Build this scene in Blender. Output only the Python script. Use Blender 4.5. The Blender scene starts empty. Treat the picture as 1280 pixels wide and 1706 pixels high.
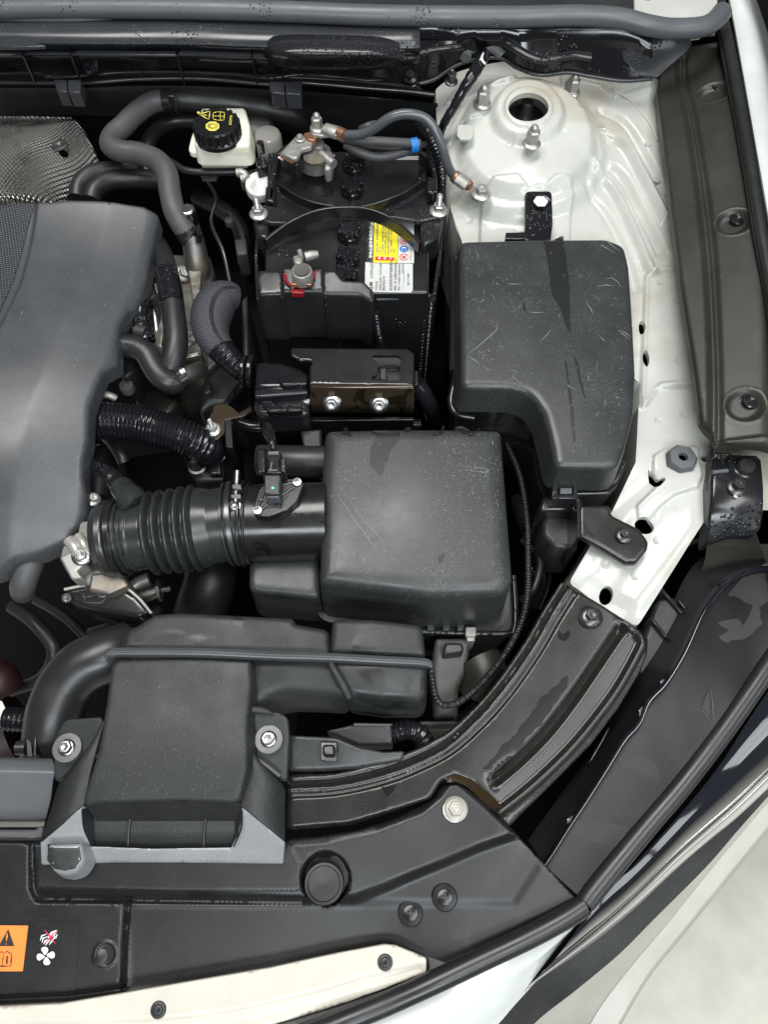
import bpy, math, random
import numpy as np
from mathutils import Vector, Matrix
from mathutils.geometry import delaunay_2d_cdt
rad = math.radians
random.seed(4)
scene = bpy.context.scene
col = scene.collection

# ------------------------------------------------------------------ camera, world, lamps, exposure
F, CZ, TILT = 1218.0, 1.50, rad(26.0)
cam = bpy.data.objects.new('camera', bpy.data.cameras.new('camera'))
col.objects.link(cam)
cam.location = (0, 0, CZ)
cam.rotation_euler = (TILT, 0, 0)
cam.data.sensor_fit = 'VERTICAL'
cam.data.sensor_height = 24.0
cam.data.lens = F / 1706 * 24.0
cam.data.clip_start = 0.01
cam.data.clip_end = 60
scene.camera = cam

world = bpy.data.worlds.new('World')
scene.world = world
world.use_nodes = True
wb = world.node_tree.nodes['Background']
wb.inputs[0].default_value = (0.92, 0.97, 1.0, 1)
wb.inputs[1].default_value = 0.10
scene.view_settings.view_transform = 'Standard'
scene.view_settings.look = 'None'
scene.view_settings.exposure = 0.0
scene.view_settings.gamma = 1.0

def lamp(name, loc, target, sx, sy, watts, color=(1, 1, 1)):
    l = bpy.data.lights.new(name, 'AREA')
    l.shape = 'RECTANGLE'; l.size = sx; l.size_y = sy; l.energy = watts; l.color = color
    o = bpy.data.objects.new(name, l); col.objects.link(o)
    o.location = loc
    o.rotation_euler = (Vector(target) - Vector(loc)).to_track_quat('-Z', 'Y').to_euler()
    return o
C0 = (0.0, 0.3, 0.85)
# the workshop: ceiling light panels over and in front of the car, a daylight opening behind the photographer, side windows
lamp('ceiling_panel', (1.0, -0.55, 3.5), C0, 2.2, 0.8, 52, (0.97, 0.99, 1.0))
lamp('ceiling_panel', (-0.5, 1.0, 3.9), C0, 2.2, 1.0, 95, (1.0, 0.99, 0.96))
lamp('doorway_daylight', (0.1, -2.3, 3.0), C0, 2.0, 0.7, 62, (0.90, 0.96, 1.0))
for k in range(6):                      # a wall of glazed window bays to the side of the car
    for j in range(3):
        kk = (k - 2.5) * 0.42 + (0.25 if k > 2 else -0.25)
        lamp('side_window', (3.6 + 0.53 * kk, -1.95 + 0.85 * kk, 2.15 + j * 0.62), (0.28 + 0.53 * kk, 0.05 + 0.85 * kk, 0.8), 0.36, 0.55, 2.6, (0.93, 0.97, 1.0))
scene.cycles.max_bounces = 6
scene.cycles.use_denoising = True

# ------------------------------------------------------------------ photo point -> world point
ct, st = math.cos(TILT), math.sin(TILT)
def ray(px, py):
    X = (px - 640) / F; Y = (853 - py) / F
    return np.array([X, Y * ct + st, Y * st - ct])
def P(px, py, z):
    d = ray(px, py); k = (z - CZ) / d[2]
    return np.array([d[0] * k, d[1] * k, z])
def V(px, py, y):                       # on the vertical plane at depth y
    d = ray(px, py); k = y / d[1]
    return np.array([d[0] * k, y, CZ + d[2] * k])
def PP(t):
    if isinstance(t[2], tuple): return V(t[0], t[1], t[2][1])
    return P(t[0], t[1], t[2])
def mpp(px, py, z):                     # metres per photo pixel at a point
    return (CZ - z) / -ray(px, py)[2] / F

# ------------------------------------------------------------------ objects
LOC = {}
def thing(name, label, cat, at, group=None, kind=None):
    o = bpy.data.objects.new(name, None); col.objects.link(o)
    o.empty_display_size = 0.02
    o.location = at; LOC[o.name] = np.array(at, float)
    tag(o, label, cat, group, kind)
    return o
def tag(o, label=None, cat=None, group=None, kind=None):
    if label: o['label'] = label
    if cat: o['category'] = cat
    if group: o['group'] = group
    if kind: o['kind'] = kind
    return o
def mesh(name, verts, faces, mat, parent=None, angle=38, uvs=None, label=None, kind=None, flat=False):
    verts = np.asarray(verts, float)
    base = LOC[parent.name] if parent is not None else np.zeros(3)
    me = bpy.data.meshes.new(name)
    me.from_pydata((verts - base).tolist(), [], [tuple(int(i) for i in f) for f in faces])
    me.validate(); me.update()
    if uvs is not None:
        ul = me.uv_layers.new(name='uv')
        li = np.zeros(len(me.loops), dtype=np.int32); me.loops.foreach_get('vertex_index', li)
        ul.data.foreach_set('uv', np.asarray(uvs, float)[li].ravel())
    if not flat:
        me.polygons.foreach_set('use_smooth', [True] * len(me.polygons))
        if angle < 180: me.set_sharp_from_angle(angle=rad(angle))
    if mat is not None: me.materials.append(mat)
    o = bpy.data.objects.new(name, me); col.objects.link(o)
    if parent is not None: o.parent = parent
    LOC[o.name] = base
    if label: o['label'] = label
    if kind: o['kind'] = kind
    return o
class G:                                # collects shapes that become one mesh
    def __init__(s): s.v = []; s.f = []; s.uv = []
    def add(s, v, f, uv=None):
        n = len(s.v); s.v += [list(p) for p in v]; s.f += [[i + n for i in q] for q in f]
        s.uv += [list(u) for u in uv] if uv is not None else [[0, 0]] * len(v)
        return s
    def lathe(s, prof, at, axis=(0, 0, 1), n=24, start=0.0, round_of=None):
        M = Vector(axis).normalized().to_track_quat('Z', 'Y').to_matrix()
        v = []; f = []
        for r, h in prof:
            for k in range(n):
                a = start + 2 * math.pi * k / n
                rr = r
                v.append(np.array(M @ Vector((rr * math.cos(a), rr * math.sin(a), h))) + np.array(at))
        m = len(prof)
        for i in range(m - 1):
            for k in range(n):
                k2 = (k + 1) % n
                f.append([i * n + k, i * n + k2, (i + 1) * n + k2, (i + 1) * n + k])
        if prof[0][0] > 1e-6: f.append(list(range(n))[::-1])
        if prof[-1][0] > 1e-6: f.append([(m - 1) * n + k for k in range(n)])
        return s.add(v, f)
    def box(s, c, size, rot=None, axis=None):
        v = []
        for i in (-1, 1):
            for j in (-1, 1):
                for k in (-1, 1): v.append(Vector((i * size[0] / 2, j * size[1] / 2, k * size[2] / 2)))
        if rot is not None:
            from mathutils import Euler
            M = Euler(rot).to_matrix(); v = [M @ p for p in v]
        v = [np.array(p) + np.array(c) for p in v]
        return s.add(v, [[0, 1, 3, 2], [4, 6, 7, 5], [0, 4, 5, 1], [2, 3, 7, 6], [0, 2, 6, 4], [1, 5, 7, 3]])
    def prism(s, pts, zt, zb):          # pts photo (px,py) or (px,py,z) on the top; straight down to zb
        top = [P(p[0], p[1], p[2] if len(p) > 2 else zt) for p in pts]
        n = len(top)
        area = sum(top[i][0] * top[(i + 1) % n][1] - top[(i + 1) % n][0] * top[i][1] for i in range(n))
        if area < 0: top = top[::-1]
        bot = [np.array([p[0], p[1], zb]) for p in top]
        f = [list(range(n)), [n + i for i in range(n)][::-1]]
        for i in range(n):
            j = (i + 1) % n; f.append([j, i, n + i, n + j])
        return s.add(top + bot, f)
    def tube(s, pts, r, step=0.004, ns=14, rib=None, world=False, cap=True, oval=1.0, lin=False):
        W = [np.array(p, float) for p in pts] if world else [PP(p) for p in pts]
        rr = r if isinstance(r, (list, tuple)) else [r] * len(W)
        Q = np.array([list(w) + [q] for w, q in zip(W, rr)])
        C = resample(Q, step) if not lin else resample_lin(Q, step)
        X = C[:, :3]; R = C[:, 3].copy()
        d = np.linalg.norm(np.diff(X, axis=0), axis=1); L = np.concatenate([[0], np.cumsum(d)])
        if rib is not None:
            per, amp, sharp = rib
            ph = (L / per) % 1.0
            w = 0.5 + 0.5 * np.cos(2 * np.pi * ph)
            R = R - amp + amp * 2 * (w ** sharp)
        T = np.gradient(X, axis=0); T /= np.linalg.norm(T, axis=1)[:, None] + 1e-12
        up = np.array([0, 0, 1.0])
        if abs(T[0] @ up) > 0.9: up = np.array([1.0, 0, 0])
        N = up - T[0] * (T[0] @ up); N /= np.linalg.norm(N)
        v = []; uv = []; f = []
        for i in range(len(X)):
            N = N - T[i] * (T[i] @ N); N /= np.linalg.norm(N) + 1e-12
            B = np.cross(T[i], N)
            for k in range(ns):
                a = 2 * math.pi * k / ns
                v.append(X[i] + R[i] * (math.cos(a) * N * oval + math.sin(a) * B)); uv.append([L[i], k / ns])
        m = len(X)
        for i in range(m - 1):
            for k in range(ns):
                k2 = (k + 1) % ns
                f.append([i * ns + k, i * ns + k2, (i + 1) * ns + k2, (i + 1) * ns + k])
        if cap: f.append(list(range(ns))[::-1]); f.append([(m - 1) * ns + k for k in range(ns)])
        return s.add(v, f, uv)
    def build(s, name, mat, parent=None, bevel=0, angle=38, label=None, kind=None, uv=False, segs=2):
        o = mesh(name, s.v, s.f, mat, parent, angle, s.uv if uv else None, label, kind)
        if bevel:
            b = o.modifiers.new('bevel', 'BEVEL'); b.width = bevel; b.segments = segs
            b.limit_method = 'ANGLE'; b.angle_limit = rad(35); b.harden_normals = False
        return o
def resample(Q, step):                  # Catmull-Rom through all points
    Q = np.asarray(Q, float)
    if len(Q) == 2: return resample_lin(Q, step)
    E = np.vstack([2 * Q[0] - Q[1], Q, 2 * Q[-1] - Q[-2]])
    out = []
    for i in range(1, len(E) - 2):
        p0, p1, p2, p3 = E[i - 1:i + 3]
        n = max(2, int(math.ceil(np.linalg.norm((p2 - p1)[:3]) / step)))
        for k in range(n):
            t = k / n
            out.append(0.5 * (2 * p1 + (p2 - p0) * t + (2 * p0 - 5 * p1 + 4 * p2 - p3) * t * t + (3 * p1 - p0 - 3 * p2 + p3) * t ** 3))
    out.append(E[-2])
    return np.array(out)
def resample_lin(Q, step, closed=False):
    Q = np.asarray(Q, float); out = []
    m = len(Q)
    for i in range(m if closed else m - 1):
        a, b = Q[i], Q[(i + 1) % m]
        n = max(1, int(math.ceil(np.linalg.norm((b - a)[:3]) / step)))
        for k in range(n): out.append(a + (b - a) * k / n)
    if not closed: out.append(Q[-1])
    return np.array(out)
def even(Q, n):                         # n points evenly spaced along a smooth curve
    C = resample(Q, 0.003); d = np.linalg.norm(np.diff(C[:, :3], axis=0), axis=1); L = np.concatenate([[0], np.cumsum(d)])
    t = np.linspace(0, L[-1], n)
    return np.stack([np.interp(t, L, C[:, k]) for k in range(C.shape[1])], 1)
def fillet(W, radii):                   # rounds the corners of a closed 3-D polygon
    out = []; n = len(W)
    for i in range(n):
        p = W[i]; r = radii[i]
        a = W[i - 1] - p; b = W[(i + 1) % n] - p
        la, lb = np.linalg.norm(a[:2]), np.linalg.norm(b[:2])
        if r <= 0 or la < 1e-6 or lb < 1e-6: out.append(p); continue
        ca = float(np.clip((a[:2] @ b[:2]) / la / lb, -0.9999, 0.9999)); th = math.acos(ca)
        t = min(r / math.tan(th / 2), la * 0.48, lb * 0.48)
        A = p + a / la * t; B = p + b / lb * t
        k = 6
        for j in range(k + 1):
            u = j / k
            out.append((1 - u) ** 2 * A + 2 * u * (1 - u) * p + u * u * B)
    return np.array(out)
def pdist(X, poly, closed=True):
    X = np.asarray(X, float)[:, :2]; A = np.asarray(poly, float)[:, :2]
    B = np.roll(A, -1, axis=0) if closed else A[1:]
    if not closed: A = A[:-1]
    D = B - A; LL = (D ** 2).sum(1) + 1e-18
    out = np.empty(len(X))
    for s in range(0, len(X), 3000):
        Q = X[s:s + 3000]
        t = ((Q[:, None, :] - A[None]) * D[None]).sum(2) / LL
        t = np.clip(t, 0, 1)
        q = A[None] + t[..., None] * D[None]
        out[s:s + 3000] = np.sqrt(((Q[:, None, :] - q) ** 2).sum(2).min(1))
    return out
def inside(X, poly):
    X = np.asarray(X, float); P_ = np.asarray(poly, float)[:, :2]
    r = np.zeros(len(X), bool); n = len(P_)
    for i in range(n):
        x1, y1 = P_[i]; x2, y2 = P_[(i + 1) % n]
        if y1 == y2: continue
        c = ((y1 > X[:, 1]) != (y2 > X[:, 1])) & (X[:, 0] < (x2 - x1) * (X[:, 1] - y1) / (y2 - y1) + x1)
        r ^= c
    return r
def sm(t):
    t = np.clip(t, 0, 1); return t * t * (3 - 2 * t)
def tps(ctrl):
    C = np.asarray(ctrl, float); z = C[:, 2]
    if np.ptp(z) < 1e-7: return lambda X: np.full(len(X), z[0])
    n = len(C); c0 = C[:, :2].mean(0); S = 0.2
    U = (C[:, :2] - c0) / S
    def k(r2): return 0.5 * r2 * np.log(r2 + 1e-12)
    K = k(((U[:, None] - U[None]) ** 2).sum(2)) + np.eye(n) * 0.01
    Pm = np.hstack([np.ones((n, 1)), U])
    A = np.zeros((n + 3, n + 3)); A[:n, :n] = K; A[:n, n:] = Pm; A[n:, :n] = Pm.T
    w = np.linalg.solve(A, np.concatenate([z, np.zeros(3)]))
    def f(X):
        Q = (np.asarray(X, float)[:, :2] - c0) / S
        return k(((Q[:, None] - U[None]) ** 2).sum(2)) @ w[:n] + w[n] + Q @ w[n + 1:]
    return f
# relief features: each (kind, world polyline, params)
def f_line(pts, z, w, h, sharp=1.0): return ('line', resample(np.array([P(a, b, z) for a, b in pts]), 0.004), w, h, sharp)
def f_lineL(pts, z, w, h): return ('line', np.array([P(a, b, z) for a, b in pts]), w, h, 1.0)
def f_area(pts, z, h, soft, r=0.004):
    W = [P(a, b, z) for a, b in pts]
    return ('area', resample_lin(fillet(W, [r] * len(W)), 0.004, True), h, soft)
def f_disk(px, py, z, r, h, soft):
    c = P(px, py, z); return ('disk', c, r, h, soft)
def feat_z(feats, X):
    z = np.zeros(len(X))
    for ft in feats:
        if ft[0] == 'line':
            d = pdist(X, ft[1], False); z += ft[3] * sm(1 - d / ft[2]) ** ft[4]
        elif ft[0] == 'area':
            d = pdist(X, ft[1]); s = np.where(inside(X, ft[1]), d, -d); z += ft[2] * sm(s / ft[3] + 0.5)
        elif ft[0] == 'ramp':           # the sheet falls away on one side of a straight crease
            a_, b_, k_ = ft[1][0], ft[1][-1], ft[2]
            t_ = (b_ - a_)[:2]; t_ = t_ / np.linalg.norm(t_); n_ = np.array([-t_[1], t_[0]])
            if n_[0] < 0: n_ = -n_
            d = (X - a_[:2]) @ n_; z -= k_ * np.where(d > .002, d - .001, np.where(d > -.002, (d + .002) ** 2 / .008 * .75, 0))
        elif ft[0] == 'disk':
            d = np.hypot(X[:, 0] - ft[1][0], X[:, 1] - ft[1][1]); z += ft[3] * sm((ft[2] - d) / ft[4] + 0.5)
    return z
def feat_pts(feats):
    out = []
    for ft in feats:
        if ft[0] == 'line': pl = resample_lin(ft[1], 0.004)[:, :2]; offs = [q_ * g_ for q_ in (1, -1) for g_ in (0, .25, .5, .75, 1, 1.25, 1.6)][:-1]; w = ft[2]; cl = False
        elif ft[0] == 'area': pl = ft[1][:, :2]; offs = [0, .17, .34, .5, .68, .9, -.17, -.34, -.5, -.68, -.9]; w = ft[3]; cl = True
        elif ft[0] == 'ramp': pl = resample_lin(ft[1], 0.004)[:, :2]; offs = [0, .5, 1, -.5, -1]; w = .0022; cl = False
        else:
            a = np.linspace(0, 2 * np.pi, 40, endpoint=False)
            for o in (-.9, -.68, -.5, -.25, 0, .25, .5, .68, .9):
                r = ft[2] + o * ft[4]
                if r > 0.0005: out.append(np.stack([ft[1][0] + r * np.cos(a), ft[1][1] + r * np.sin(a)], 1))
            continue
        if len(pl) < 3: continue
        t = (np.roll(pl, -1, 0) - np.roll(pl, 1, 0)) if cl else np.gradient(pl, axis=0)
        t /= np.linalg.norm(t, axis=1)[:, None] + 1e-12
        n = np.stack([-t[:, 1], t[:, 0]], 1)
        for o in offs: out.append(pl + n * o * w)
    return np.vstack(out) if out else np.zeros((0, 2))
SURF = {}
def relief(name, outline, mat, parent=None, zr=0.0, skirt=0.0, draft=0.0, feats=(), ctrl=(), holes=(), s=0.006,
           smooth=False, r=0.0, angle=38, label=None, kind=None, hole_skirt=0.004, flare=None, comp=False):
    """a moulded sheet or lid: outline in photo points with heights, rounded edge zr, walls 'skirt' deep"""
    W = [P(p[0], p[1], p[2]) for p in outline]
    poly = None
    if comp:                            # a gently curved sheet: one quadratic through all the given heights
        A_ = np.array(W + [P(*c) for c in ctrl]); z_ = A_[:, 2] - feat_z(list(feats), A_[:, :2])
        def basis(X):
            x, y = X[:, 0], X[:, 1]; return np.stack([np.ones(len(X)), x, y, x * x, x * y, y * y, y * y * y], 1)
        co_ = np.linalg.lstsq(basis(A_), z_, rcond=None)[0]
        poly = lambda X: basis(np.asarray(X, float)[:, :2]) @ co_
        W = [on(lambda X: poly(X) + feat_z(list(feats), X), p[0], p[1]) for p in outline]
    if smooth:
        Q = np.vstack([W[-1], W, W[0], W[1]]); C = resample(Q, s)
        d0 = np.argmin(np.linalg.norm(C - W[0], axis=1)); C = C[d0:]
        e = len(C) - 1 - np.argmin(np.linalg.norm(C[::-1] - W[0], axis=1)); B = C[:e] if e > 10 else C
    else:
        B = resample_lin(fillet(W, [(p[3] if len(p) > 3 else r) for p in outline]), s, True)
    if sum(B[i - 1][0] * B[i][1] - B[i][0] * B[i - 1][1] for i in range(len(B))) < 0: B = B[::-1]
    cp_ = [np.array(q) for q in W + [P(*c) for c in ctrl]]
    base = poly if comp else tps(cp_)
    B2 = B[:, :2]
    H = []
    for h in holes:                     # ('c', px, py, z, r) or [(px,py,z)...]
        if h[0] == 'c':
            c = P(h[1], h[2], h[3]); a = np.linspace(0, 2 * np.pi, 28, endpoint=False)
            rx = h[4]; ry = h[5] if len(h) > 5 else h[4]; an = h[6] if len(h) > 6 else 0
            x = rx * np.cos(a); y = ry * np.sin(a)
            H.append(np.stack([c[0] + x * math.cos(an) - y * math.sin(an), c[1] + x * math.sin(an) + y * math.cos(an)], 1))
        else:
            Wh = [P(*q) for q in h]; H.append(resample_lin(fillet(Wh, [0.003] * len(Wh)), 0.004, True)[:, :2])
    feats = list(feats)
    lo, hi = B2.min(0), B2.max(0)
    gx = np.arange(lo[0], hi[0] + s, s); gy = np.arange(lo[1], hi[1] + s, s * 0.866)
    gr = np.array([[x + (s / 2 if j % 2 else 0), y] for j, y in enumerate(gy) for x in gx])
    keep = np.ones(len(gr), bool)
    if zr > 0: keep &= pdist(gr, B2) > zr * 2.0
    for ft in feats:
        if ft[0] == 'line': keep &= pdist(gr, ft[1], False) > ft[2] * 1.65
        elif ft[0] == 'area': keep &= pdist(gr, ft[1]) > ft[3] * .95
        elif ft[0] == 'ramp': keep &= pdist(gr, ft[1], False) > .003
        else: keep &= np.abs(np.hypot(gr[:, 0] - ft[1][0], gr[:, 1] - ft[1][1]) - ft[2]) > ft[4] * .95
    pts = []
    if zr > 0:
        t = np.roll(B2, -1, 0) - np.roll(B2, 1, 0); t /= np.linalg.norm(t, axis=1)[:, None] + 1e-12
        nn = np.stack([-t[:, 1], t[:, 0]], 1)
        for a in (22, 45, 66, 90, 120, 160):
            dd = zr * (1 - math.cos(rad(a)))
            q = B2 + nn * dd
            q = q[inside(q, B2)]; q = q[pdist(q, B2) > dd * 0.93]; pts.append(q)
    fp = feat_pts(feats)
    if len(fp): pts.append(fp)
    pts.append(gr[keep])
    X = np.vstack(pts)
    X = X[inside(X, B2)]
    X = X[pdist(X, B2) > min(0.0008, zr * 0.05 if zr else 1)]
    for h in H: X = X[~inside(X, h)]; X = X[pdist(X, h) > 0.0008]
    key = np.round(X / 0.0009).astype(np.int64)
    _, ix = np.unique(key, axis=0, return_index=True); X = X[np.sort(ix)]
    allv = [B2] + H + [X]; edges = []; k = 0
    for L in [B2] + H:
        m = len(L); edges += [(k + i, k + (i + 1) % m) for i in range(m)]; k += m
    A = np.vstack(allv)
    vo, eo, fo, *_ = delaunay_2d_cdt([Vector(p) for p in A], edges, [], 0, 1e-6)
    vo = np.array([(p[0], p[1]) for p in vo]); fo = np.array([list(f)[:3] for f in fo])
    cen = vo[fo].mean(1); ok = inside(cen, B2)
    for h in H: ok &= ~inside(cen, h)
    fo = fo[ok]
    used = np.unique(fo); mp = -np.ones(len(vo), int); mp[used] = np.arange(len(used)); vo = vo[used]; fo = mp[fo]
    def zf(X):
        X = np.asarray(X, float)[:, :2]
        z = base(X) + feat_z(feats, X)
        if zr > 0:
            d = np.minimum(pdist(X, B2), zr); z = z - zr + np.sqrt(np.maximum(zr * zr - (zr - d) ** 2, 0))
        return z
    z = zf(vo)
    a = vo[fo]; ar = (a[:, 1, 0] - a[:, 0, 0]) * (a[:, 2, 1] - a[:, 0, 1]) - (a[:, 2, 0] - a[:, 0, 0]) * (a[:, 1, 1] - a[:, 0, 1])
    fo[ar < 0] = fo[ar < 0][:, ::-1]
    verts = [list(v) + [zz] for v, zz in zip(vo.tolist(), z.tolist())]
    faces = fo.tolist()
    if skirt > 0 or hole_skirt > 0:
        es = {}
        for f in faces:
            for i in range(3): es[(f[i], f[(i + 1) % 3])] = 1
        bd = [e for e in es if (e[1], e[0]) not in es]
        nrm = {}
        for a_, b_ in bd:
            t = np.array(vo[b_]) - np.array(vo[a_]); n = np.array([t[1], -t[0]]); n /= np.linalg.norm(n) + 1e-12
            nrm.setdefault(a_, []).append(n); nrm.setdefault(b_, []).append(n)
        vb = list(nrm); dB = pdist(vo[vb], B2)
        low = {}
        for v_, dist in zip(vb, dB):
            n = np.sum(nrm[v_], axis=0); n /= np.linalg.norm(n) + 1e-12
            outer = dist < 1e-5
            dep = skirt if outer else hole_skirt
            if dep <= 0: continue
            x, y, zz = verts[v_]; o_ = draft if outer else 0
            low[v_] = len(verts); verts.append([x + n[0] * o_, y + n[1] * o_, zz - dep])
            if flare and outer:         # a flat rim round the foot of the wall
                verts.append([x + n[0] * (o_ + flare), y + n[1] * (o_ + flare), zz - dep])
                verts.append([x + n[0] * (o_ + flare), y + n[1] * (o_ + flare), zz - dep - 0.003])
        for a_, b_ in bd:
            if a_ in low and b_ in low:
                faces.append([b_, a_, low[a_], low[b_]])
                if flare and pdist(vo[[a_]], B2)[0] < 1e-5:
                    faces.append([low[b_], low[a_], low[a_] + 1, low[b_] + 1]); faces.append([low[b_] + 1, low[a_] + 1, low[a_] + 2, low[b_] + 2])
    o = mesh(name, verts, faces, mat, parent, angle, label=label, kind=kind)
    SURF[o.name] = zf
    return o
def on(surf, px, py, lift=0.0):         # the point of a moulded surface seen at a photo point
    z = 0.88
    for _ in range(7):
        q = P(px, py, z); z = float(surf(q[None, :2])[0])
    q = P(px, py, z); q[2] += lift
    return q
def loft(name, rails, mat, parent=None, n=48, smooth=False, thick=0.0, label=None, kind=None, angle=38, sub=4, world=False):
    R = [even(np.array([PP(p) for p in r]) if not world else np.array(r), n) for r in rails]
    A = np.array(R)
    if smooth:
        B = []
        for i in range(n):
            c = A[:, i]
            E = np.vstack([2 * c[0] - c[1], c, 2 * c[-1] - c[-2]]); out = []
            for j in range(1, len(E) - 2):
                p0, p1, p2, p3 = E[j - 1:j + 3]
                for k in range(sub):
                    t = k / sub
                    out.append(0.5 * (2 * p1 + (p2 - p0) * t + (2 * p0 - 5 * p1 + 4 * p2 - p3) * t * t + (3 * p1 - p0 - 3 * p2 + p3) * t ** 3))
            out.append(c[-1]); B.append(out)
        A = np.array(B).transpose(1, 0, 2)
    m = len(A)
    v = A.reshape(-1, 3); f = [[i * n + k, (i + 1) * n + k, (i + 1) * n + k + 1, i * n + k + 1] for i in range(m - 1) for k in range(n - 1)]
    o = mesh(name, v, f, mat, parent, angle, label=label, kind=kind)
    if thick:
        md = o.modifiers.new('solidify', 'SOLIDIFY'); md.thickness = thick; md.offset = 0
    return o
def patch(name, poly, surf, mat, parent=None, lift=0.0003, s=0.005, label=None, smooth=False, kind=None):
    """a thin flat print or film lying on a surface; surf a height or a surface function"""
    sf = surf if callable(surf) else (lambda X, z=surf: np.full(len(X), z))
    W = np.array([on(sf, a, b) for a, b in poly])
    if smooth:
        Q = np.vstack([W[-1], W, W[0], W[1]]); C = resample(Q, s); k = len(W)
        d0 = np.argmin(np.linalg.norm(C[:len(C) // 2] - W[0], axis=1)); e = len(C) - 1 - np.argmin(np.linalg.norm(C[::-1] - W[0], axis=1)); B = C[d0:e]
    else: B = resample_lin(W, s, True)
    B2 = B[:, :2]
    lo, hi = B2.min(0), B2.max(0)
    gr = np.array([[x, y] for y in np.arange(lo[1], hi[1], s) for x in np.arange(lo[0], hi[0], s)] or [[lo[0], lo[1]]])
    gr = gr[inside(gr, B2)]
    if len(gr): gr = gr[pdist(gr, B2) > s * 0.3]
    A = np.vstack([B2, gr]); m = len(B2)
    vo, eo, fo, *_ = delaunay_2d_cdt([Vector(p) for p in A], [(i, (i + 1) % m) for i in range(m)], [], 0, 1e-7)
    vo = np.array([(p[0], p[1]) for p in vo]); fo = np.array([list(f)[:3] for f in fo]); fo = fo[inside(vo[fo].mean(1), B2)]
    z = sf(vo) + lift
    return mesh(name, np.column_stack([vo, z]), fo.tolist(), mat, parent, 60, label=label, kind=kind)
def writing(name, lines, surf, mat, parent, lift=0.0005, bold=0.0):
    """lines: (text, px, py, height in px, dir x, dir y); all joined into one flat print"""
    sf = surf if callable(surf) else (lambda X, z=surf: np.full(len(X), z))
    V_ = []; F_ = []
    for (txt, px, py, h, dx, dy, *rest) in lines:
        c = bpy.data.curves.new('t', 'FONT'); c.body = txt; c.size = 1.0; c.resolution_u = 2; c.offset = bold
        sq = rest[0] if rest else 1.0
        o = bpy.data.objects.new('t', c); col.objects.link(o)
        dg = bpy.context.evaluated_depsgraph_get(); me = bpy.data.meshes.new_from_object(o.evaluated_get(dg))
        n = len(V_)
        for v in me.vertices:
            u, w = v.co.x * h * 1.35 * sq, v.co.y * h * 1.35
            V_.append((px + u * dx + w * dy, py + u * dy - w * dx))
        F_ += [[i + n for i in p.vertices] for p in me.polygons]
        bpy.data.objects.remove(o); bpy.data.curves.remove(c); bpy.data.meshes.remove(me)
    if not V_: return None
    W = np.array([P(a, b, 0.88) for a, b in V_])
    z = np.full(len(W), 0.88)
    PXY = np.array(V_)
    dirs = np.array([ray(a, b) for a, b in V_])
    for _ in range(6):
        k = (z - CZ) / dirs[:, 2]; XY = dirs[:, :2] * k[:, None]; z = sf(XY)
    k = (z - CZ) / dirs[:, 2]; XY = dirs[:, :2] * k[:, None]
    return mesh(name, np.column_stack([XY, z + lift]), F_, mat, parent, flat=True)
def strokes(name, lines, surf, mat, parent, w=0.5, lift=0.0003):
    """thin marks following a surface: polylines of photo points, width in px"""
    V_ = []; F_ = []
    for ln in lines:
        ww = w
        if isinstance(ln, tuple): ln, ww = ln
        L = np.array(ln, float); t = np.gradient(L, axis=0); t /= np.linalg.norm(t, axis=1)[:, None] + 1e-9
        nn = np.stack([-t[:, 1], t[:, 0]], 1)
        tap = np.sin(np.linspace(0.25, math.pi - 0.25, len(L)))[:, None] * ww * 0.5
        b = len(V_); V_ += (L + nn * tap).tolist() + (L - nn * tap).tolist(); m = len(L)
        F_ += [[b + i, b + i + 1, b + m + i + 1, b + m + i] for i in range(m - 1)]
    sf = surf if callable(surf) else (lambda X, z=surf: np.full(len(X), z))
    dirs = np.array([ray(a, b) for a, b in V_]); z = np.full(len(V_), 0.88)
    for _ in range(6):
        k = (z - CZ) / dirs[:, 2]; XY = dirs[:, :2] * k[:, None]; z = sf(XY)
    k = (z - CZ) / dirs[:, 2]; XY = dirs[:, :2] * k[:, None]
    return mesh(name, np.column_stack([XY, z + lift]), F_, mat, parent, flat=True, kind='stuff')

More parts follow.
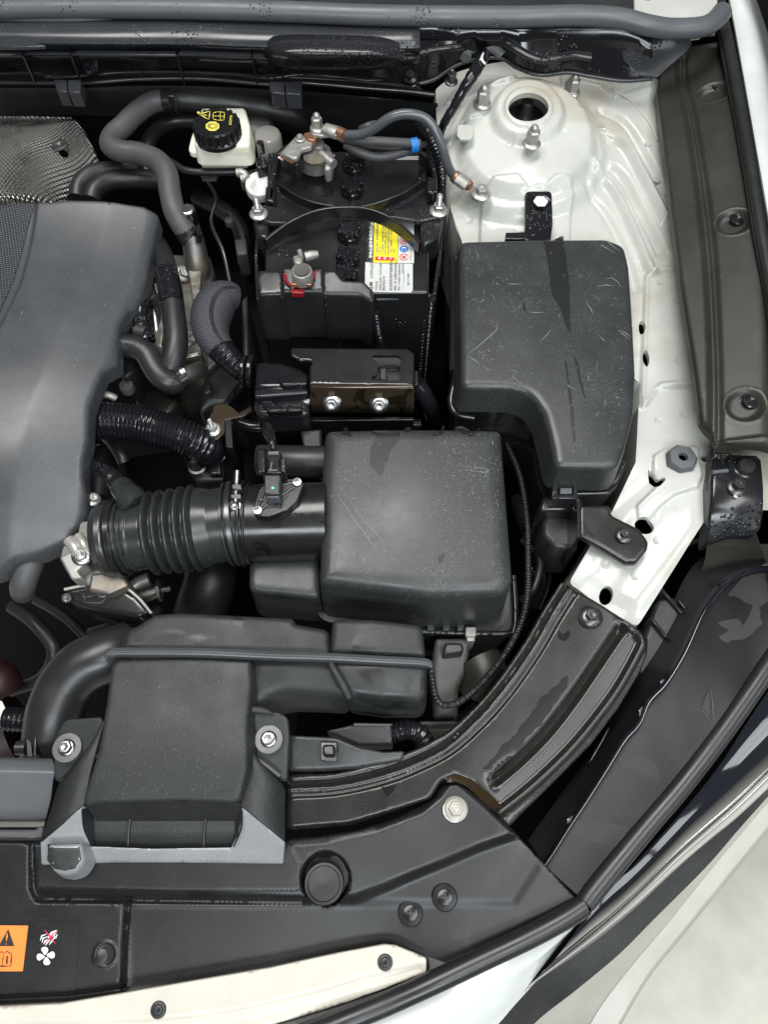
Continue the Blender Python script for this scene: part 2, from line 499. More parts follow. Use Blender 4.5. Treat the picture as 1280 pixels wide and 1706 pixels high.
# ------------------------------------------------------------------ materials
def mat(name, base, rough=0.5, metal=0.0, coat=0.0, grain=0.0, gscale=900, gdist=0.0003, spec=0.5, rvar=0.0, rscale=25, wet=0.0,
        wscale=14, wdark=0.45, wrough=0.12, drops=0.0, dscale=260, dust=0.0, dustcol=(0.5, 0.52, 0.5), dustscale=40, tint=None,
        tscale=9, tthr=0.6, braid=None, sheen=0.0, trans=0.0, alpha=1.0, emit=None):
    m = bpy.data.materials.new(name); m.use_nodes = True
    N = m.node_tree.nodes; L = m.node_tree.links; b = N['Principled BSDF']
    b.inputs['Metallic'].default_value = metal; b.inputs['Coat Weight'].default_value = coat
    b.inputs['Coat Roughness'].default_value = 0.06
    b.inputs['Specular IOR Level'].default_value = spec
    if trans: b.inputs['Transmission Weight'].default_value = trans
    tc = N.new('ShaderNodeTexCoord'); co = tc.outputs['Object']
    def noise(scale, det=3, dist=0.0, rgh=0.55):
        n = N.new('ShaderNodeTexNoise'); n.inputs['Scale'].default_value = scale; n.inputs['Detail'].default_value = det
        n.inputs['Distortion'].default_value = dist; n.inputs['Roughness'].default_value = rgh
        L.new(co, n.inputs['Vector']); return n.outputs['Fac']
    def rng(v, a, b_, c=0.0, d=1.0):
        n = N.new('ShaderNodeMapRange'); L.new(v, n.inputs[0])
        for i, q in enumerate((a, b_, c, d)): n.inputs[i + 1].default_value = q
        return n.outputs[0]
    def mth(op, a, b_):
        n = N.new('ShaderNodeMath'); n.operation = op
        for i, q in enumerate((a, b_)):
            if isinstance(q, (int, float)): n.inputs[i].default_value = q
            else: L.new(q, n.inputs[i])
        return n.outputs[0]
    def mixc(f, a, b_):
        n = N.new('ShaderNodeMix'); n.data_type = 'RGBA'
        L.new(f, n.inputs[0])
        for i, q in ((6, a), (7, b_)):
            if isinstance(q, tuple): n.inputs[i].default_value = (*q[:3], 1)
            else: L.new(q, n.inputs[i])
        return n.outputs[2]
    c = tuple(base); colv = None; ro = None; h = None
    cur = c
    v = rng(noise(rscale * 0.6, 4), 0.3, 0.7)
    cur = mixc(v, tuple(x * 0.90 for x in c), tuple(min(1, x * 1.10) for x in c))
    if tint:
        t = rng(noise(tscale, 5, 0.6), tthr, tthr + 0.15); cur = mixc(t, cur, tint)
    ro = rng(noise(rscale, 4), 0.3, 0.7, max(0.02, rough - rvar), min(1, rough + rvar))
    if dust:
        a = rng(noise(dustscale, 5, 0, 0.7), 0.38, 0.72); sp = rng(noise(dustscale * 22, 2), 0.52, 0.72)
        dm = mth('MULTIPLY', mth('MULTIPLY', a, sp), dust)
        cur = mixc(dm, cur, dustcol)
    if braid:
        uv = N.new('ShaderNodeUVMap'); sp_ = N.new('ShaderNodeSeparateXYZ'); L.new(uv.outputs[0], sp_.inputs[0])
        u = mth('MULTIPLY', sp_.outputs[0], braid[0]); w_ = mth('MULTIPLY', sp_.outputs[1], braid[1])
        s1 = mth('SINE', u, 0.0); s2 = mth('SINE', w_, 0.0)
        bm_ = mth('MULTIPLY', s1, s2); h = bm_
        k = rng(bm_, -0.2, 0.5)
        cur = mixc(k, tuple(x * 0.4 for x in c), braid[2])
    if grain:
        g = noise(gscale, 2); h = g if h is None else mth('ADD', mth('MULTIPLY', g, grain), h)
    if wet:
        wn = noise(wscale, 5, 0.8); th = 0.72 - 0.3 * wet
        wm = rng(wn, th, th + 0.05)
        cur = mixc(wm, cur, tuple(x * wdark for x in c))
        n = N.new('ShaderNodeMix'); L.new(wm, n.inputs[0]); L.new(ro, n.inputs[2]); n.inputs[3].default_value = wrough; ro = n.outputs[0]
    if drops:
        vo = N.new('ShaderNodeTexVoronoi'); vo.inputs['Scale'].default_value = dscale; L.new(co, vo.inputs['Vector'])
        mk = rng(noise(dscale * 0.08, 3), 0.62 - 0.25 * drops, 0.66 - 0.25 * drops)
        dd = rng(vo.outputs['Distance'], 0.38, 0.12); dd = mth('MULTIPLY', dd, mk)
        n = N.new('ShaderNodeMix'); L.new(rng(dd, 0.0, 0.1), n.inputs[0]); L.new(ro, n.inputs[2]); n.inputs[3].default_value = 0.04; ro = n.outputs[0]
        b2 = N.new('ShaderNodeBump'); b2.inputs['Strength'].default_value = 1.0; b2.inputs['Distance'].default_value = 0.0012
        L.new(dd, b2.inputs['Height'])
    if h is not None or drops:
        if h is not None:
            bp = N.new('ShaderNodeBump'); bp.inputs['Strength'].default_value = min(1, grain if grain else 0.8); bp.inputs['Distance'].default_value = gdist * (1.0 if braid else 0.22)
            L.new(h, bp.inputs['Height'])
            if drops: L.new(b2.outputs[0], bp.inputs['Normal'])
            L.new(bp.outputs[0], b.inputs['Normal'])
        else: L.new(b2.outputs[0], b.inputs['Normal'])
    if isinstance(cur, tuple): b.inputs['Base Color'].default_value = (*cur, 1)
    else: L.new(cur, b.inputs['Base Color'])
    L.new(ro, b.inputs['Roughness'])
    if alpha < 1: b.inputs['Alpha'].default_value = alpha
    return m
M = {}
M['washer'] = mat('grey_washer', (0.075, 0.078, 0.078), 0.35, metal=0.3, rvar=0.1)
M['cap'] = mat('screw_cap_plastic', (0.010, 0.010, 0.011), 0.28)
M['void'] = mat('bay_shade_black', (0.004, 0.004, 0.005), 0.8, spec=0.1)  # near-black with little specular: the bay's deep shade put into the colour
M['coverblack'] = mat('terminal_cover_plastic', (0.016, 0.0165, 0.017), 0.3, rvar=0.1)
M['engine_cover'] = mat('slate_plastic', (0.046, 0.049, 0.054), 0.40, grain=0.25, gscale=1400, gdist=0.00012, rvar=0.06, dust=0.25, dustcol=(0.3, 0.32, 0.35), spec=0.6)
M['carbon'] = mat('woven_pattern_plastic', (0.03, 0.033, 0.042), 0.4)
M['lid'] = mat('fuse_lid_plastic', (0.028, 0.031, 0.031), 0.38, grain=0.5, gscale=1500, gdist=0.0002, rvar=0.07, dust=0.35, dustcol=(0.25, 0.27, 0.27), dustscale=30, wet=0.12, wscale=12, wdark=0.7, wrough=0.28, spec=0.5)
M['box'] = mat('filter_box_plastic', (0.030, 0.0325, 0.0325), 0.40, grain=0.7, gscale=1300, gdist=0.0003, rvar=0.07, dust=0.45, dustcol=(0.25, 0.26, 0.26), dustscale=26, spec=0.5)
M['plastic'] = mat('black_plastic', (0.018, 0.019, 0.020), 0.42, grain=0.3, gscale=1200, gdist=0.0002, rvar=0.08, dust=0.15)
M['duct'] = mat('intake_duct_plastic', (0.026, 0.028, 0.028), 0.50, grain=0.6, gscale=1300, gdist=0.00025, rvar=0.08, dust=0.22, dustcol=(0.26, 0.27, 0.27), wet=0.3, wscale=10, wdark=0.72, wrough=0.3, spec=0.35)
M['slam'] = mat('panel_cover_plastic', (0.008, 0.0081, 0.0084), 0.40, grain=0.4, gscale=1300, gdist=0.0002, rvar=0.06, wet=0.5, wscale=9, wdark=0.6, wrough=0.42, dust=0.06)
M['gloss'] = mat('wet_black_plastic', (0.008, 0.0085, 0.010), 0.16, rvar=0.08, grain=0.1, gdist=0.0002, drops=0.35, dscale=230)
M['cowl'] = mat('cowl_plastic', (0.014, 0.015, 0.017), 0.22, rvar=0.1, drops=0.4, dscale=240)
M['cowlgrey'] = mat('cowl_deck_plastic', (0.032, 0.034, 0.038), 0.24, rvar=0.08, drops=0.25, dscale=260)
M['battery'] = mat('battery_case_plastic', (0.016, 0.0165, 0.017), 0.22, rvar=0.12, drops=0.2, dscale=200, wet=0.2, wscale=30)
M['satin'] = mat('black_painted_steel', (0.012, 0.012, 0.013), 0.22, rvar=0.05, coat=0.3)
M['brownwet'] = mat('dirty_wet_steel', (0.05, 0.036, 0.024), 0.2, metal=0.3, rvar=0.1, wet=0.5, wscale=30, wdark=0.35)
M['support'] = mat('dark_bronze_painted_steel', (0.0125, 0.0118, 0.010), 0.28, rvar=0.05, wet=0.16, wscale=13, wdark=0.5, dust=0.1, spec=0.5)
M['apron'] = mat('white_body_primer', (0.46, 0.47, 0.435), 0.35, rvar=0.08, coat=0.35, tint=(0.36, 0.325, 0.265), tscale=6, tthr=0.53, dust=0.25, dustcol=(0.30, 0.27, 0.22), dustscale=14)
M['apron_grime'] = mat('cream_body_paint', (0.50, 0.47, 0.41), 0.38, rvar=0.08, coat=0.3, tint=(0.40, 0.33, 0.24), tscale=12, tthr=0.55)
M['paint'] = mat('pearl_white_paint', (0.60, 0.63, 0.61), 0.25, coat=1.0)
M['cream'] = mat('cream_primer', (0.56, 0.53, 0.455), 0.4, coat=0.2, tint=(0.52, 0.47, 0.36), tscale=6, tthr=0.6)
M['liner'] = mat('fender_cover_plastic', (0.026, 0.0235, 0.019), 0.40, rvar=0.08, grain=0.2, gdist=0.00015, wet=0.25, wscale=9, wdark=0.75, wrough=0.2, dust=0.15, dustcol=(0.3, 0.27, 0.22))
M['rubber'] = mat('rubber', (0.018, 0.0185, 0.0195), 0.34, rvar=0.08, grain=0.3, gdist=0.0002)
M['seal'] = mat('weather_seal_rubber', (0.085, 0.091, 0.10), 0.42, rvar=0.1, grain=0.2, gdist=0.0002, drops=0.12, dscale=280)
M['hose'] = mat('grey_rubber_hose', (0.060, 0.061, 0.064), 0.5, rvar=0.08, dust=0.3, dustcol=(0.3, 0.3, 0.3), grain=0.3)
M['hosedark'] = mat('black_rubber_hose', (0.012, 0.0125, 0.013), 0.42, rvar=0.08, dust=0.1)
M['bellows'] = mat('intake_bellows_rubber', (0.022, 0.025, 0.024), 0.26, rvar=0.1, wet=0.15, wscale=40, dust=0.3, dustcol=(0.2, 0.2, 0.19))
M['loom'] = mat('ribbed_loom_plastic', (0.010, 0.0105, 0.013), 0.18, rvar=0.08)
M['braid'] = mat('braided_sleeve', (0.016, 0.016, 0.019), 0.5, braid=(2400, 226, (0.10, 0.10, 0.12)), gdist=0.0004)
M['steel'] = mat('zinc_steel', (0.40, 0.40, 0.39), 0.28, metal=1.0, rvar=0.1)
M['nut'] = mat('zinc_plated_nut', (0.48, 0.47, 0.455), 0.38, metal=0.75, rvar=0.1, rscale=200)
M['alu'] = mat('cast_aluminium', (0.17, 0.165, 0.155), 0.45, metal=0.85, rvar=0.12, grain=0.6, gscale=500, gdist=0.0004, tint=(0.28, 0.24, 0.19), tscale=25, tthr=0.5)
M['darksteel'] = mat('dark_steel', (0.10, 0.10, 0.10), 0.3, metal=0.8, rvar=0.1)
M['copper'] = mat('copper', (0.40, 0.20, 0.125), 0.35, metal=0.7, rvar=0.1)
M['tin'] = mat('tinned_clamp_metal', (0.34, 0.335, 0.31), 0.42, metal=0.55, rvar=0.12, rscale=120, tint=(0.30, 0.28, 0.25), tscale=70, tthr=0.55)
M['reservoir'] = mat('milky_white_plastic', (0.80, 0.79, 0.68), 0.4, tint=(0.62, 0.58, 0.42), tscale=30, tthr=0.55)
M['white'] = mat('white_print', (0.80, 0.80, 0.78), 0.45)
M['sticker'] = mat('white_sticker', (0.55, 0.56, 0.54), 0.35)
M['yellow'] = mat('yellow_print', (0.85, 0.72, 0.02), 0.4)
M['capyellow'] = mat('cap_yellow_print', (0.72, 0.62, 0.10), 0.5)
M['orange'] = mat('orange_sticker', (0.90, 0.24, 0.045), 0.45)
M['red'] = mat('red_plastic', (0.22, 0.012, 0.014), 0.25)
M['redprint'] = mat('red_print', (0.75, 0.03, 0.04), 0.4)
M['pink'] = mat('crimson_print', (0.75, 0.03, 0.10), 0.4)
M['ink'] = mat('black_ink', (0.02, 0.02, 0.02), 0.45)
M['greyink'] = mat('grey_ink', (0.16, 0.16, 0.16), 0.5)
M['blue'] = mat('blue_print', (0.03, 0.16, 0.50), 0.4)
M['bluetape'] = mat('blue_tape', (0.02, 0.20, 0.60), 0.35)
M['scratch'] = mat('scuffed_plastic', (0.24, 0.25, 0.25), 0.6)
M['scratchlite'] = mat('lightly_scuffed_plastic', (0.13, 0.135, 0.135), 0.55)
M['film'] = mat('wet_film', (0.016, 0.0172, 0.0172), 0.34, spec=0.4)
M['filmbrown'] = mat('wet_film_on_steel', (0.010, 0.0095, 0.0085), 0.22, spec=0.3)
M['headlamp'] = mat('film_covered_black_plastic', (0.010, 0.0096, 0.0102), 0.24, rvar=0.03, spec=0.16)
M['lens'] = mat('smoked_headlamp_lens', (0.008, 0.009, 0.013), 0.03, coat=1.0)
M['chrome'] = mat('chrome_trim', (0.62, 0.61, 0.58), 0.16, metal=0.6, rvar=0.03)
M['silver'] = mat('silver_trim', (0.42, 0.405, 0.37), 0.22, metal=0.4)
M['glue'] = mat('translucent_sealant', (0.10, 0.105, 0.115), 0.12, coat=1.0)
M['foam'] = mat('speckled_foam', (0.12, 0.125, 0.13), 0.7, grain=1.0, gscale=700, gdist=0.0012, dust=1.0, dustcol=(0.5, 0.5, 0.5), dustscale=50)
M['tank'] = mat('translucent_white_tank', (0.06, 0.06, 0.055), 0.45)
M['rust'] = mat('rust_brown_stain', (0.030, 0.018, 0.008), 0.18, rvar=0.06)
M['redfan'] = mat('red_oxide_part', (0.018, 0.004, 0.0035), 0.5)
M['gray_rubber'] = mat('grey_rubber_stop', (0.10, 0.105, 0.11), 0.55, grain=0.4)
def dimple(name, base, rough, metal, freq, dist, dark, rot=0.0):
    m = mat(name, base, rough, metal=metal, rvar=0.12)
    N = m.node_tree.nodes; L = m.node_tree.links; b = N['Principled BSDF']
    tc = N.new('ShaderNodeTexCoord'); mp = N.new('ShaderNodeMapping'); mp.inputs['Rotation'].default_value = (0, 0, rot)
    L.new(tc.outputs['Object'], mp.inputs[0]); sp = N.new('ShaderNodeSeparateXYZ'); L.new(mp.outputs[0], sp.inputs[0])
    def mth(op, a, b_):
        n = N.new('ShaderNodeMath'); n.operation = op
        for i, q in enumerate((a, b_)):
            if isinstance(q, (int, float)): n.inputs[i].default_value = q
            else: L.new(q, n.inputs[i])
        return n.outputs[0]
    sx = mth('SINE', mth('MULTIPLY', sp.outputs[0], freq), 0); sy = mth('SINE', mth('MULTIPLY', sp.outputs[1], freq), 0)
    h = mth('MULTIPLY', sx, sy)
    bp = N.new('ShaderNodeBump'); bp.inputs['Strength'].default_value = 1; bp.inputs['Distance'].default_value = dist
    L.new(h, bp.inputs['Height']); L.new(bp.outputs[0], b.inputs['Normal'])
    if dark:
        old = b.inputs['Base Color'].links[0].from_socket
        mx = N.new('ShaderNodeMix'); mx.data_type = 'RGBA'; rg = N.new('ShaderNodeMapRange')
        L.new(h, rg.inputs[0]); rg.inputs[1].default_value = 0.0; rg.inputs[2].default_value = 0.6
        L.new(rg.outputs[0], mx.inputs[0]); mx.inputs[6].default_value = (*dark, 1); L.new(old, mx.inputs[7]); L.new(mx.outputs[2], b.inputs['Base Color'])
    return m
M['shield'] = dimple('embossed_heat_shield_metal', (0.30, 0.29, 0.275), 0.32, 1.0, 1250, 0.0012, None)
M['carbon'] = dimple('woven_pattern_plastic', (0.075, 0.082, 0.095), 0.4, 0, 1500, 0.0005, (0.02, 0.022, 0.026), 0.5)

# shared fasteners --------------------------------------------------------
CACHE = {}
def fastener(kind, parent, at, size, m, name='bolt', axis=(0, 0, 1), label=None, spin=0.0):
    """kind flange (hex head on a flange, recessed top), nut (hex nut with a stud), acorn, clip (push pin), cross (cross-head screw)"""
    key = (kind, m)
    if key not in CACHE:
        g = G(); s = 1.0                # unit: flange radius 1
        if kind == 'flange':
            g.lathe([(1.0, 0), (1.0, .10), (.9, .2), (.66, .28)], (0, 0, 0), n=28)
            g.lathe([(.60, .2), (.62, .75), (.55, .86), (.40, .87), (.37, .72), (0, .68)], (0, 0, 0), n=6)
        elif kind == 'nut':
            g.lathe([(1.0, 0), (1.0, .12), (.85, .24), (.66, .3)], (0, 0, 0), n=28)
            g.lathe([(.62, .2), (.64, .85), (.55, .95), (.34, .96)], (0, 0, 0), n=6)
            pr = [(.33, .5)]
            for k in range(9): pr += [(.33, .96 + k * .14), (.27, 1.03 + k * .14)]
            pr += [(.2, 2.25), (0, 2.25)]
            g.lathe(pr, (0, 0, 0), n=14)
        elif kind == 'acorn':
            g.lathe([(1.0, 0), (1.0, .12), (.85, .26), (.66, .32)], (0, 0, 0), n=28)
            g.lathe([(.70, .2), (.72, 1.5), (.62, 1.62), (.45, 1.64)], (0, 0, 0), n=6)
            g.lathe([(.46, 1.6), (.46, 1.8), (.40, 2.02), (.26, 2.18), (0, 2.24)], (0, 0, 0), n=18)
        elif kind == 'clip':
            g.lathe([(1.0, -.1), (1.0, .05), (.9, .16), (.66, .2), (.60, .12), (.56, .12), (.52, .24), (.3, .28), (.16, .2), (0, .1)], (0, 0, 0), n=28)
        elif kind == 'cross':
            g.lathe([(1.0, 0), (1.0, .12), (.92, .2), (.6, .22), (.56, .3), (.3, .36), (0, .36)], (0, 0, 0), n=28)
        elif kind == 'washer_bolt':
            g.lathe([(.58, .05), (.58, .16), (.50, .25), (.42, .28)], (0, 0, 0), n=32)
            g.lathe([(.44, .15), (.45, .52), (.40, .60), (.31, .61), (.27, .48), (0, .42)], (0, 0, 0), n=6)
        elif kind == 'socket':
            g.lathe([(1.0, 0), (1.0, .3), (.95, .4), (.6, .42), (.55, .1), (0, .05)], (0, 0, 0), n=24)
        o = g.build('proto', m, None, angle=30)
        CACHE[key] = o.data; bpy.data.objects.remove(o)
    o = bpy.data.objects.new(name, CACHE[key]); col.objects.link(o)
    base = LOC[parent.name]; o.parent = parent
    o.location = np.array(at) - base; o.scale = (size,) * 3
    o.rotation_mode = 'QUATERNION'
    from mathutils import Quaternion
    o.rotation_quaternion = Vector(axis).normalized().to_track_quat('Z', 'Y') @ Quaternion((0, 0, 1), spin)
    LOC[o.name] = base
    if label: o['label'] = label
    if kind == 'washer_bolt':
        q = G().lathe([(1.0, 0), (1.0, .08), (.96, .12), (.55, .13), (.52, .10)], (0, 0, 0), n=36).build('washer', M['washer'], None, angle=30)
        q.parent = o
    if kind == 'cross':
        g = G()
        g.box((0, 0, .365), (.62, .13, .02)).box((0, 0, .366), (.13, .62, .02))
        if ('x', m) not in CACHE:
            q = g.build('proto', M['ink'], None); CACHE[('x', m)] = q.data; bpy.data.objects.remove(q)
        c = bpy.data.objects.new('recess', CACHE[('x', m)]); col.objects.link(c); c.parent = o
    return o

# ================================================================== setting
def quad(name, pts, m, kind='structure'):
    return mesh(name, pts, [list(range(len(pts)))], m, None, flat=True, kind=kind)
M['floor'] = mat('pale_workshop_floor', (0.62, 0.60, 0.53), 0.28, coat=0.3, rvar=0.05, tint=(0.605, 0.585, 0.517), tscale=3, tthr=0.6, dust=0.12, dustcol=(0.8, 0.79, 0.74), dustscale=8)
quad('floor', [(-6, -6, 0), (8, -6, 0), (8, 8, 0), (-6, 8, 0)], M['floor'])
# bottom and rear wall of the engine bay: shade-black sheets that close the dark gaps
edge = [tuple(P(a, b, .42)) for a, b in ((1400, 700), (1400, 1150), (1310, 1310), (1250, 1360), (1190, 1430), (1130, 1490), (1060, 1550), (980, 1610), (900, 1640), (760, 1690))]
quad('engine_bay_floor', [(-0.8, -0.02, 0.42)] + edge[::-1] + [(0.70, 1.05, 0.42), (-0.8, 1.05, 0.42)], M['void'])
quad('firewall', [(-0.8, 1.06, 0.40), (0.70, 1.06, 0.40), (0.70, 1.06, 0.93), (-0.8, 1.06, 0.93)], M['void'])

# ================================================================== white inner wing with strut tower
Zt = 0.905
wing = thing('inner_wing', 'white painted inner wing panel with round strut tower behind the fuse box', 'body panel', P(880, 400, 0.85))
ol = [(726, 150, .90), (760, 120, .915), (860, 100, .92), (960, 105, .92), (1090, 130, .91), (1190, 150, .90), (1205, 400, .885), (1235, 738, .865),
      (1215, 800, .86), (1178, 862, .858), (1150, 905, .855), (1062, 1045, .835), (948, 972, .835), (985, 908, .845), (1022, 850, .85), (1060, 770, .86), (1066, 640, .862),
      (1000, 560, .865), (900, 480, .865), (780, 430, .855), (752, 350, .865), (738, 250, .885), (728, 200, .895)]
feats = [
    f_disk(880, 222, Zt + .015, .096, .012, .016), f_disk(881, 214, Zt + .018, .080, .012, .014), f_disk(881, 185, .93, .042, .010, .010), f_disk(881, 181, .935, .0285, .003, .004),
    f_line([(1002, 190), (1042, 205), (1080, 248), (1115, 300)], .90, .0085, -.007), f_line([(1006, 222), (1046, 238), (1082, 285), (1118, 345)], .90, .0085, .010),
    f_line([(1000, 258), (1038, 272), (1074, 325), (1112, 395)], .90, .0085, -.008), f_line([(985, 285), (1026, 312), (1062, 375), (1092, 440)], .89, .0085, .008),
    f_line([(975, 318), (1010, 350), (1045, 410), (1066, 470)], .885, .008, -.005),
    f_area([(806, 308), (825, 298), (862, 300), (880, 318), (905, 318), (925, 303), (952, 302), (958, 318), (958, 380), (806, 380)], .90, .0035, .004),
    f_area([(1075, 462), (1100, 450), (1180, 452), (1180, 640), (1100, 640), (1075, 680)], .875, .005, .006),
    f_area([(1080, 466), (1104, 458), (1180, 460), (1180, 632), (1104, 632), (1080, 665)], .875, -.003, .006),
    f_area([(1020, 870), (1100, 800), (1180, 790), (1160, 890), (1070, 1010), (985, 955)], .85, .004, .02),
    f_line([(1100, 870), (1060, 930), (1010, 1000)], .845, .03, -.005),
    f_area([(938, 140), (960, 128), (1005, 135), (1030, 148), (1090, 130), (1090, 118), (930, 110)], .92, .006, .003),
    f_area([(740, 160), (770, 130), (830, 132), (856, 140), (858, 152), (845, 162), (815, 166), (790, 160)], .915, .005, .003),
    f_area([(752, 185), (785, 182), (812, 190), (815, 204), (795, 215), (770, 214), (745, 236), (735, 200)], .905, .004, .003),
    f_area([(1092, 755), (1110, 745), (1165, 742), (1172, 790), (1165, 810), (1125, 822), (1105, 838), (1090, 856), (1082, 862), (1070, 858), (1067, 835), (1098, 806), (1092, 785)], .868, .004, .003),
]
for (a, b) in ((852, 228), (938, 213), (968, 176), (790, 296)): feats.append(f_disk(a, b, Zt + .02, .0045, -.0012, .003))
w_ = relief('wing_panel', ol, M['apron'], wing, skirt=.12, draft=.004, feats=feats, s=.005, r=.006, angle=60,
            ctrl=[(880, 300, .89), (1000, 300, .885), (850, 340, .878), (1130, 500, .875), (1120, 650, .868)],
            holes=[('c', 881, 179, .938, .0235, .0200), ('c', 1074, 877, .853, .0095, .0075, -.2), ('c', 1014, 988, .842, .0062, .0085, -.3), ('c', 1179, 760, .868, .0042, .0032),
                   [(1083, 775, .866), (1092, 788, .866), (1097, 800, .866), (1107, 795, .866), (1110, 800, .866), (1098, 812, .866), (1086, 800, .866)],
                   ('c', 1077, 598, .868, .0035, .010, -.1), ('c', 1068, 550, .866, .003, .009, -.1)], hole_skirt=.006)
wz = SURF[w_.name]
# side wall of the strut tower seen beside the battery
loft('tower_side', [[(727, 150, .90), (729, 200, .895), (738, 250, .885), (750, 330, .868), (765, 390, .858), (800, 440, .855)],
                    [(726, 160, .885), (730, 215, .875), (741, 275, .86), (756, 350, .84), (775, 400, .83), (800, 450, .83)],
                    [(712, 230, .80), (712, 260, .80), (725, 330, .78), (738, 400, .76), (760, 440, .75), (800, 500, .75)]], M['apron_grime'], wing, thick=.0015)
for (a, b) in ((804, 174), (953, 154), (886, 240)):
    fastener('acorn', wing, on(wz, a, b), .0108, M['nut'], 'flange_nut', spin=a * 1.0)
g = G(); c = P(881, 181, .925); g.lathe([(.022, -.05), (.022, -.012), (.012, -.012), (.0075, -.006), (.0075, .004), (.0062, .006), (0, .006)], (c[0], c[1] + .01, c[2] - .004), n=20)
g.build('strut_rod', M['rubber'], wing)
g = G(); g.lathe([(.05, -.06), (.05, -.055), (0, -.055)], (c[0], c[1], c[2]), n=30); g.build('strut_mount', M['liner'], wing)
# spot tab
g = G(); g.prism([(762, 207), (789, 207), (789, 226), (784, 231), (767, 231), (762, 226)], .922, .918)
g.build('tab', M['apron'], wing, bevel=.0008)
for (a, b) in ((1042, 160), (1062, 172), (1080, 240), (1096, 300), (1100, 470), (1128, 500), (1130, 600), (1098, 700), (1140, 690), (1010, 940), (1060, 960), (1096, 900)):
    g = G(); g.lathe([(.0042, 0), (.0038, .0004), (.0026, .0004), (.0020, .0001), (0, .0001)], on(wz, a, b, .0001), n=16); g.build('spot_weld', M['apron'], wing)
g = G(); g.tube([on(wz, a, b, .0008) for a, b in ((1022, 150), (1050, 168), (1082, 205), (1096, 235))], .0013, world=True, ns=6); g.build('sealer_bead', M['apron_grime'], wing)
# stop buffer
rb = thing('rubber_stop', 'grey hexagonal rubber stop with a centre hole on the white panel', 'rubber stop', on(wz, 1134, 766))
g = G(); g.lathe([(.0155, -.002), (.0155, .006), (.0135, .009), (.005, .0095), (.0045, .004), (.0, .003)], on(wz, 1134, 768), n=7, start=.4)
g.build('buffer', M['gray_rubber'], rb, bevel=.0008)
g = G(); g.lathe([(.0045, .0), (0, .0)], on(wz, 1134, 768, .0045), n=16); g.build('hole', M['ink'], rb)
# outer cream strip beyond the bracket
loft('flange_strip', [[(1190, 740, .868), (1240, 742, .868), (1295, 742, .868)], [(1190, 760, .868), (1240, 762, .868), (1295, 762, .868)], [(1240, 850, .86), (1262, 850, .86), (1295, 850, .86)]], M['cream'], wing, thick=.001)

# ================================================================== brown-black fender cover strip
fl = thing('fender_cover', 'dark bronze plastic trim running along the fender edge with three round recesses', 'trim panel', P(1200, 400, .90))
ol = [(1112, 74, .945), (1205, 66, .95), (1222, 160, .948), (1250, 300, .945), (1275, 450, .94), (1300, 600, .935), (1310, 742, .93), (1194, 740, .912), (1170, 700, .912), (1157, 600, .914),
      (1136, 470, .916), (1119, 340, .918), (1106, 230, .919), (1096, 150, .920), (1104, 110, .925)]
LZ = .925
def dish(a, b, z=LZ): return [f_disk(a, b, z, .0185, .0012, .006), f_disk(a, b, z, .0150, -.0080, .009)]
feats = [f_line([(1128, 110), (1150, 230), (1175, 400), (1190, 560), (1198, 738)], LZ, .006, .0035), f_line([(1136, 110), (1160, 240), (1185, 400), (1199, 560), (1208, 738)], LZ, .005, -.003),
         f_area([(1215, 90), (1240, 240), (1262, 400), (1280, 560), (1288, 760), (1340, 760), (1330, 500), (1260, 80)], LZ, -.008, .02),
         f_line([(1200, 730), (1300, 733)], LZ, .006, .004)] + dish(1195, 143, .947) + dish(1227, 364, .94) + dish(1249, 668, .93)
o = relief('cover_panel', ol, M['liner'], fl, zr=.003, skirt=.007, draft=.0, feats=feats, s=.005, r=.008, angle=60)
lz = SURF[o.name]
for (a, b) in ((1196, 145), (1228, 368), (1250, 670)):
    fastener('clip', fl, on(lz, a, b, .0022), .0082, M['satin'], 'push_clip')
# outer fender of the car and its weather strip
fen = thing('front_fender', 'white outer fender edge curving away at the right side of the bay', 'fender', P(1260, 100, .95))
loft('fender_skin', [[(1208, -30, .965), (1225, 60, .962), (1250, 200, .958), (1272, 330, .955), (1300, 480, .95), (1330, 700, .94), (1366, 900, .90), (1400, 1080, .86), (1412, 1175, .80)],
                     [(1214, -30, .972), (1232, 60, .97), (1257, 200, .967), (1280, 330, .963), (1306, 480, .957), (1340, 700, .947), (1378, 900, .905), (1415, 1080, .862), (1428, 1185, .80)],
                     [(1232, -30, .972), (1262, 60, .968), (1285, 190, .96), (1310, 330, .955), (1340, 480, .95), (1370, 700, .94), (1405, 900, .89), (1440, 1080, .85), (1450, 1205, .78)],
                     [(1250, -30, .93), (1278, 80, .925), (1300, 190, .92), (1330, 330, .91), (1370, 480, .9), (1400, 700, .9), (1440, 900, .85), (1470, 1080, .81), (1470, 1225, .72)],
                     [(1262, -30, .80), (1290, 80, .80), (1315, 190, .80), (1350, 330, .80), (1390, 480, .8), (1420, 700, .8), (1460, 900, .68), (1490, 1080, .64), (1490, 1260, .60)],
                     [(1266, -30, .40), (1300, 80, .40), (1330, 190, .40), (1360, 330, .40), (1400, 480, .4), (1430, 700, .4), (1465, 900, .4), (1490, 1080, .4), (1480, 1270, .4)]], M['paint'], fen, smooth=True, thick=.001)
ws = thing('fender_weather_strip', 'dark rubber strip along the inner edge of the white fender', 'rubber strip', P(1225, 150, .955))
g = G(); g.tube([(1196, -20, .965), (1203, 20, .962), (1215, 75, .96), (1232, 160, .958), (1252, 270, .955), (1270, 380, .95), (1292, 500, .945), (1310, 640, .94)], .0075, oval=.7)
g.build('rubber_bead', M['rubber'], ws)
g = G(); g.tube([(1201, 45, .955), (1208, 90, .955), (1226, 180, .952), (1246, 290, .95), (1262, 390, .946), (1282, 500, .94), (1300, 640, .935)], .0042)
g.build('inner_lip', M['liner'], ws)
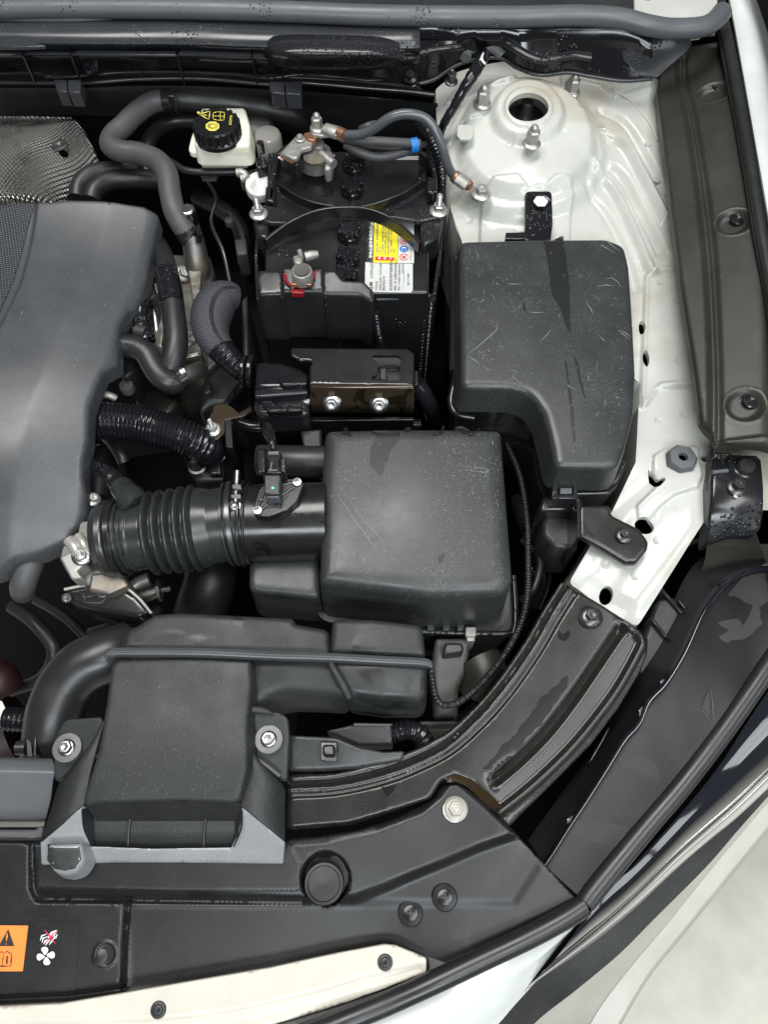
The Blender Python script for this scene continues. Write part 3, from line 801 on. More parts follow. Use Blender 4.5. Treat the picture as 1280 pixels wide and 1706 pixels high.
# ================================================================== cowl at the rear
cw = thing('cowl_panel', 'wet glossy black cowl panel with droplets across the back of the bay', 'cowl', P(500, 80, .97))
def row(ys, z, xs=(-40, 130, 300, 440, 560, 700)): return [(x, y, z) for x, y in zip(xs, ys)]
loft('cowl_deck', [row((30, 30, 28, 32, 42, 44), .992), row((46, 47, 46, 52, 58, 56), .990), row((70, 73, 73, 78, 80, 80), .986)], M['cowlgrey'], cw, thick=.001)
loft('cowl_face', [row((70, 73, 73, 78, 80, 80), .986), row((74, 77, 77, 82, 84, 84), .982), row((81, 84, 84, 88, 90, 88), .972), row((83, 85, 86, 90, 92, 90), .971)], M['gloss'], cw, thick=.001)
loft('cowl_ledge', [row((83, 85, 86, 90, 92, 90), .971), row((91, 92, 93, 98, 100, 97), .970)], M['cowlgrey'], cw, thick=.0012)
loft('cowl_lower_wall', [row((92, 93, 94, 99, 101, 98), .969), row((100, 102, 102, 106, 108, 108), .955), row((117, 124, 118, 124, 128, 138), .937), row((122, 127, 121, 128, 134, 146), .936)], M['gloss'], cw, thick=.001)
for (x0, x1) in ((-40, 38), (128, 293), (300, 440)):
    g = G(); g.tube([(x0, 90 if x0 < 100 else 88, .9715), (x1, 90 if x0 < 250 else 91, .9715)], .0045, lin=True, oval=.5); g.build('ledge_rib', M['cowlgrey'], cw)
for x in (38, 118, 295, 420):
    g = G(); g.prism([(x - 1.5, 84), (x + 1.5, 84), (x + 1.5, 94), (x - 1.5, 94)], .9745, .94); g.build('web', M['gloss'], cw)
# right half of the cowl
lip = [(690, 140, .935), (722, 132, .938), (760, 108, .945), (800, 96, .95), (836, 96, .95), (862, 112, .945), (900, 124, .942), (948, 120, .942), (985, 126, .94), (1040, 134, .938), (1088, 130, .938)]
mid = [(690, 92, .968), (722, 88, .968), (760, 78, .97), (800, 72, .97), (836, 70, .972), (872, 88, .966), (902, 104, .958), (945, 98, .958), (990, 98, .958), (1040, 100, .957), (1088, 104, .95)]
top = [(690, 46, .992), (722, 46, .992), (760, 46, .99), (800, 46, .99), (836, 46, .99), (872, 48, .99), (902, 46, .99), (945, 45, .99), (990, 45, .99), (1040, 50, .99), (1088, 60, .985)]
t2 = [(a, b + 22, .975) for a, b, c in top]
loft('cowl_corner', [top, t2, mid, [(a, b - 6, c + .004) for a, b, c in lip], lip], M['gloss'], cw, n=90, thick=.001, angle=30)
g = G(); g.tube([(836, 68, .973), (852, 75, .973), (880, 92, .966), (905, 100, .962), (930, 96, .963), (955, 92, .962), (985, 96, .96)], .0055, oval=.8); g.build('moulded_ridge', M['cowl'], cw)
g = G(); g.tube([(695, 90, .968), (735, 82, .970), (768, 78, .972)], .004); g.build('moulded_ridge', M['cowl'], cw)
g = G(); g.tube([(a, b + 1, c) for a, b, c in lip], .0022); g.build('lower_lip', M['cowlgrey'], cw)
loft('grey_end_panel', [[(1000, 40, .985), (1060, 52, .982), (1150, 60, .978)], [(1008, 70, .972), (1060, 80, .970), (1150, 80, .965)], [(1020, 108, .95), (1060, 112, .95), (1112, 114, .948)], [(1024, 118, .944), (1060, 126, .942), (1094, 131, .94)]], M['cowlgrey'], cw, smooth=True, thick=.0012)
# bulge over the wiper gear
loft('rounded_bulge', [[(444, 64, .988), (470, 58, .990), (540, 57, .990), (620, 60, .990), (668, 66, .988)],
                       [(440, 76, .985), (468, 72, .994), (540, 71, .995), (625, 76, .994), (674, 80, .985)],
                       [(440, 92, .975), (470, 90, .990), (540, 91, .991), (628, 93, .990), (674, 96, .975)],
                       [(446, 104, .962), (474, 106, .972), (540, 109, .973), (622, 109, .972), (670, 106, .962)],
                       [(456, 110, .952), (478, 115, .953), (540, 117, .953), (618, 117, .953), (660, 112, .952)]], M['cowl'], cw, smooth=True, sub=6)
g = G(); g.tube([(-40, 124, .938), (60, 121, .938), (82, 128, .938), (130, 127, .938), (200, 121, .938), (300, 120, .938), (400, 124, .938), (450, 130, .937), (505, 124, .938), (560, 128, .937), (610, 134, .936), (650, 134, .936), (690, 141, .935)], .0020)
g.build('lower_lip', M['cowl'], cw)
g = G(); g.tube([(-40, 137, .925), (130, 138, .925), (230, 132, .926), (340, 131, .926), (450, 140, .924), (505, 138, .925), (600, 146, .923), (680, 152, .922), (724, 158, .92)], .0026)
g.build('pinch_weld', M['darksteel'], cw)
loft('bulkhead_step', [[(-40, 125, .935), (300, 122, .935), (500, 126, .935), (700, 146, .93)], [(-40, 138, .915), (300, 136, .915), (500, 142, .915), (720, 162, .91)]], M['plastic'], cw)
for (x, y, w) in ((112, 142, 23), (475, 145, 28)):
    cl = G(); cl.prism([(x - w, y - 10), (x - 2, y - 9), (x - 1, y + 11), (x - w + 5, y + 9)], .944, .925); cl.prism([(x, y - 9), (x + w, y - 10), (x + w - 2, y + 12), (x + 1, y + 11)], .944, .925)
    cl.build('clip', M['cowlgrey'], cw, bevel=.001)
for (x, y, z) in ((151, 113, .948), (683, 128, .945)):
    g = G(); g.lathe([(.009, -.004), (.009, .002), (.005, .003), (.005, .006), (0, .006)], P(x, y, z), axis=(0, -.5, 1), n=20); g.build('plug', M['gloss'], cw)
fastener('acorn', cw, P(752, 136, .935), .008, M['darksteel'], 'bolt', axis=(0, -.2, 1))
g = G(); g.prism([(0, 66), (30, 62), (76, 76), (40, 78), (-10, 78)], .9905, .986); g.build('stiffener', M['cowlgrey'], cw, bevel=.001)
# weather seal
sl = thing('bonnet_seal', 'long grey rubber seal sagging across the top of the cowl', 'seal', P(600, 30, 1.0))
g = G(); g.tube([(-50, 16, 1.0), (120, 14, 1.0), (300, 15, 1.0), (480, 20, 1.0), (640, 26, 1.0), (850, 28, 1.0), (960, 26, 1.0), (1030, 30, .998), (1080, 42, .995), (1120, 48, .99), (1170, 45, .988), (1192, 34, .985), (1204, 20, .982)],
                .0115, oval=.9, ns=20); g.build('seal_tube', M['seal'], sl)
g = G(); g.tube([(-50, 31, .992), (120, 33, .992), (300, 25, .992), (480, 30, .992), (640, 40, .99), (850, 42, .99), (960, 40, .99), (1030, 42, .988), (1080, 53, .985), (1130, 58, .98), (1190, 56, .976)], .0028); g.build('seal_lip', M['seal'], sl)
# dark recess and body corner behind the seal
loft('cowl_recess', [[(-60, -40, .985), (600, -40, .985), (1060, -40, .985)], [(-60, 4, .985), (600, 10, .985), (1062, 18, .985)], [(-60, 22, .975), (600, 26, .975), (1062, 30, .975)]], M['plastic'], cw)
g = G(); g.prism([(-20, -30), (125, -30), (125, 3), (-20, 6)], .990, .97); g.build('recess_plate', M['gloss'], cw, bevel=.002)
bc = thing('scuttle_corner', 'white body corner with an oval hole above the rubber seal', 'body panel', P(1130, 10, .985))
relief('corner_plate', [(1056, -40, .988), (1200, -40, .988), (1196, 14, .986), (1178, 34, .985), (1120, 40, .985), (1075, 28, .986), (1058, 16, .988)], M['apron'], bc, zr=.002, skirt=.02, s=.008, r=.006, holes=[('c', 1078, -3, .987, .008, .005)])
# foam grommet with cable
fg = thing('foam_grommet', 'speckled grey foam collar where the black cable comes through the cowl', 'grommet', P(805, 80, .955))
g = G(); g.tube([(776, 97, .955), (780, 84, .958), (795, 76, .962), (812, 76, .962), (828, 82, .96), (836, 92, .955)], .0065, ns=12); g.build('foam_ring', M['foam'], fg)
cb = thing('taped_cable', 'black taped cable dropping from the cowl beside the strut tower', 'cable', P(800, 100, .94))
g = G(); g.tube([(808, 88, .955), (800, 105, .965), (786, 128, .965), (772, 150, .955), (757, 178, .94), (742, 202, .925), (733, 225, .90), (728, 250, .87)], [.0075, .0075, .007, .0062, .0055, .0052, .005, .005], rib=(.011, .0004, 3)); g.build('cable_sheath', M['loom'], cb)
g = G(); g.tube([(806, 88, .967), (803, 97, .974), (806, 104, .972), (809, 106, .972)], .0013); g.tube([(803, 97, .974), (800, 100, .974)], .001); g.build('pale_tag_tie', M['white'], cb)
# bulkhead insulation roll
ins = thing('bulkhead_insulation', 'dark rolled insulation running below the cowl across the bulkhead', 'insulation', P(300, 170, .90))
loft('insulation_roll', [[(-60, 142, .915), (130, 142, .915), (300, 142, .915), (500, 152, .91), (730, 172, .905)],
                         [(-60, 150, .914), (130, 150, .914), (300, 146, .914), (500, 156, .91), (730, 176, .90)],
                         [(-60, 172, .89), (130, 172, .89), (300, 172, .89), (500, 180, .88), (730, 200, .88)],
                         [(-60, 195, .86), (130, 192, .86), (300, 200, .85), (500, 220, .84), (730, 240, .84)]], M['hosedark'], ins, smooth=True)
# ================================================================== heat shield
hs = thing('heat_shield', 'embossed bright metal heat shield with a round hole behind the engine cover', 'heat shield', P(80, 260, .87))
o = relief('shield_sheet', [(-50, 205, .895), (60, 205, .895), (125, 196, .90), (140, 215, .895), (158, 250, .88), (164, 275, .865), (150, 290, .86), (120, 325, .855), (100, 345, .855), (-50, 350, .86)], M['shield'], hs,
           zr=.006, skirt=.03, s=.006, r=.008, ctrl=[(60, 260, .895), (0, 280, .892)], holes=[('c', 100, 243, .893, .0055)], angle=80)
hz = SURF[o.name]
loft('folded_flange', [[(-50, 196, .912), (40, 194, .912), (118, 196, .905)], [(-50, 207, .897), (40, 207, .897), (122, 200, .90)]], M['shield'], hs, thick=.0008)
g = G(); c = on(hz, 100, 243); g.lathe([(.0095, .0005), (.0095, .002), (.006, .0025), (.0055, .0)], c, n=24); g.build('eyelet', M['steel'], hs)
g = G(); g.lathe([(.006, -.002), (0, -.002)], c, n=16); g.build('bolt', M['ink'], hs)
# ================================================================== engine cover
ec = thing('engine_cover', 'large slate grey plastic engine cover with rounded ridge filling the left edge', 'engine cover', P(100, 650, .88))
ol = [(-60, 340, .915), (60, 338, .917), (84, 334, .915), (110, 331, .915), (160, 332, .912), (205, 336, .908), (240, 342, .902), (263, 355, .893), (257, 392, .890), (250, 424, .889), (243, 467, .887), (232, 500, .886), (226, 513, .885),
      (213, 517, .885), (198, 541, .884), (195, 568, .883), (195, 606, .882), (170, 620, .881), (158, 648, .880), (148, 674, .878), (146, 729, .876), (138, 766, .875), (138, 796, .873), (144, 822, .870), (144, 855, .866), (134, 876, .860), (114, 902, .850), (67, 924, .840), (23, 935, .836), (0, 955, .832), (-60, 975, .83)]
feats = [f_area([(62, 340), (52, 380), (28, 470), (0, 538), (-40, 620), (-200, 620), (-200, 300), (62, 300)], .915, -.006, .007, .01),
         ('ramp', np.array([P(196, 300, .912), P(-30, 930, .89)]), .15),
         ('ramp', np.array([P(262, 290, .905), P(120, 800, .885)]), .30)]
o = relief('cover_shell', ol, M['engine_cover'], ec, zr=.004, skirt=.016, draft=.0, feats=feats, s=.006, r=.004, angle=60,
           comp=True, ctrl=[(60, 500, .922), (0, 700, .920), (40, 790, .903), (0, 850, .889), (-60, 700, .922), (120, 420, .921)])
ez = SURF[o.name]
patch('patterned_insert', [(-50, 343), (50, 342), (56, 346), (46, 380), (22, 468), (0, 520), (-50, 610)], ez, M['carbon'], ec, lift=.0012)
sc = []
for k in range(46):
    a, b = random.choice([(random.uniform(90, 240), random.uniform(360, 520)), (random.uniform(30, 180), random.uniform(500, 880))]); an = random.uniform(0, 3.1); l = random.uniform(.4, 3) if k > 10 else random.uniform(3, 9)
    if a > 235 - (b - 350) * .25: continue
    sc.append(([(a, b), (a + l * .5 * math.cos(an), b + l * .5 * math.sin(an)), (a + l * math.cos(an + .2), b + l * math.sin(an + .2))], random.uniform(.5, 1.0)))
strokes('scratch_marks', sc, ez, M['scratch'], ec)
# ================================================================== hoses on the left
def hose(name, label, pts, r, m, **k):
    t = thing(name, label, k.pop('cat', 'hose'), PP(pts[0])); g = G(); g.tube(pts, r, ns=20, **k); g.build('hose_body', m, t, uv=True); return t
def band(parent, pts, r, m=None, name='hose_clamp', w=None):
    g = G(); g.tube(pts, r, ns=24, step=.002, lin=True); return g.build(name, m or M['satin'], parent, bevel=.0006)
h = hose('coolant_hose', 'bent grey rubber coolant hose looping down beside the engine cover', [(276, 166, .90), (250, 172, .90), (225, 190, .90), (205, 210, .90), (188, 226, .90), (184, 242, .90), (202, 252, .90), (232, 256, .90), (262, 268, .90), (278, 290, .90), (283, 320, .895), (290, 350, .888), (302, 374, .878), (316, 394, .868)], [.0125] * 5 + [.0128] * 9, M['hose'])
g = G(); g.tube([(308, 384, .872), (318, 397, .867)], .0138, lin=True); g.build('hose_clamp', M['satin'], h)
g = G(); g.box(P(330, 392, .872), (.006, .012, .012), (0, .3, .4)); g.build('clamp_ear', M['satin'], h)
t = hose('heater_hose', 'thick black heater hose behind the white brake fluid reservoir', [(272, 166, .90), (300, 166, .90), (350, 170, .895), (400, 174, .89), (450, 182, .885), (490, 196, .87), (505, 222, .83)], .0135, M['hosedark'])
g = G(); g.tube([(273, 167, .90), (287, 167, .90)], .0155, lin=True); g.build('hose_clamp', M['satin'], t, bevel=.001)
g = G(); g.tube([(292, 167, .90), (296, 167, .90)], .016, lin=True); g.build('hose_clamp', M['plastic'], t, bevel=.001)
g = G(); g.prism([(278, 150), (290, 150), (290, 160), (278, 160)], .926, .91); g.build('clamp_ear', M['satin'], t, bevel=.001)
hose('vacuum_hose', 'black hose arching under the bent grey hose near the bulkhead', [(330, 200, .86), (290, 202, .86), (262, 215, .86), (246, 240, .86), (240, 270, .85), (250, 300, .84)], .0095, M['hosedark'])
hose('upper_bypass_hose', 'black rubber hose curling from the heat shield towards the bulkhead pipe', [(128, 330, .865), (132, 308, .87), (150, 290, .872), (176, 284, .868), (205, 282, .862), (222, 276, .86), (214, 266, .86)], .0105, M['hosedark'])
hose('lower_bypass_hose', 'lower black hose curving just behind the top edge of the engine cover', [(152, 334, .862), (160, 314, .866), (186, 300, .864), (230, 298, .858), (262, 300, .85), (280, 310, .84)], .0115, M['hosedark'])
hose('breather_pipe', 'thin black pipe crossing below the white brake fluid reservoir', [(285, 270, .86), (310, 284, .862), (350, 287, .862), (395, 286, .862)], .0045, M['rubber'])
# coolant outlet housing (bright casting behind hoses)
M['castbright'] = mat('bright_cast_aluminium', (0.40, 0.385, 0.35), 0.34, metal=0.7, rvar=0.12, grain=0.6, gscale=500, gdist=0.0008, tint=(0.16, 0.13, 0.10), tscale=30, tthr=0.5)
wo = thing('water_outlet', 'cast aluminium coolant outlet housing beside the engine cover', 'engine casting', P(300, 450, .82))
def blob(name, pts, zt, zb, m, parent, bevel=.003, angle=38, label=None):
    g = G(); g.prism(pts, zt, zb); return g.build(name, m, parent, bevel=bevel, angle=angle, label=label, segs=3)
g = G(); g.tube([(312, 372, .868), (322, 404, .855), (328, 440, .835), (330, 470, .81)], [.013, .0135, .015, .017], ns=20); g.build('outlet_neck', M['alu'], wo)
g = G(); g.lathe([(.010, 0), (.010, .02), (.008, .022), (0, .022)], P(318, 372, .872), n=8); g.build('bleed_cap', M['steel'], wo, bevel=.001)
blob('housing_body', [(240, 470), (262, 436), (290, 422), (318, 424), (334, 440), (340, 520), (336, 590), (300, 600), (240, 600), (230, 520)], .822, .70, M['castbright'], wo, .004)
blob('flange_face', [(311, 420), (318, 416), (334, 418), (337, 440), (330, 520), (322, 520), (312, 440)], .838, .77, M['castbright'], wo, .002)
blob('upper_web', [(238, 440), (258, 436), (276, 452), (270, 478), (246, 500), (236, 480)], .838, .80, M['castbright'], wo, .003)
blob('lower_web', [(232, 520), (262, 512), (276, 540), (270, 580), (240, 572)], .834, .80, M['castbright'], wo, .003)
blob('side_cover', [(336, 422), (350, 426), (356, 450), (354, 490), (336, 500)], .822, .75, M['liner'], wo, .004)
for (a, b, z) in ((306, 456, .828), (318, 565, .822)): fastener('flange', wo, P(a, b, z), .0105, M['tin'], axis=(.5, -.4, 1))
g = G(); g.tube([(240, 470, .83), (262, 478, .832), (276, 500, .83), (280, 540, .825), (276, 575, .82)], .006); g.tube([(236, 500, .83), (255, 520, .832), (262, 560, .826)], .008); g.build('cast_rib', M['steel'], wo)
blob('lower_boss', [(262, 590), (336, 590), (360, 560), (365, 600), (338, 625), (262, 625)], .795, .70, M['alu'], wo, .004)
g = G(); g.tube([(236, 440, .83), (246, 455, .84), (256, 470, .845), (262, 490, .84)], .004); g.build('bracket_edge', M['steel'], wo)
h = hose('bypass_loop_hose', 'black hose bending down across the cast aluminium housing', [(264, 408, .860), (273, 430, .868), (280, 460, .876), (287, 500, .874), (291, 540, .87), (293, 570, .866), (288, 600, .86), (278, 622, .852), (262, 632, .845)], [.0105, .0115, .012, .0122, .0128, .013, .013, .0125, .0115], M['hosedark'])
g = G(); g.tube([(277, 452, .878), (284, 480, .877), (287, 505, .8755)], .0128, ns=20); g.build('wet_sleeve', M['gloss'], h)
h2 = hose('printed_hose', 'matt black hose with white dashed print curving out from under the cover', [(185, 578, .868), (205, 576, .87), (225, 578, .87), (244, 590, .868), (255, 610, .864), (268, 628, .86), (286, 638, .855), (300, 632, .85)], .0125, M['rubber'])
pr = [(198, 567), (206, 566), (213, 567), (238, 574), (248, 584), (256, 596), (262, 607), (270, 618), (284, 628), (298, 622)]
g = G()
R_ = resample(np.array([list(P(a, b, .885)) for a, b in pr]), .003)
for i in range(0, len(R_) - 2, 2): g.tube([R_[i], R_[i] * .45 + R_[i + 1] * .55], .00042, world=True, lin=True, ns=5)
g.build('white_print', M['hose'], h2)
g = G(); g.tube([(294, 634, .853), (304, 628, .852)], .0135, lin=True); g.build('hose_clamp', M['satin'], h2)
g = G(); g.tube([(300, 622, .862), (307, 618, .862)], .005, lin=True); g.build('clamp_ear', M['steel'], h2)
g = G(); g.tube([(300, 630, .851), (318, 622, .845), (335, 616, .83)], .0095); g.build('pipe_stub', M['alu'], h2)
sn = thing('ribbed_connector', 'small ribbed black connector boot between cover and hoses', 'connector', P(237, 520, .86))
g = G(); g.tube([(248, 478, .855), (240, 500, .862), (234, 520, .866), (236, 545, .862), (244, 570, .858)], [.005, .0055, .0095, .0105, .011], rib=(.006, .0009, 1)); g.build('boot', M['gloss'], sn)
g = G(); g.tube([(228, 552, .866), (244, 556, .866)], .0085, lin=True); g.build('collar', M['plastic'], sn)
# braided hose into the control unit plug
br = thing('braided_hose', 'fat braided grey wiring sleeve curving like a question mark beside the battery', 'braided sleeve', P(370, 500, .86))
g = G(); g.tube([(394, 497, .868), (382, 495, .872), (368, 500, .874), (355, 516, .874), (350, 540, .872), (356, 565, .87), (370, 584, .868)], [.0135, .0175, .021, .0225, .021, .018, .0145], ns=28, step=.002); g.build('sleeve', M['braid'], br, uv=True)
g = G(); g.tube([(368, 582, .868), (380, 595, .866), (393, 608, .864), (406, 618, .862)], [.0145, .0135, .0125, .0122], ns=24, rib=(.0035, .0008, 1), step=.0008); g.build('ribbed_end', M['loom'], br)
# plug with locking lever
cn = thing('control_unit_plug', 'shiny black locking plug joining the braided hose to the metal bracket', 'plug', P(465, 640, .86))
g = G(); g.tube([(404, 617, .866), (412, 618, .866)], .0165, lin=True, ns=24); g.tube([(415, 618, .866), (424, 619, .866)], .018, lin=True, ns=24); g.build('collar', M['gloss'], cn, bevel=.0015)
blob('plug_body', [(424, 600), (470, 602), (500, 612), (516, 622), (516, 648), (424, 648)], .880, .83, M['gloss'], cn, .006)
blob('lock_lever', [(424, 648), (512, 644), (514, 655), (424, 662)], .878, .85, M['loom'], cn, .002)
blob('plug_shell', [(424, 660), (512, 656), (516, 690), (430, 692), (422, 676)], .866, .83, M['cowl'], cn, .005)
blob('lever_wing', [(462, 632), (485, 622), (512, 628), (512, 640), (470, 642)], .8855, .875, M['gloss'], cn, .002)
blob('lever_wing', [(430, 664), (448, 662), (468, 676), (504, 676), (504, 684), (446, 686)], .872, .86, M['gloss'], cn, .002)
# lower black pump and mounting bracket behind the plug
lb = thing('transmission_cover', 'dark plastic housing below the braided sleeve', 'housing', P(370, 640, .80))
blob('cover_body', [(352, 616), (372, 604), (398, 620), (408, 645), (392, 672), (352, 672), (330, 690), (336, 640)], .80, .66, M['plastic'], lb, .006)
blob('raised_edge', [(398, 634), (408, 640), (368, 690), (360, 684)], .81, .78, M['gloss'], lb, .002)
blob('small_boss', [(338, 636), (350, 634), (352, 652), (340, 656)], .81, .78, M['plastic'], lb, .002)
mb = thing('battery_mount_bracket', 'brown black steel bracket with one silver nut left of the metal plate', 'bracket', P(380, 700, .83))
g = G(); g.prism([(358, 674), (372, 672), (384, 676), (398, 688), (418, 676), (420, 684), (404, 694), (390, 696), (374, 700), (374, 720), (362, 732), (346, 732), (338, 718), (346, 700)], .835, .832); g.build('bracket_plate', M['brownwet'], mb, bevel=.0008)
g = G(); g.prism([(374, 700), (385, 697), (388, 745), (376, 745)], .834, .76); g.build('bracket_leg', M['satin'], mb, bevel=.0008)
fastener('nut', mb, P(355, 716, .836), .0085, M['nut'], 'nut')
# corrugated hose
ch = thing('corrugated_hose', 'fat glossy black ribbed hose running out from under the engine cover', 'hose', P(240, 705, .85))
g = G(); g.tube([(135, 700, .845), (155, 701, .85), (190, 702, .852), (230, 706, .85), (270, 716, .845), (305, 728, .838), (335, 742, .825), (350, 752, .80)], .0185, ns=26, rib=(.0042, .0013, 1), step=.0007); g.build('ribbed_tube', M['loom'], ch)
g = G(); g.tube([(132, 741, .84), (145, 743, .84), (166, 740, .84)], .0014); g.build('wire_clip', M['steel'], ch)
g = G(); g.tube([(158, 657, .86), (180, 658, .86), (192, 664, .855)], .004); g.build('grey_stub', M['tin'], ch)
# throttle linkage hoses under the cover
hose('narrow_breather_hose', 'narrow black hose under the corrugated hose', [(176, 726, .81), (188, 738, .815), (200, 756, .815), (206, 770, .81)], .007, M['rubber'])
h = hose('bellows_breather_hose', 'small wet black hose running from the cover into the intake bellows', [(120, 766, .84), (145, 773, .852), (165, 780, .86), (185, 792, .866), (200, 806, .868)], .0078, M['gloss'])
# things in the dark well
dk = thing('gearbox_top', 'dark gearbox casting in the deep gap between hoses', 'gearbox', P(300, 760, .70))
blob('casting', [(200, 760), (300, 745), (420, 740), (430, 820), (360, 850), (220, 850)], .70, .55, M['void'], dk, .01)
blob('bracket_arm', [(300, 752), (322, 748), (352, 770), (372, 772), (372, 800), (330, 802), (318, 790)], .80, .77, M['plastic'], dk, .003)
g = G(); g.lathe([(.0105, 0), (.0105, .008), (.008, .009), (.007, .002), (0, .001)], P(331, 782, .80), n=24); g.build('bush_ring', M['steel'], dk)
blob('plug_block', [(348, 768), (368, 768), (368, 790), (348, 790)], .808, .79, M['satin'], dk, .002)
g = G(); g.tube([(165, 700, .76), (166, 760, .76), (160, 830, .75)], .02); g.build('vertical_pipe', M['hosedark'], dk)
blob('linkage_arm', [(220, 650), (262, 645), (300, 668), (280, 690), (230, 688)], .76, .7, M['liner'], dk, .006)
g = G(); g.lathe([(.008, 0), (.008, .01), (0, .012)], P(214, 650, .80), n=12); g.build('sensor_head', M['tin'], dk)
blob('sensor_body', [(196, 598), (218, 594), (222, 620), (206, 630), (194, 616)], .82, .77, M['plastic'], dk, .004)
bx = thing('small_wiring_clip', 'small grey clip block in the dark gap left of the battery', 'clip', P(400, 408, .78))
blob('clip_block', [(390, 398), (410, 396), (412, 422), (394, 424)], .78, .74, M['hose'], bx, .003)
g = G(); g.lathe([(.006, 0), (.006, .008), (.003, .009), (0, .009)], P(383, 374, .79), n=12); g.build('stub', M['hose'], bx)

# ================================================================== brake fluid reservoir
rv = thing('brake_fluid_reservoir', 'milky white brake fluid reservoir with black screw cap', 'fluid reservoir', P(368, 230, .88))
relief('upper_tank', [(334, 178, .905, .006), (408, 177, .905, .008), (416, 205, .905, .01), (417, 242, .905, .008), (322, 240, .905, .008), (326, 205, .905, .006)], M['reservoir'], rv, zr=.005, skirt=.022, draft=.002, s=.005, angle=50)
relief('seam_flange', [(328, 202, .888, .008), (414, 200, .888, .008), (419, 254, .888, .010), (312, 254, .888, .010), (318, 228, .888, .006)], M['reservoir'], rv, zr=.002, skirt=.005, s=.006)
relief('lower_tank', [(330, 206, .884, .008), (412, 206, .884, .008), (415, 252, .884, .010), (318, 252, .884, .010)], M['reservoir'], rv, zr=.001, skirt=.028, draft=-.006, s=.006)
cc = P(359, 203, .922)
g = G(); pr = [(.0285, -.020), (.0285, -.015), (.0262, -.013), (.0262, -.002), (.0245, 0), (0, 0.0002)]
g.lathe(pr, cc, n=48)
for k in range(20):
    a = 2 * math.pi * k / 20; g.lathe([(.0026, -.014), (.0026, -.002), (.0014, 0), (0, 0)], cc + np.array([.0262 * math.cos(a), .0262 * math.sin(a), 0]), n=8)
cap = g.build('screw_cap', M['cap'], rv, angle=35)
zc = cc[2]
def cp(poly, name='symbol', m='capyellow', lift=.0006): return patch(name, poly, zc, M[m], cap, lift=lift, s=.003)
def frame(pts, w):                      # outline of a polygon as strokes
    return [([pts[i], ((pts[i][0] + pts[(i + 1) % len(pts)][0]) / 2, (pts[i][1] + pts[(i + 1) % len(pts)][1]) / 2), pts[(i + 1) % len(pts)]], w) for i in range(len(pts))]
strokes('warning_triangle', frame([(332, 191), (350, 186), (348, 200)], 1.8) + [([(337, 192), (341, 192.6), (346, 193)], 1.6)], zc, M['capyellow'], cap, lift=.0007)['kind'] = 'thing'
strokes('book_symbol', frame([(355, 189), (362, 187), (362, 201), (355, 199)], 1.4) + frame([(362, 187), (374, 188), (373, 201), (362, 201)], 1.4) + [([(354, 194), (362, 194), (374, 195)], 1.4), ([(367, 187), (367, 194), (367, 201)], 1.3)], zc, M['capyellow'], cap, lift=.0007)['kind'] = 'thing'
oc = [(354 + 12 * math.cos(a) * 1.0, 211 + 8.4 * math.sin(a)) for a in np.arange(8) * math.pi / 4 + .39]
cp(oc, 'octagon_badge')
ring = [([(354 + 5 * math.cos(a), 211 + 3.6 * math.sin(a)) for a in np.linspace(0, 6.28, 24)], 1.5), ([(354 + 7.6 * math.cos(a), 211 + 5.4 * math.sin(a)) for a in np.linspace(2.2, 4.1, 10)], 1.2), ([(354 + 7.6 * math.cos(a), 211 + 5.4 * math.sin(a)) for a in np.linspace(-.95, .95, 10)], 1.2)]
g_ = [ (l, w) for l, w in ring]
st_ = strokes('brake_ring', [(np.array(l).tolist(), w) for l, w in g_], zc, M['ink'], cap, lift=.0009); st_['kind'] = 'thing'
writing('cap_lettering', [('DOT4', 385.5, 209, 4.3, .12, -1, 1.0)], zc, M['capyellow'], cap, lift=.0007, bold=.02)
patch('dot', [(328, 187), (332, 186.5), (333, 189.5), (329.5, 190.5)], zc, M['capyellow'], cap, lift=.0006, s=.002)
# master cylinder and pump with round label
mc = thing('brake_booster_unit', 'cast brake master cylinder with round white label beside the reservoir', 'brake unit', P(430, 270, .86))
g = G(); g.tube([(395, 215, .85), (425, 222, .85), (452, 226, .85)], [.02, .022, .018], ns=24); g.build('cylinder', M['tin'], mc)
g = G(); g.lathe([(.017, -.03), (.017, 0), (.015, .003), (0, .003)], P(446, 226, .885), n=24); g.build('sensor_cap', M['silver'], mc)
g = G(); g.lathe([(.0045, 0), (.0045, .014), (0, .014)], P(436, 254, .885), n=14); g.build('stud', M['steel'], mc)
blob('black_plug', [(424, 262), (440, 258), (446, 276), (428, 280)], .885, .86, M['gloss'], mc, .002)
g = G(); g.tube([(394, 288, .872), (402, 288, .872), (410, 294, .87), (402, 298, .868)], .0055); g.build('union', M['tin'], mc)
blob('cast_arm', [(398, 286), (432, 278), (440, 284), (412, 302), (400, 300)], .868, .85, M['alu'], mc, .003)
c = P(432, 306, .868)
g = G(); g.lathe([(.018, -.012), (.018, -.002), (.0168, 0), (0, .0002)], c, axis=(0, -.25, 1), n=32); pd = g.build('label_disc', M['sticker'], mc)
writing('label_print', [('TIZE', 417.5, 307, 4.2, .15, 1), ('7722', 422.5, 303, 4, .12, 1), ], .8705, M['greyink'], pd, lift=.003)
tg = thing('dim_data_tag', 'dim pale tag under the brake fluid reservoir', 'tag', P(348, 294, .85))
g = G(); g.prism([(333, 290), (364, 290), (360, 300), (337, 300)], .85, .848); g.build('tag_plate', M['hose'], tg)
g = G(); g.tube([(340, 293, .852), (343, 290, .853), (346, 293, .852), (352, 293, .852), (355, 291, .852)], .0008); g.build('scribble', M['ink'], tg)
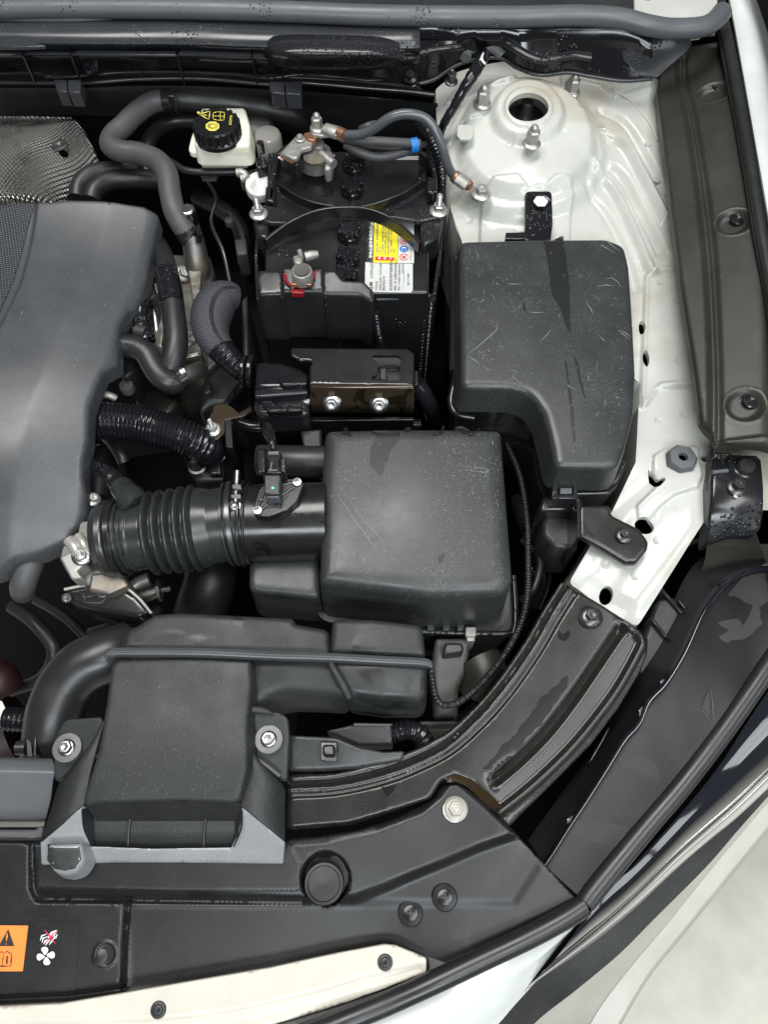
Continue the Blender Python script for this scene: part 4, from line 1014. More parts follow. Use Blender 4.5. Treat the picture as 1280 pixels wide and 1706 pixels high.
# ================================================================== battery
BZ = .880
bt = thing('car_battery', 'black lead acid battery with yellow and white label under its steel strap', 'battery', P(580, 400, .70))
o = relief('case', [(446, 252, BZ, .006), (712, 250, BZ, .006), (716, 488, BZ, .005), (440, 490, BZ, .005)], M['battery'], bt, zr=.003, skirt=.19, draft=-.002, s=.006,
           feats=[f_area([(478, 262), (560, 258), (560, 325), (500, 325), (470, 300)], BZ, -.002, .006), f_area([(620, 262), (706, 262), (706, 300), (660, 330), (620, 330)], BZ, -.002, .006),
                  f_line([(466, 300), (500, 335), (560, 350), (620, 345), (680, 315), (708, 290)], BZ, .004, .004)])
bz = SURF[o.name]
def vent(px, py, h=.012):
    g = G(); c = P(px, py, BZ); g.lathe([(.0125, 0), (.0125, h * .5), (.0115, h * .6)], c, n=28)
    g.lathe([(.0105, 0), (.0105, h), (.0095, h + .0015), (0, h + .0015)], c, n=24)
    for k in range(6):
        a = k * math.pi / 3 + .3; g.lathe([(.0028, 0), (.0028, h + .001), (.002, h + .002), (0, h + .002)], c + np.array([.0112 * math.cos(a), .0112 * math.sin(a), 0]), n=8)
    g.box((c[0], c[1], c[2] + h + .002), (.003, .014, .002))
    return g.build('vent_cap', M['gloss'], bt, angle=35)
for (a, b) in ((590, 282), (587, 322), (582, 396), (580, 436), (577, 466)): vent(a, b)
# label
LT = BZ + .0002
lab = patch('label_base', [(609, 437), (688, 440), (688, 484), (685, 488), (616, 487), (608, 479)], LT, M['sticker'], bt, lift=.0004)
l1 = patch('black_strip', [(613, 369), (624, 368), (623, 437), (611, 437)], LT, M['ink'], bt, lift=.0003)
l2 = patch('yellow_warning_label', [(624, 366), (663, 366), (663, 438.5), (622, 437.5)], LT, M['yellow'], bt, lift=.00045)
l3 = patch('symbol_label', [(664, 366), (690, 366), (690, 439), (663.5, 439)], LT, M['sticker'], bt, lift=.0004)
patch('danger_block', [(625.5, 428), (657, 429), (657, 435), (625.5, 434.5)], LT, M['redprint'], l2, lift=.0008, s=.004)
UP = (0, -1)
def up(t, x, y, h, sq=1.0): return (t, x, y, h, .02, -1.0, sq)
writing('white_lettering', [up('非停止起动系统专用', 620, 431, 4.6, .95), up('FOR STOP & START', 622, 392, 4.4, .75)], LT, M['white'], l1, lift=.0007, bold=.02)
writing('danger_lettering', [up('▲', 633.5, 433.6, 3.6), up('危', 643.5, 433.8, 4), up('险', 653.5, 433.8, 4)], LT, M['white'], l2, lift=.0011)
writing('black_lettering', [up('•严禁明火烟火, 蓄电池旁禁止吸烟使用火花', 629.5, 426, 2.7), up('源头处', 634, 422, 2.7), up('•防止短路时, 请勿将金属工具放在电池上', 639, 426, 2.7), up('•充电时保持通风, 请先拆下负极连接电缆', 643.5, 426, 2.7),
                            up('•请勿倒置电池液溅出 请用水 冲洗 就医', 648.3, 426, 2.7), up('避免儿童接触 十一类危险物品处理回收', 653, 422, 2.7), up('回收', 657.5, 422, 2.7)], LT, M['greyink'], l2, lift=.0008, bold=.012)
writing('model_lettering', [up('Q-85', 620.5, 484, 5.0, .95)], LT, M['ink'], lab, lift=.0008, bold=.035)
writing('data_lettering', [up('6-QW-65(520)', 621.5, 464, 5.2, .72), up('D23L(S)', 629, 485, 4.2, .85), up('20HR 65Ah  CCA 520A', 635.5, 485, 4.2, .83), up('额定电压12V', 641.5, 485, 4.0, .82),
                           up('起动用免维护铅酸蓄电池', 653.5, 485, 4.4, .85), up('制造厂家 东湖蓄电池有限公司', 660.5, 485, 3.6, .82), up('地址 /工业园区大道路8号0001', 666.5, 485, 3.2, .82), up('KDPG1H027', 672.5, 456, 3.0, .8)], LT, M['greyink'], lab, lift=.0008, bold=.008)
writing('faint_lettering', [up('20111088', 682, 476, 3.8, .95)], LT, M['hose'], lab, lift=.0007)
strokes('rule_line', [([(673.5, 441), (673, 464), (672, 487)], .7), ([(610, 438.6), (650, 439.2), (688, 440.2)], .7), ([(684, 473), (681, 475), (680, 478)], .7)], LT, M['hose'], lab, lift=.0008)['kind'] = 'thing'
for (y, mm_) in ((402, 'redprint'), (415.5, 'blue'), (429, 'redprint')):
    cxy = (673.5, y)
    if mm_ == 'blue':
        patch('round_symbol', [(cxy[0] + 7.4 * math.cos(a), y + 5.4 * math.sin(a)) for a in np.linspace(0, 6.283, 24, endpoint=False)], LT, M['blue'], l3, lift=.0007, s=.003)
        strokes('goggle_symbol', [([(669, y - 1), (673.5, y - 2), (678, y - 1)], 2.4), ([(670, y + 2), (670.5, y + 2.5), (671, y + 3)], 2), ([(676, y + 2), (676.5, y + 2.5), (677, y + 3)], 2)], LT, M['white'], l3, lift=.001)['kind'] = 'thing'
    else:
        strokes('round_symbol', [([(cxy[0] + 7 * math.cos(a), y + 5.1 * math.sin(a)) for a in np.linspace(0, 6.5, 24)], 1.3), ([(668.5, y - 3.4), (673.5, y), (678.5, y + 3.4)], 1.2), ([(678, y - 3.2), (673.5, y), (669, y + 3.2)], .8 if y < 410 else 1.2)], LT, M['redprint'], l3, lift=.0009)['kind'] = 'thing'
        strokes('symbol_figure', [([(670, y - 1), (673, y + 1), (676, y - .5)], 3.0), ([(671, y + 2), (673, y), (675, y + 2)], 1.5)], LT, M['greyink'], l3, lift=.0007)['kind'] = 'thing'
writing('side_lettering', [up('严禁烟火', 686, 410, 2.6, .9), up('护目镜', 686, 420, 2.6, 1), up('严禁火', 686, 434, 2.6, 1)], LT, M['greyink'], l3, lift=.0007)
# negative terminal clamp with current sensor
nc = thing('negative_terminal_clamp', 'grey metal negative battery clamp with bolt and small sensor block', 'terminal clamp', P(520, 260, .89))
g = G(); g.lathe([(.020, .0), (.020, .018), (.0165, .020), (.0125, .021), (.0125, .030), (.0105, .032), (0, .032)], P(527, 276, BZ + .004), n=30); g.build('terminal_ring', M['tin'], nc, bevel=.0012)
g = G(); g.lathe([(.0135, 0), (.0135, .003), (0, .003)], P(525, 264, BZ + .034), n=24); g.build('terminal_post', M['alu'], nc)
g = G(); g.tube([(535, 258, .912), (548, 268, .912), (556, 274, .912)], [.0062, .0062, .0058], ns=10); g.build('pinch_bolt', M['nut'], nc)
g = G(); g.prism([(540, 250), (549, 247), (556, 254), (552, 280), (540, 282)], .912, .892); g.build('clamp_jaw', M['tin'], nc, bevel=.003)
g = G(); g.prism([(466, 254), (492, 226), (512, 224), (522, 232), (519, 244), (503, 248), (496, 262), (488, 264)], .925, .918); g.build('sensor_bar', M['tin'], nc, bevel=.002)
g = G(); g.prism([(465, 260), (480, 244), (504, 250), (500, 270), (494, 275), (474, 266)], .916, .895); g.build('sensor_block', M['battery'], nc, bevel=.002)
g = G(); g.prism([(466, 258), (470, 256), (489, 264), (487, 268)], .919, .915); g.build('orange_mark', M['orange'], nc)
g = G(); g.tube([(464, 262, .914), (480, 270, .913), (496, 276, .912)], .0012); g.build('white_edge', M['white'], nc)
patch('number_mark', [(486, 264), (492, 262), (493, 267), (488, 269)], .9165, M['white'], nc, lift=.0003, s=.003)
g = G(); g.prism([(505, 222), (520, 218), (530, 226), (524, 234), (512, 232)], .928, .92); g.build('copper_strap', M['copper'], nc, bevel=.001)
fastener('acorn', nc, P(529, 214, .93), .0088, M['nut'], 'nut')
fastener('flange', nc, P(500, 232, .926), .006, M['tin'])
# bracket that carries the cable lugs
g = G(); g.prism([(516, 214), (534, 208), (548, 214), (566, 218), (562, 224), (534, 226), (520, 224)], .930, .926); g.build('lug_plate', M['tin'], nc, bevel=.001)
M['cablegrey'] = mat('grey_cable_sheath', (0.075, 0.082, 0.09), 0.22, rvar=0.05)
# earth cable to the wing
ew = thing('earth_cable', 'grey earth cable arching from the negative clamp down to the white wing bolt', 'cable', P(640, 200, .93))
g = G(); g.tube([(572, 225, .935), (600, 224, .94), (625, 213, .95), (645, 199, .96), (665, 191, .965), (690, 191, .965), (712, 200, .96), (728, 222, .95), (738, 250, .935), (748, 280, .915), (760, 297, .90)], .0054, ns=16); g.build('sheath', M['cablegrey'], ew)
g = G(); g.tube([(541, 214, .936), (554, 219, .936), (566, 223, .936)], [.0075, .0085, .0085], ns=10, oval=.75, lin=True); g.build('crimp_lug', M['tin'], ew, bevel=.0008)
g = G(); g.tube([(564, 221, .937), (574, 226, .937)], .0072, ns=12, lin=True); g.build('copper_strands', M['copper'], ew)
g = G(); g.tube([(757, 292, .904), (763, 299, .902)], .0072, ns=12, lin=True); g.tube([(778, 306, .899), (783, 311, .898)], .0062, ns=12, lin=True); g.build('copper_strands', M['copper'], ew)
g = G(); g.tube([(762, 296, .904), (780, 309, .900)], .0092, ns=10, oval=.7, lin=True); g.build('crimp_lug', M['tin'], ew, bevel=.0008)
g = G(); g.prism([(780, 306), (796, 312), (812, 318), (812, 330), (798, 336), (786, 328)], .896, .893); g.build('lug_eye', M['tin'], ew, bevel=.0008)
fastener('flange', ew, P(802, 324, .897), .0115, M['nut'])
wp = thing('wire_bundle', 'bundle of grey wires with blue tape running across the back of the battery', 'wires', P(640, 240, .91))
for i, (pts, r, mm_) in enumerate([([(566, 228, .93), (600, 234, .928), (650, 237, .925), (700, 240, .92)], .0055, 'hose'), ([(570, 234, .925), (610, 243, .92), (650, 247, .915), (690, 244, .915), (712, 240, .91)], .004, 'rubber'),
                                 ([(575, 240, .92), (600, 254, .915), (630, 262, .91), (665, 256, .91), (700, 244, .91)], .0052, 'hose'), ([(580, 232, .92), (640, 242, .915), (700, 248, .91)], .004, 'loom')]):
    g = G(); g.tube(pts, r); g.build('wire', M[mm_], wp)
g = G(); g.tube([(600, 214, .925), (614, 210, .93), (626, 203, .93)], [.003, .0045, .002]); g.build('cable_tie_tail', M['hose'], wp)
g = G(); g.tube([(684, 243, .919), (696, 241, .919)], .0082, lin=True); g.build('blue_tape', M['bluetape'], wp)
lo = thing('slim_corrugated_loom', 'slim ribbed black loom running down beside the battery', 'wiring loom', P(735, 300, .85))
g = G(); g.tube([(700, 200, .93), (716, 225, .92), (730, 260, .90), (736, 300, .87), (735, 340, .84), (735, 400, .80), (733, 460, .76)], .0062, rib=(.004, .0008, 1), step=.0009, ns=14); g.build('ribbed_tube', M['loom'], lo)
# hold-down strap
st2 = thing('battery_strap', 'black steel battery hold down strap with two studs and a lens shaped middle', 'bracket', P(580, 350, .90))
g = G(); g.prism([(425, 352), (440, 340), (470, 346), (520, 366), (508, 372), (452, 372), (428, 365)], .897, .890); g.build('end_pad', M['battery'], st2, bevel=.002)
g = G(); g.prism([(738, 346), (724, 338), (690, 344), (634, 352), (648, 362), (700, 368), (736, 362)], .897, .890); g.build('end_pad', M['battery'], st2, bevel=.002)
g = G()
def strip(rail, h, th):                 # upright steel strip along a photo curve
    R = even(np.array([P(*q) for q in rail]), 40); T = np.gradient(R, axis=0); T /= np.linalg.norm(T, axis=1)[:, None]; Nn = np.stack([-T[:, 1], T[:, 0], 0 * T[:, 0]], 1)
    v = []
    for i in range(40):
        for s_, zz in ((-.5, 0), (.5, 0), (.5, -h), (-.5, -h)): v.append(R[i] + Nn[i] * th * s_ + np.array([0, 0, zz]))
    f = []
    for i in range(39):
        for k in range(4): f.append([i * 4 + k, i * 4 + (k + 1) % 4, (i + 1) * 4 + (k + 1) % 4, (i + 1) * 4 + k])
    g.add(v, f)
strip([(442, 398, .900), (470, 376, .905), (500, 359, .910), (535, 347, .912), (575, 343, .912), (615, 347, .912), (650, 361, .910), (678, 382, .904), (700, 404, .898)], .017, .0035)
g.build('front_rib', M['satin'], st2, bevel=.0012)
g = G(); strip([(466, 306, .900), (490, 322, .900), (520, 335, .900), (555, 342, .900), (585, 344, .900), (615, 340, .900), (650, 329, .900), (680, 315, .900), (708, 296, .900)], .012, .003); g.build('rear_rib', M['satin'], st2, bevel=.001)
g = G(); g.prism([(500, 360), (535, 349), (575, 345), (615, 349), (650, 362), (600, 352), (560, 351)], .904, .899); g.build('bridge', M['satin'], st2, bevel=.001)
g = G(); g.prism([(420, 365), (448, 374), (446, 398), (428, 392)], .893, .86); g.build('end_skirt', M['battery'], st2, bevel=.003)
g = G(); g.prism([(738, 362), (700, 370), (706, 410), (734, 392)], .893, .86); g.build('end_skirt', M['battery'], st2, bevel=.003)
for (a, b) in ((431, 357), (731, 352)): fastener('nut', st2, P(a, b, .897), .0105, M['nut'], 'stud_nut')
# insulating jacket round the battery
jk = thing('battery_jacket', 'black ribbed insulating jacket wrapped round the battery sides', 'battery cover', P(580, 500, .72))
def wall_(name, rail, zt, zb, m, parent, th=.004):
    g = G(); top = [P(a, b, zt) for a, b in rail]
    for i in range(len(top) - 1):
        a, b = top[i], top[i + 1]; t = (b - a) / np.linalg.norm(b - a); n = np.array([-t[1], t[0], 0]) * th / 2
        v = [a - n, b - n, b + n, a + n] + [q + np.array([0, 0, zb - zt]) for q in (a - n, b - n, b + n, a + n)]
        g.add(v, [[0, 1, 2, 3], [7, 6, 5, 4], [0, 4, 5, 1], [1, 5, 6, 2], [2, 6, 7, 3], [3, 7, 4, 0]])
    return g.build(name, m, parent, bevel=.001)
wall_('front_wall', [(432, 500), (700, 498), (722, 490)], .868, .68, M['battery'], jk)
wall_('side_wall', [(724, 490), (733, 420), (740, 340), (738, 262)], .868, .68, M['battery'], jk)
wall_('side_wall', [(430, 498), (426, 430), (430, 370)], .868, .68, M['battery'], jk)
wall_('corner_rib', [(700, 252), (716, 262), (724, 282), (726, 320)], .895, .86, M['satin'], jk, .005)
wall_('corner_rib', [(452, 330), (456, 290), (462, 256), (480, 240)], .895, .86, M['satin'], jk, .005)
g = G(); g.prism([(712, 292), (726, 296), (724, 322), (712, 320)], .895, .875); g.build('corner_clip', M['satin'], jk, bevel=.002)
g = G(); g.prism([(442, 310), (458, 312), (456, 336), (441, 334)], .895, .875); g.build('corner_clip', M['satin'], jk, bevel=.002)
for (x0, x1) in ((719, 712), (709, 704)):
    g = G(); a = P(x0, 498, .865); 
    g.tube([a, a + np.array([0, -.001, -.19])], .003, world=True, lin=True, rib=(.0062, .0016, 1), step=.001, ns=12); g.build('crimped_edge', M['satin'], jk)
a = P(436, 500, .865); g = G(); g.tube([a, a + np.array([0, -.001, -.19])], .003, world=True, lin=True, rib=(.0062, .0016, 1), step=.001, ns=12); g.build('crimped_edge', M['satin'], jk)
g = G(); g.tube([(628, 498, .87), (664, 497, .87)], .002); g.tube([(664, 494, .872), (716, 492, .872)], .0022); g.build('top_edge', M['seal'], jk)
# positive terminal cover
pc = thing('positive_terminal_cover', 'grey black positive terminal cover with red latch in front of the battery', 'terminal cover', P(520, 480, .88))
o = relief('cover_body', [(430, 449, .898, .003), (468, 447, .900, .003), (560, 448, .900, .004), (572, 464, .898, .004), (606, 466, .897, .004), (622, 482, .893, .004), (624, 505, .890, .006), (600, 492, .892, .006), (430, 492, .892, .005), (426, 466, .896, .003)], M['coverblack'], pc, zr=.004, skirt=.065, draft=.004, s=.005,
           feats=[f_area([(470, 440), (538, 440), (538, 500), (470, 500)], .9, .004, .004)])
for x in (470, 543):
    g = G(); a = P(x, 492, .893); g.tube([a + np.array([0, -.003, 0]), a + np.array([0, -.009, -.055])], .0018, world=True, lin=True); g.build('moulded_seam', M['battery'], pc)
g = G(); g.lathe([(.0112, -.012), (.0112, .002), (.0105, .003), (.0102, .0035), (0, .0036)], P(503, 454, .914), n=30); g.build('terminal_clamp', M['tin'], pc, bevel=.001)
g = G(); g.lathe([(.0088, 0), (.0088, .001), (0, .001)], P(503, 450, .9185), n=24); g.build('terminal_post', M['alu'], pc)
g = G(); g.prism([(487, 426), (500, 422), (505, 432), (500, 440), (490, 438)], .920, .912); g.build('clamp_ear', M['tin'], pc, bevel=.002)
g = G(); g.tube([(499, 418, .920), (502, 430, .920)], .0028); g.tube([(508, 428, .918), (520, 425, .918), (530, 423, .918)], [.0052, .005, .0035]); g.build('clamp_bolt', M['tin'], pc)
g = G(); g.prism([(482, 474), (520, 474), (516, 468), (487, 468)], .907, .902); g.build('copper_lug', M['copper'], pc, bevel=.001)
g = G(); g.prism([(484, 481), (507, 481), (506, 488), (485, 488)], .9005, .893); g.build('latch', M['red'], pc, bevel=.001)
g = G(); g.prism([(472, 455), (478, 457), (478, 466), (484, 472), (482, 476), (473, 466)], .905, .902); g.prism([(521, 452), (526, 450), (525, 462), (521, 464)], .905, .902); g.build('red_edge', M['red'], pc)
g = G(); g.tube([(495, 494, .891), (496, 508, .876)], .0012); g.build('latch_slot', M['ink'], pc)
g = G(); g.tube([(625, 520, .87), (632, 560, .84), (640, 600, .80)], .004, rib=(.004, .0007, 1), step=.001); g.build('cover_loom', M['loom'], pc)

# ================================================================== steel control unit bracket
cu = thing('control_unit_bracket', 'folded steel bracket with square window and two flanged bolts in front of the battery', 'bracket', P(590, 640, .85))
ZB = .888
relief('top_plate', [(484, 579, ZB, .003), (680, 581, ZB, .003), (691, 590, ZB, .004), (690, 642, ZB, .002), (516, 640, ZB, .002), (516, 612, ZB, .003), (521, 601, ZB, .003), (498, 599, ZB, .004), (485, 592, ZB, .003)], M['satin'], cu, zr=.0015, skirt=.003, s=.006,
       holes=[[(620, 592, ZB), (664, 592, ZB), (668, 596, ZB), (667, 634, ZB), (619, 633, ZB), (619, 628, ZB), (629, 624, ZB), (629, 602, ZB), (620, 598, ZB)]], hole_skirt=.004)
a = [P(516, 641, ZB - .0025), P(690, 643, ZB - .0025)]
fy = a[0][1] - .0012
loft('front_plate', [[(517, 640, ZB - .001), (690, 642, ZB - .001)], [(517, 645, ('y', fy - .003)), (690, 647, ('y', fy - .003))], [(516, 668, ('y', fy - .006)), (690, 668, ('y', fy - .006))], [(520, 686, ('y', fy - .009)), (690, 689, ('y', fy - .009))]], M['brownwet'], cu, thick=.002)
for (x, y) in ((553, 671), (632, 673)): fastener('flange', cu, V(x, y, fy - .0085), .0102, M['steel'], axis=(0, -.75, .6))
g = G(); g.tube([(506, 672, .862), (517, 666, .864)], .004, lin=True); g.build('plate_tab', M['tin'], cu, bevel=.0006)
g = G(); g.prism([(600, 588), (684, 588), (684, 640), (600, 640)], ZB - .022, ZB - .06); g.build('unit_case', M['plastic'], cu)
writing('raised_lettering', [('JSI', 648, 606, 14, .12, 1.0, .8)], ZB - .0215, M['hose'], cu, lift=.002)
g = G(); g.prism([(632, 612), (645, 612), (645, 632), (632, 632)], ZB - .010, ZB - .022); g.build('catch', M['lid'], cu, bevel=.002)
g = G(); g.prism([(430, 694), (690, 694), (690, 700), (430, 702)], .83, .80); g.build('lower_shelf', M['satin'], cu, bevel=.001)
g = G(); g.tube([(694, 640, .86), (706, 655, .85), (718, 680, .83), (724, 700, .80)], .009); g.build('side_cable', M['loom'], cu)
g = G(); g.prism([(690, 618), (697, 616), (698, 640), (691, 642)], .87, .84); g.build('side_clip', M['satin'], cu, bevel=.001)
# battery tray
tr = thing('battery_tray', 'deep black tray under the battery', 'tray', P(570, 620, .66))
blob('tray_base', [(410, 380), (740, 380), (745, 640), (410, 640)], .69, .62, M['void'], tr, .005)
blob('tray_upright', [(402, 500), (412, 490), (414, 600), (404, 590)], .83, .68, M['plastic'], tr, .003)

# ================================================================== fuse box
fb = thing('fuse_box', 'large scratched grey black L shaped fuse box lid on the white wing', 'fuse box', P(900, 600, .80))
FZ = .908
ol = [(766, 400, FZ, .010), (1012, 396, FZ, .018), (1042, 408, FZ, .014), (1050, 440, FZ + .001, .01), (1057, 540, FZ, .03), (1061, 620, FZ - .001, .03), (1058, 690, FZ - .003, .03), (1045, 742, FZ - .004, .02), (1030, 781, FZ - .006, .016), (926, 778, FZ - .006, .010), (918, 735, FZ - .004, .02),
      (905, 685, FZ - .002, .024), (885, 655, FZ - .001, .028), (850, 646, FZ, .02), (768, 645, FZ, .010)]
feats = [f_line([(760, 402), (1000, 399)], FZ, .006, -.001)]
o = relief('lid', ol, M['lid'], fb, zr=.0065, skirt=.030, draft=.0045, feats=[], s=.006, angle=60, ctrl=[(900, 520, FZ + .0035), (980, 700, FZ - .001)])
fz = SURF[o.name]
ol2 = [(758, 418, .868, .012), (1000, 412, .868, .02), (1040, 430, .868, .02), (1056, 560, .866, .03), (1058, 640, .865, .03), (1052, 700, .862, .03), (1042, 760, .86, .02), (1032, 808, .858, .012), (1015, 824, .858, .01), (945, 826, .858, .006), (920, 815, .858, .01), (905, 770, .86, .02), (893, 715, .862, .03), (870, 690, .865, .03), (830, 683, .866, .02), (752, 682, .866, .012)]
relief('base', ol2, M['satin'], fb, zr=.003, skirt=.11, draft=-.004, s=.008, angle=60)
g = G(); g.tube([(800, 676, .872), (845, 678, .872), (870, 688, .871), (888, 706, .870), (898, 740, .868), (906, 775, .866), (915, 798, .864), (930, 802, .863), (1012, 806, .862), (1030, 795, .864), (1040, 770, .866)], .0024); g.build('rim_bead', M['cowl'], fb)
g = G(); g.tube([(755, 430, .872), (757, 500, .872), (756, 620, .872)], .005); g.tube([(757, 640, .865), (752, 670, .86), (762, 690, .858), (790, 697, .856)], .004); g.build('edge_rail', M['satin'], fb)
g = G(); g.prism([(921, 796), (929, 796), (931, 824), (955, 824), (956, 798), (963, 799), (964, 832), (920, 830)], .872, .85); g.build('latch_frame', M['cowl'], fb, bevel=.0012)
g = G(); g.prism([(934, 812), (954, 812), (954, 822), (934, 822)], .872, .85); g.build('latch_tongue', M['seal'], fb, bevel=.001)
blob('latch_shelf', [(905, 826), (970, 828), (975, 850), (900, 850)], .85, .80, M['satin'], fb, .003)
# rear mounting tab
relief('mount_tab', [(876, 318, .902, .006), (920, 317, .902, .006), (922, 372, .895, .003), (918, 402, .892, .002), (874, 402, .892, .002), (876, 372, .895, .003)], M['gloss'], fb, zr=.0015, skirt=.005, s=.005, feats=[f_disk(902, 338, .9, .010, -.002, .004)])
g = G(); g.lathe([(.0085, 0), (.0085, .002), (.006, .0025), (.0058, .004), (.0045, .0045), (0, .0045)], P(901, 337, .9025), n=6); g.build('mount_nut', M['white'], fb, bevel=.0005)
g = G(); g.prism([(878, 374), (919, 374), (918, 402), (878, 402)], .892, .87); g.build('tab_recess', M['ink'], fb)
g = G(); g.prism([(843, 387), (880, 386), (880, 398), (843, 398)], .893, .875); g.build('hinge_block', M['satin'], fb, bevel=.001)
# lower bracket bolted to the wing
relief('lower_bracket', [(966, 842, .872, .003), (1016, 840, .872, .003), (1020, 858, .868, .006), (1066, 880, .866, .010), (1082, 902, .864, .008), (1080, 915, .864, .006), (1062, 938, .862, .006), (1045, 938, .862, .006), (1003, 912, .866, .006), (967, 893, .868, .003)], M['support'], fb, zr=.003, skirt=.004, s=.004,
       ctrl=[(990, 870, .870)])
g = G(); g.prism([(962, 836), (967, 836), (968, 896), (963, 894)], .872, .80); g.build('bracket_web', M['satin'], fb)
fastener('flange', fb, P(1040, 892, .868), .0078, M['darksteel'])
blob('base_tail', [(905, 850), (965, 846), (965, 915), (925, 912), (905, 890)], .83, .76, M['plastic'], fb, .005)
# scratches and wet marks on the lid
rs = random.Random(11); sc = []
for k in range(250):
    zone = rs.random()
    if zone < .55: x, y = rs.gauss(815, 32), rs.gauss(530, 65)
    elif zone < .8: x, y = rs.uniform(780, 1045), rs.uniform(410, 640)
    else: x, y = rs.uniform(930, 1040), rs.uniform(600, 765)
    x = min(1045, max(776, x)); y = max(408, y)
    if y > 628 and x < 915: continue
    an = rs.gauss(-.8, .7) if rs.random() < .6 else rs.uniform(0, 3.14)
    l = abs(rs.gauss(0, 7)) + 1.2; bend = rs.uniform(-.35, .35)
    sc.append(([(x, y), (x + l * .5 * math.cos(an), y + l * .5 * math.sin(an)), (x + l * math.cos(an + bend), y + l * math.sin(an + bend))], rs.uniform(.35, .95)))
strokes('light_scratch_marks', sc[::2] + sc[1::4], fz, M['scratchlite'], fb)
strokes('scratch_marks', sc[1::2], fz, M['scratch'], fb)
lng = [[(781, 590), (800, 575), (828, 550), (830, 535)], [(780, 592), (790, 600), (800, 608)], [(1010, 465), (1020, 463), (1030, 470), (1036, 480)], [(995, 478), (1010, 475), (1024, 477)], [(975, 500), (985, 515), (990, 525)], [(985, 400), (1005, 410), (1025, 422)], [(998, 398), (1015, 405), (1032, 418)],
       [(850, 615), (862, 620), (855, 628), (868, 640)], [(880, 520), (893, 521), (906, 521)], [(1030, 550), (1040, 558), (1050, 566)], [(1034, 549), (1044, 556), (1052, 562)], [(998, 558), (1005, 566), (1010, 570)], [(845, 472), (855, 474), (870, 473)], [(900, 570), (912, 558), (918, 550)]]
strokes('long_scratch_marks', [(l, .9) for l in lng], fz, M['scratch'], fb)
def wetmark(poly, surf, m, parent, jag=1.2, seed=1):
    r_ = random.Random(seed); out = []
    for i in range(len(poly)):
        a, b = poly[i], poly[(i + 1) % len(poly)]; n = max(1, int(math.hypot(b[0] - a[0], b[1] - a[1]) / 9))
        for k in range(n): out.append((a[0] + (b[0] - a[0]) * k / n + r_.uniform(-jag, jag), a[1] + (b[1] - a[1]) * k / n + r_.uniform(-jag, jag)))
    return patch('wet_mark', out, surf, m, parent, lift=.00025, smooth=True, s=.003)
wetmark([(906, 399), (938, 399), (944, 430), (950, 480), (951, 555), (944, 545), (934, 515), (920, 490), (914, 440)], fz, M['film'], fb, .7)
wetmark([(941, 600), (946, 640), (951, 690), (956, 740), (960, 735), (956, 680), (950, 640), (945, 605)], fz, M['film'], fb, .4, 2)
wetmark([(957, 592), (964, 605), (976, 665), (977, 674), (970, 650), (960, 615)], fz, M['film'], fb, .4, 3)
wetmark([(873, 502), (876, 512), (876, 522), (872, 512)], fz, M['film'], fb, .3, 4)

# ================================================================== air filter box
ab = thing('air_filter_box', 'square dusty black air filter housing with rounded lid in the middle of the bay', 'air filter box', P(690, 860, .78))
AZ = .890
ol = [(541, 712, AZ, .008), (837, 711, AZ, .008), (842, 780, AZ, .03), (852, 900, AZ - .003, .03), (858, 990, AZ - .007, .022), (720, 992, AZ - .007, .03), (640, 982, AZ - .006, .03), (532, 968, AZ - .004, .008), (535, 800, AZ - .001, .03)]
o = relief('lid', ol, M['box'], ab, zr=.012, skirt=.075, draft=.004, s=.006, angle=60, ctrl=[(690, 840, AZ + .004)], flare=.006)
az = SURF[o.name]
relief('base', [(548, 760, .80, .01), (838, 760, .80, .01), (856, 1000, .795, .015), (858, 1055, .793, .012), (560, 1048, .795, .01)], M['plastic'], ab, zr=.002, skirt=.12, draft=-.008, s=.01)
g = G(); g.tube([(560, 1046, .80), (700, 1052, .80), (840, 1056, .80), (856, 1050, .80), (859, 1020, .80), (856, 960, .80)], .003); g.build('seam_bead', M['cowl'], ab)
for x in (712, 738, 762):
    g = G(); g.prism([(x, 1040), (x + 12, 1040), (x + 12, 1050), (x, 1050)], .806, .79); g.build('rib', M['lid'], ab, bevel=.001)
g = G(); g.prism([(776, 1044), (794, 1044), (794, 1060), (776, 1060)], .812, .806); g.prism([(778, 1060), (792, 1060), (792, 1068), (778, 1068)], .809, .775); g.build('spring_clip', M['tin'], ab, bevel=.001)
# inlet tube with sensor
M['tubeblack'] = mat('moulded_black_tube', (0.012, 0.0125, 0.013), 0.26, rvar=0.1, wet=0.4, wscale=45, wdark=0.5, wrough=0.1)
g = G(); g.tube([(404, 872, .862), (470, 870, .862), (545, 868, .862)], .0375, ns=48, lin=True); mt = g.build('outlet_tube', M['tubeblack'], ab)
relief('side_box', [(414, 932, .845, .008), (532, 926, .845, .004), (532, 996, .840, .004), (414, 985, .840, .010)], M['lid'], ab, zr=.006, skirt=.06, draft=.003, s=.006)
g = G(); g.tube([(428, 768, .842), (480, 769, .842), (545, 770, .842)], .017, ns=28, lin=True); g.build('breather_stub', M['plastic'], ab, bevel=.002)
blob('stub_cap', [(424, 746), (446, 744), (448, 790), (426, 792)], .864, .83, M['cowl'], ab, .004)
blob('upper_lug', [(500, 716), (536, 714), (536, 745), (505, 745)], .84, .80, M['plastic'], ab, .003)
g = G(); g.tube([(406, 872, .862), (411, 872, .862)], .042, ns=48, lin=True); g.tube([(414, 872, .862), (418, 872, .862)], .040, ns=48, lin=True); g.build('tube_bead', M['cowl'], ab, bevel=.001)
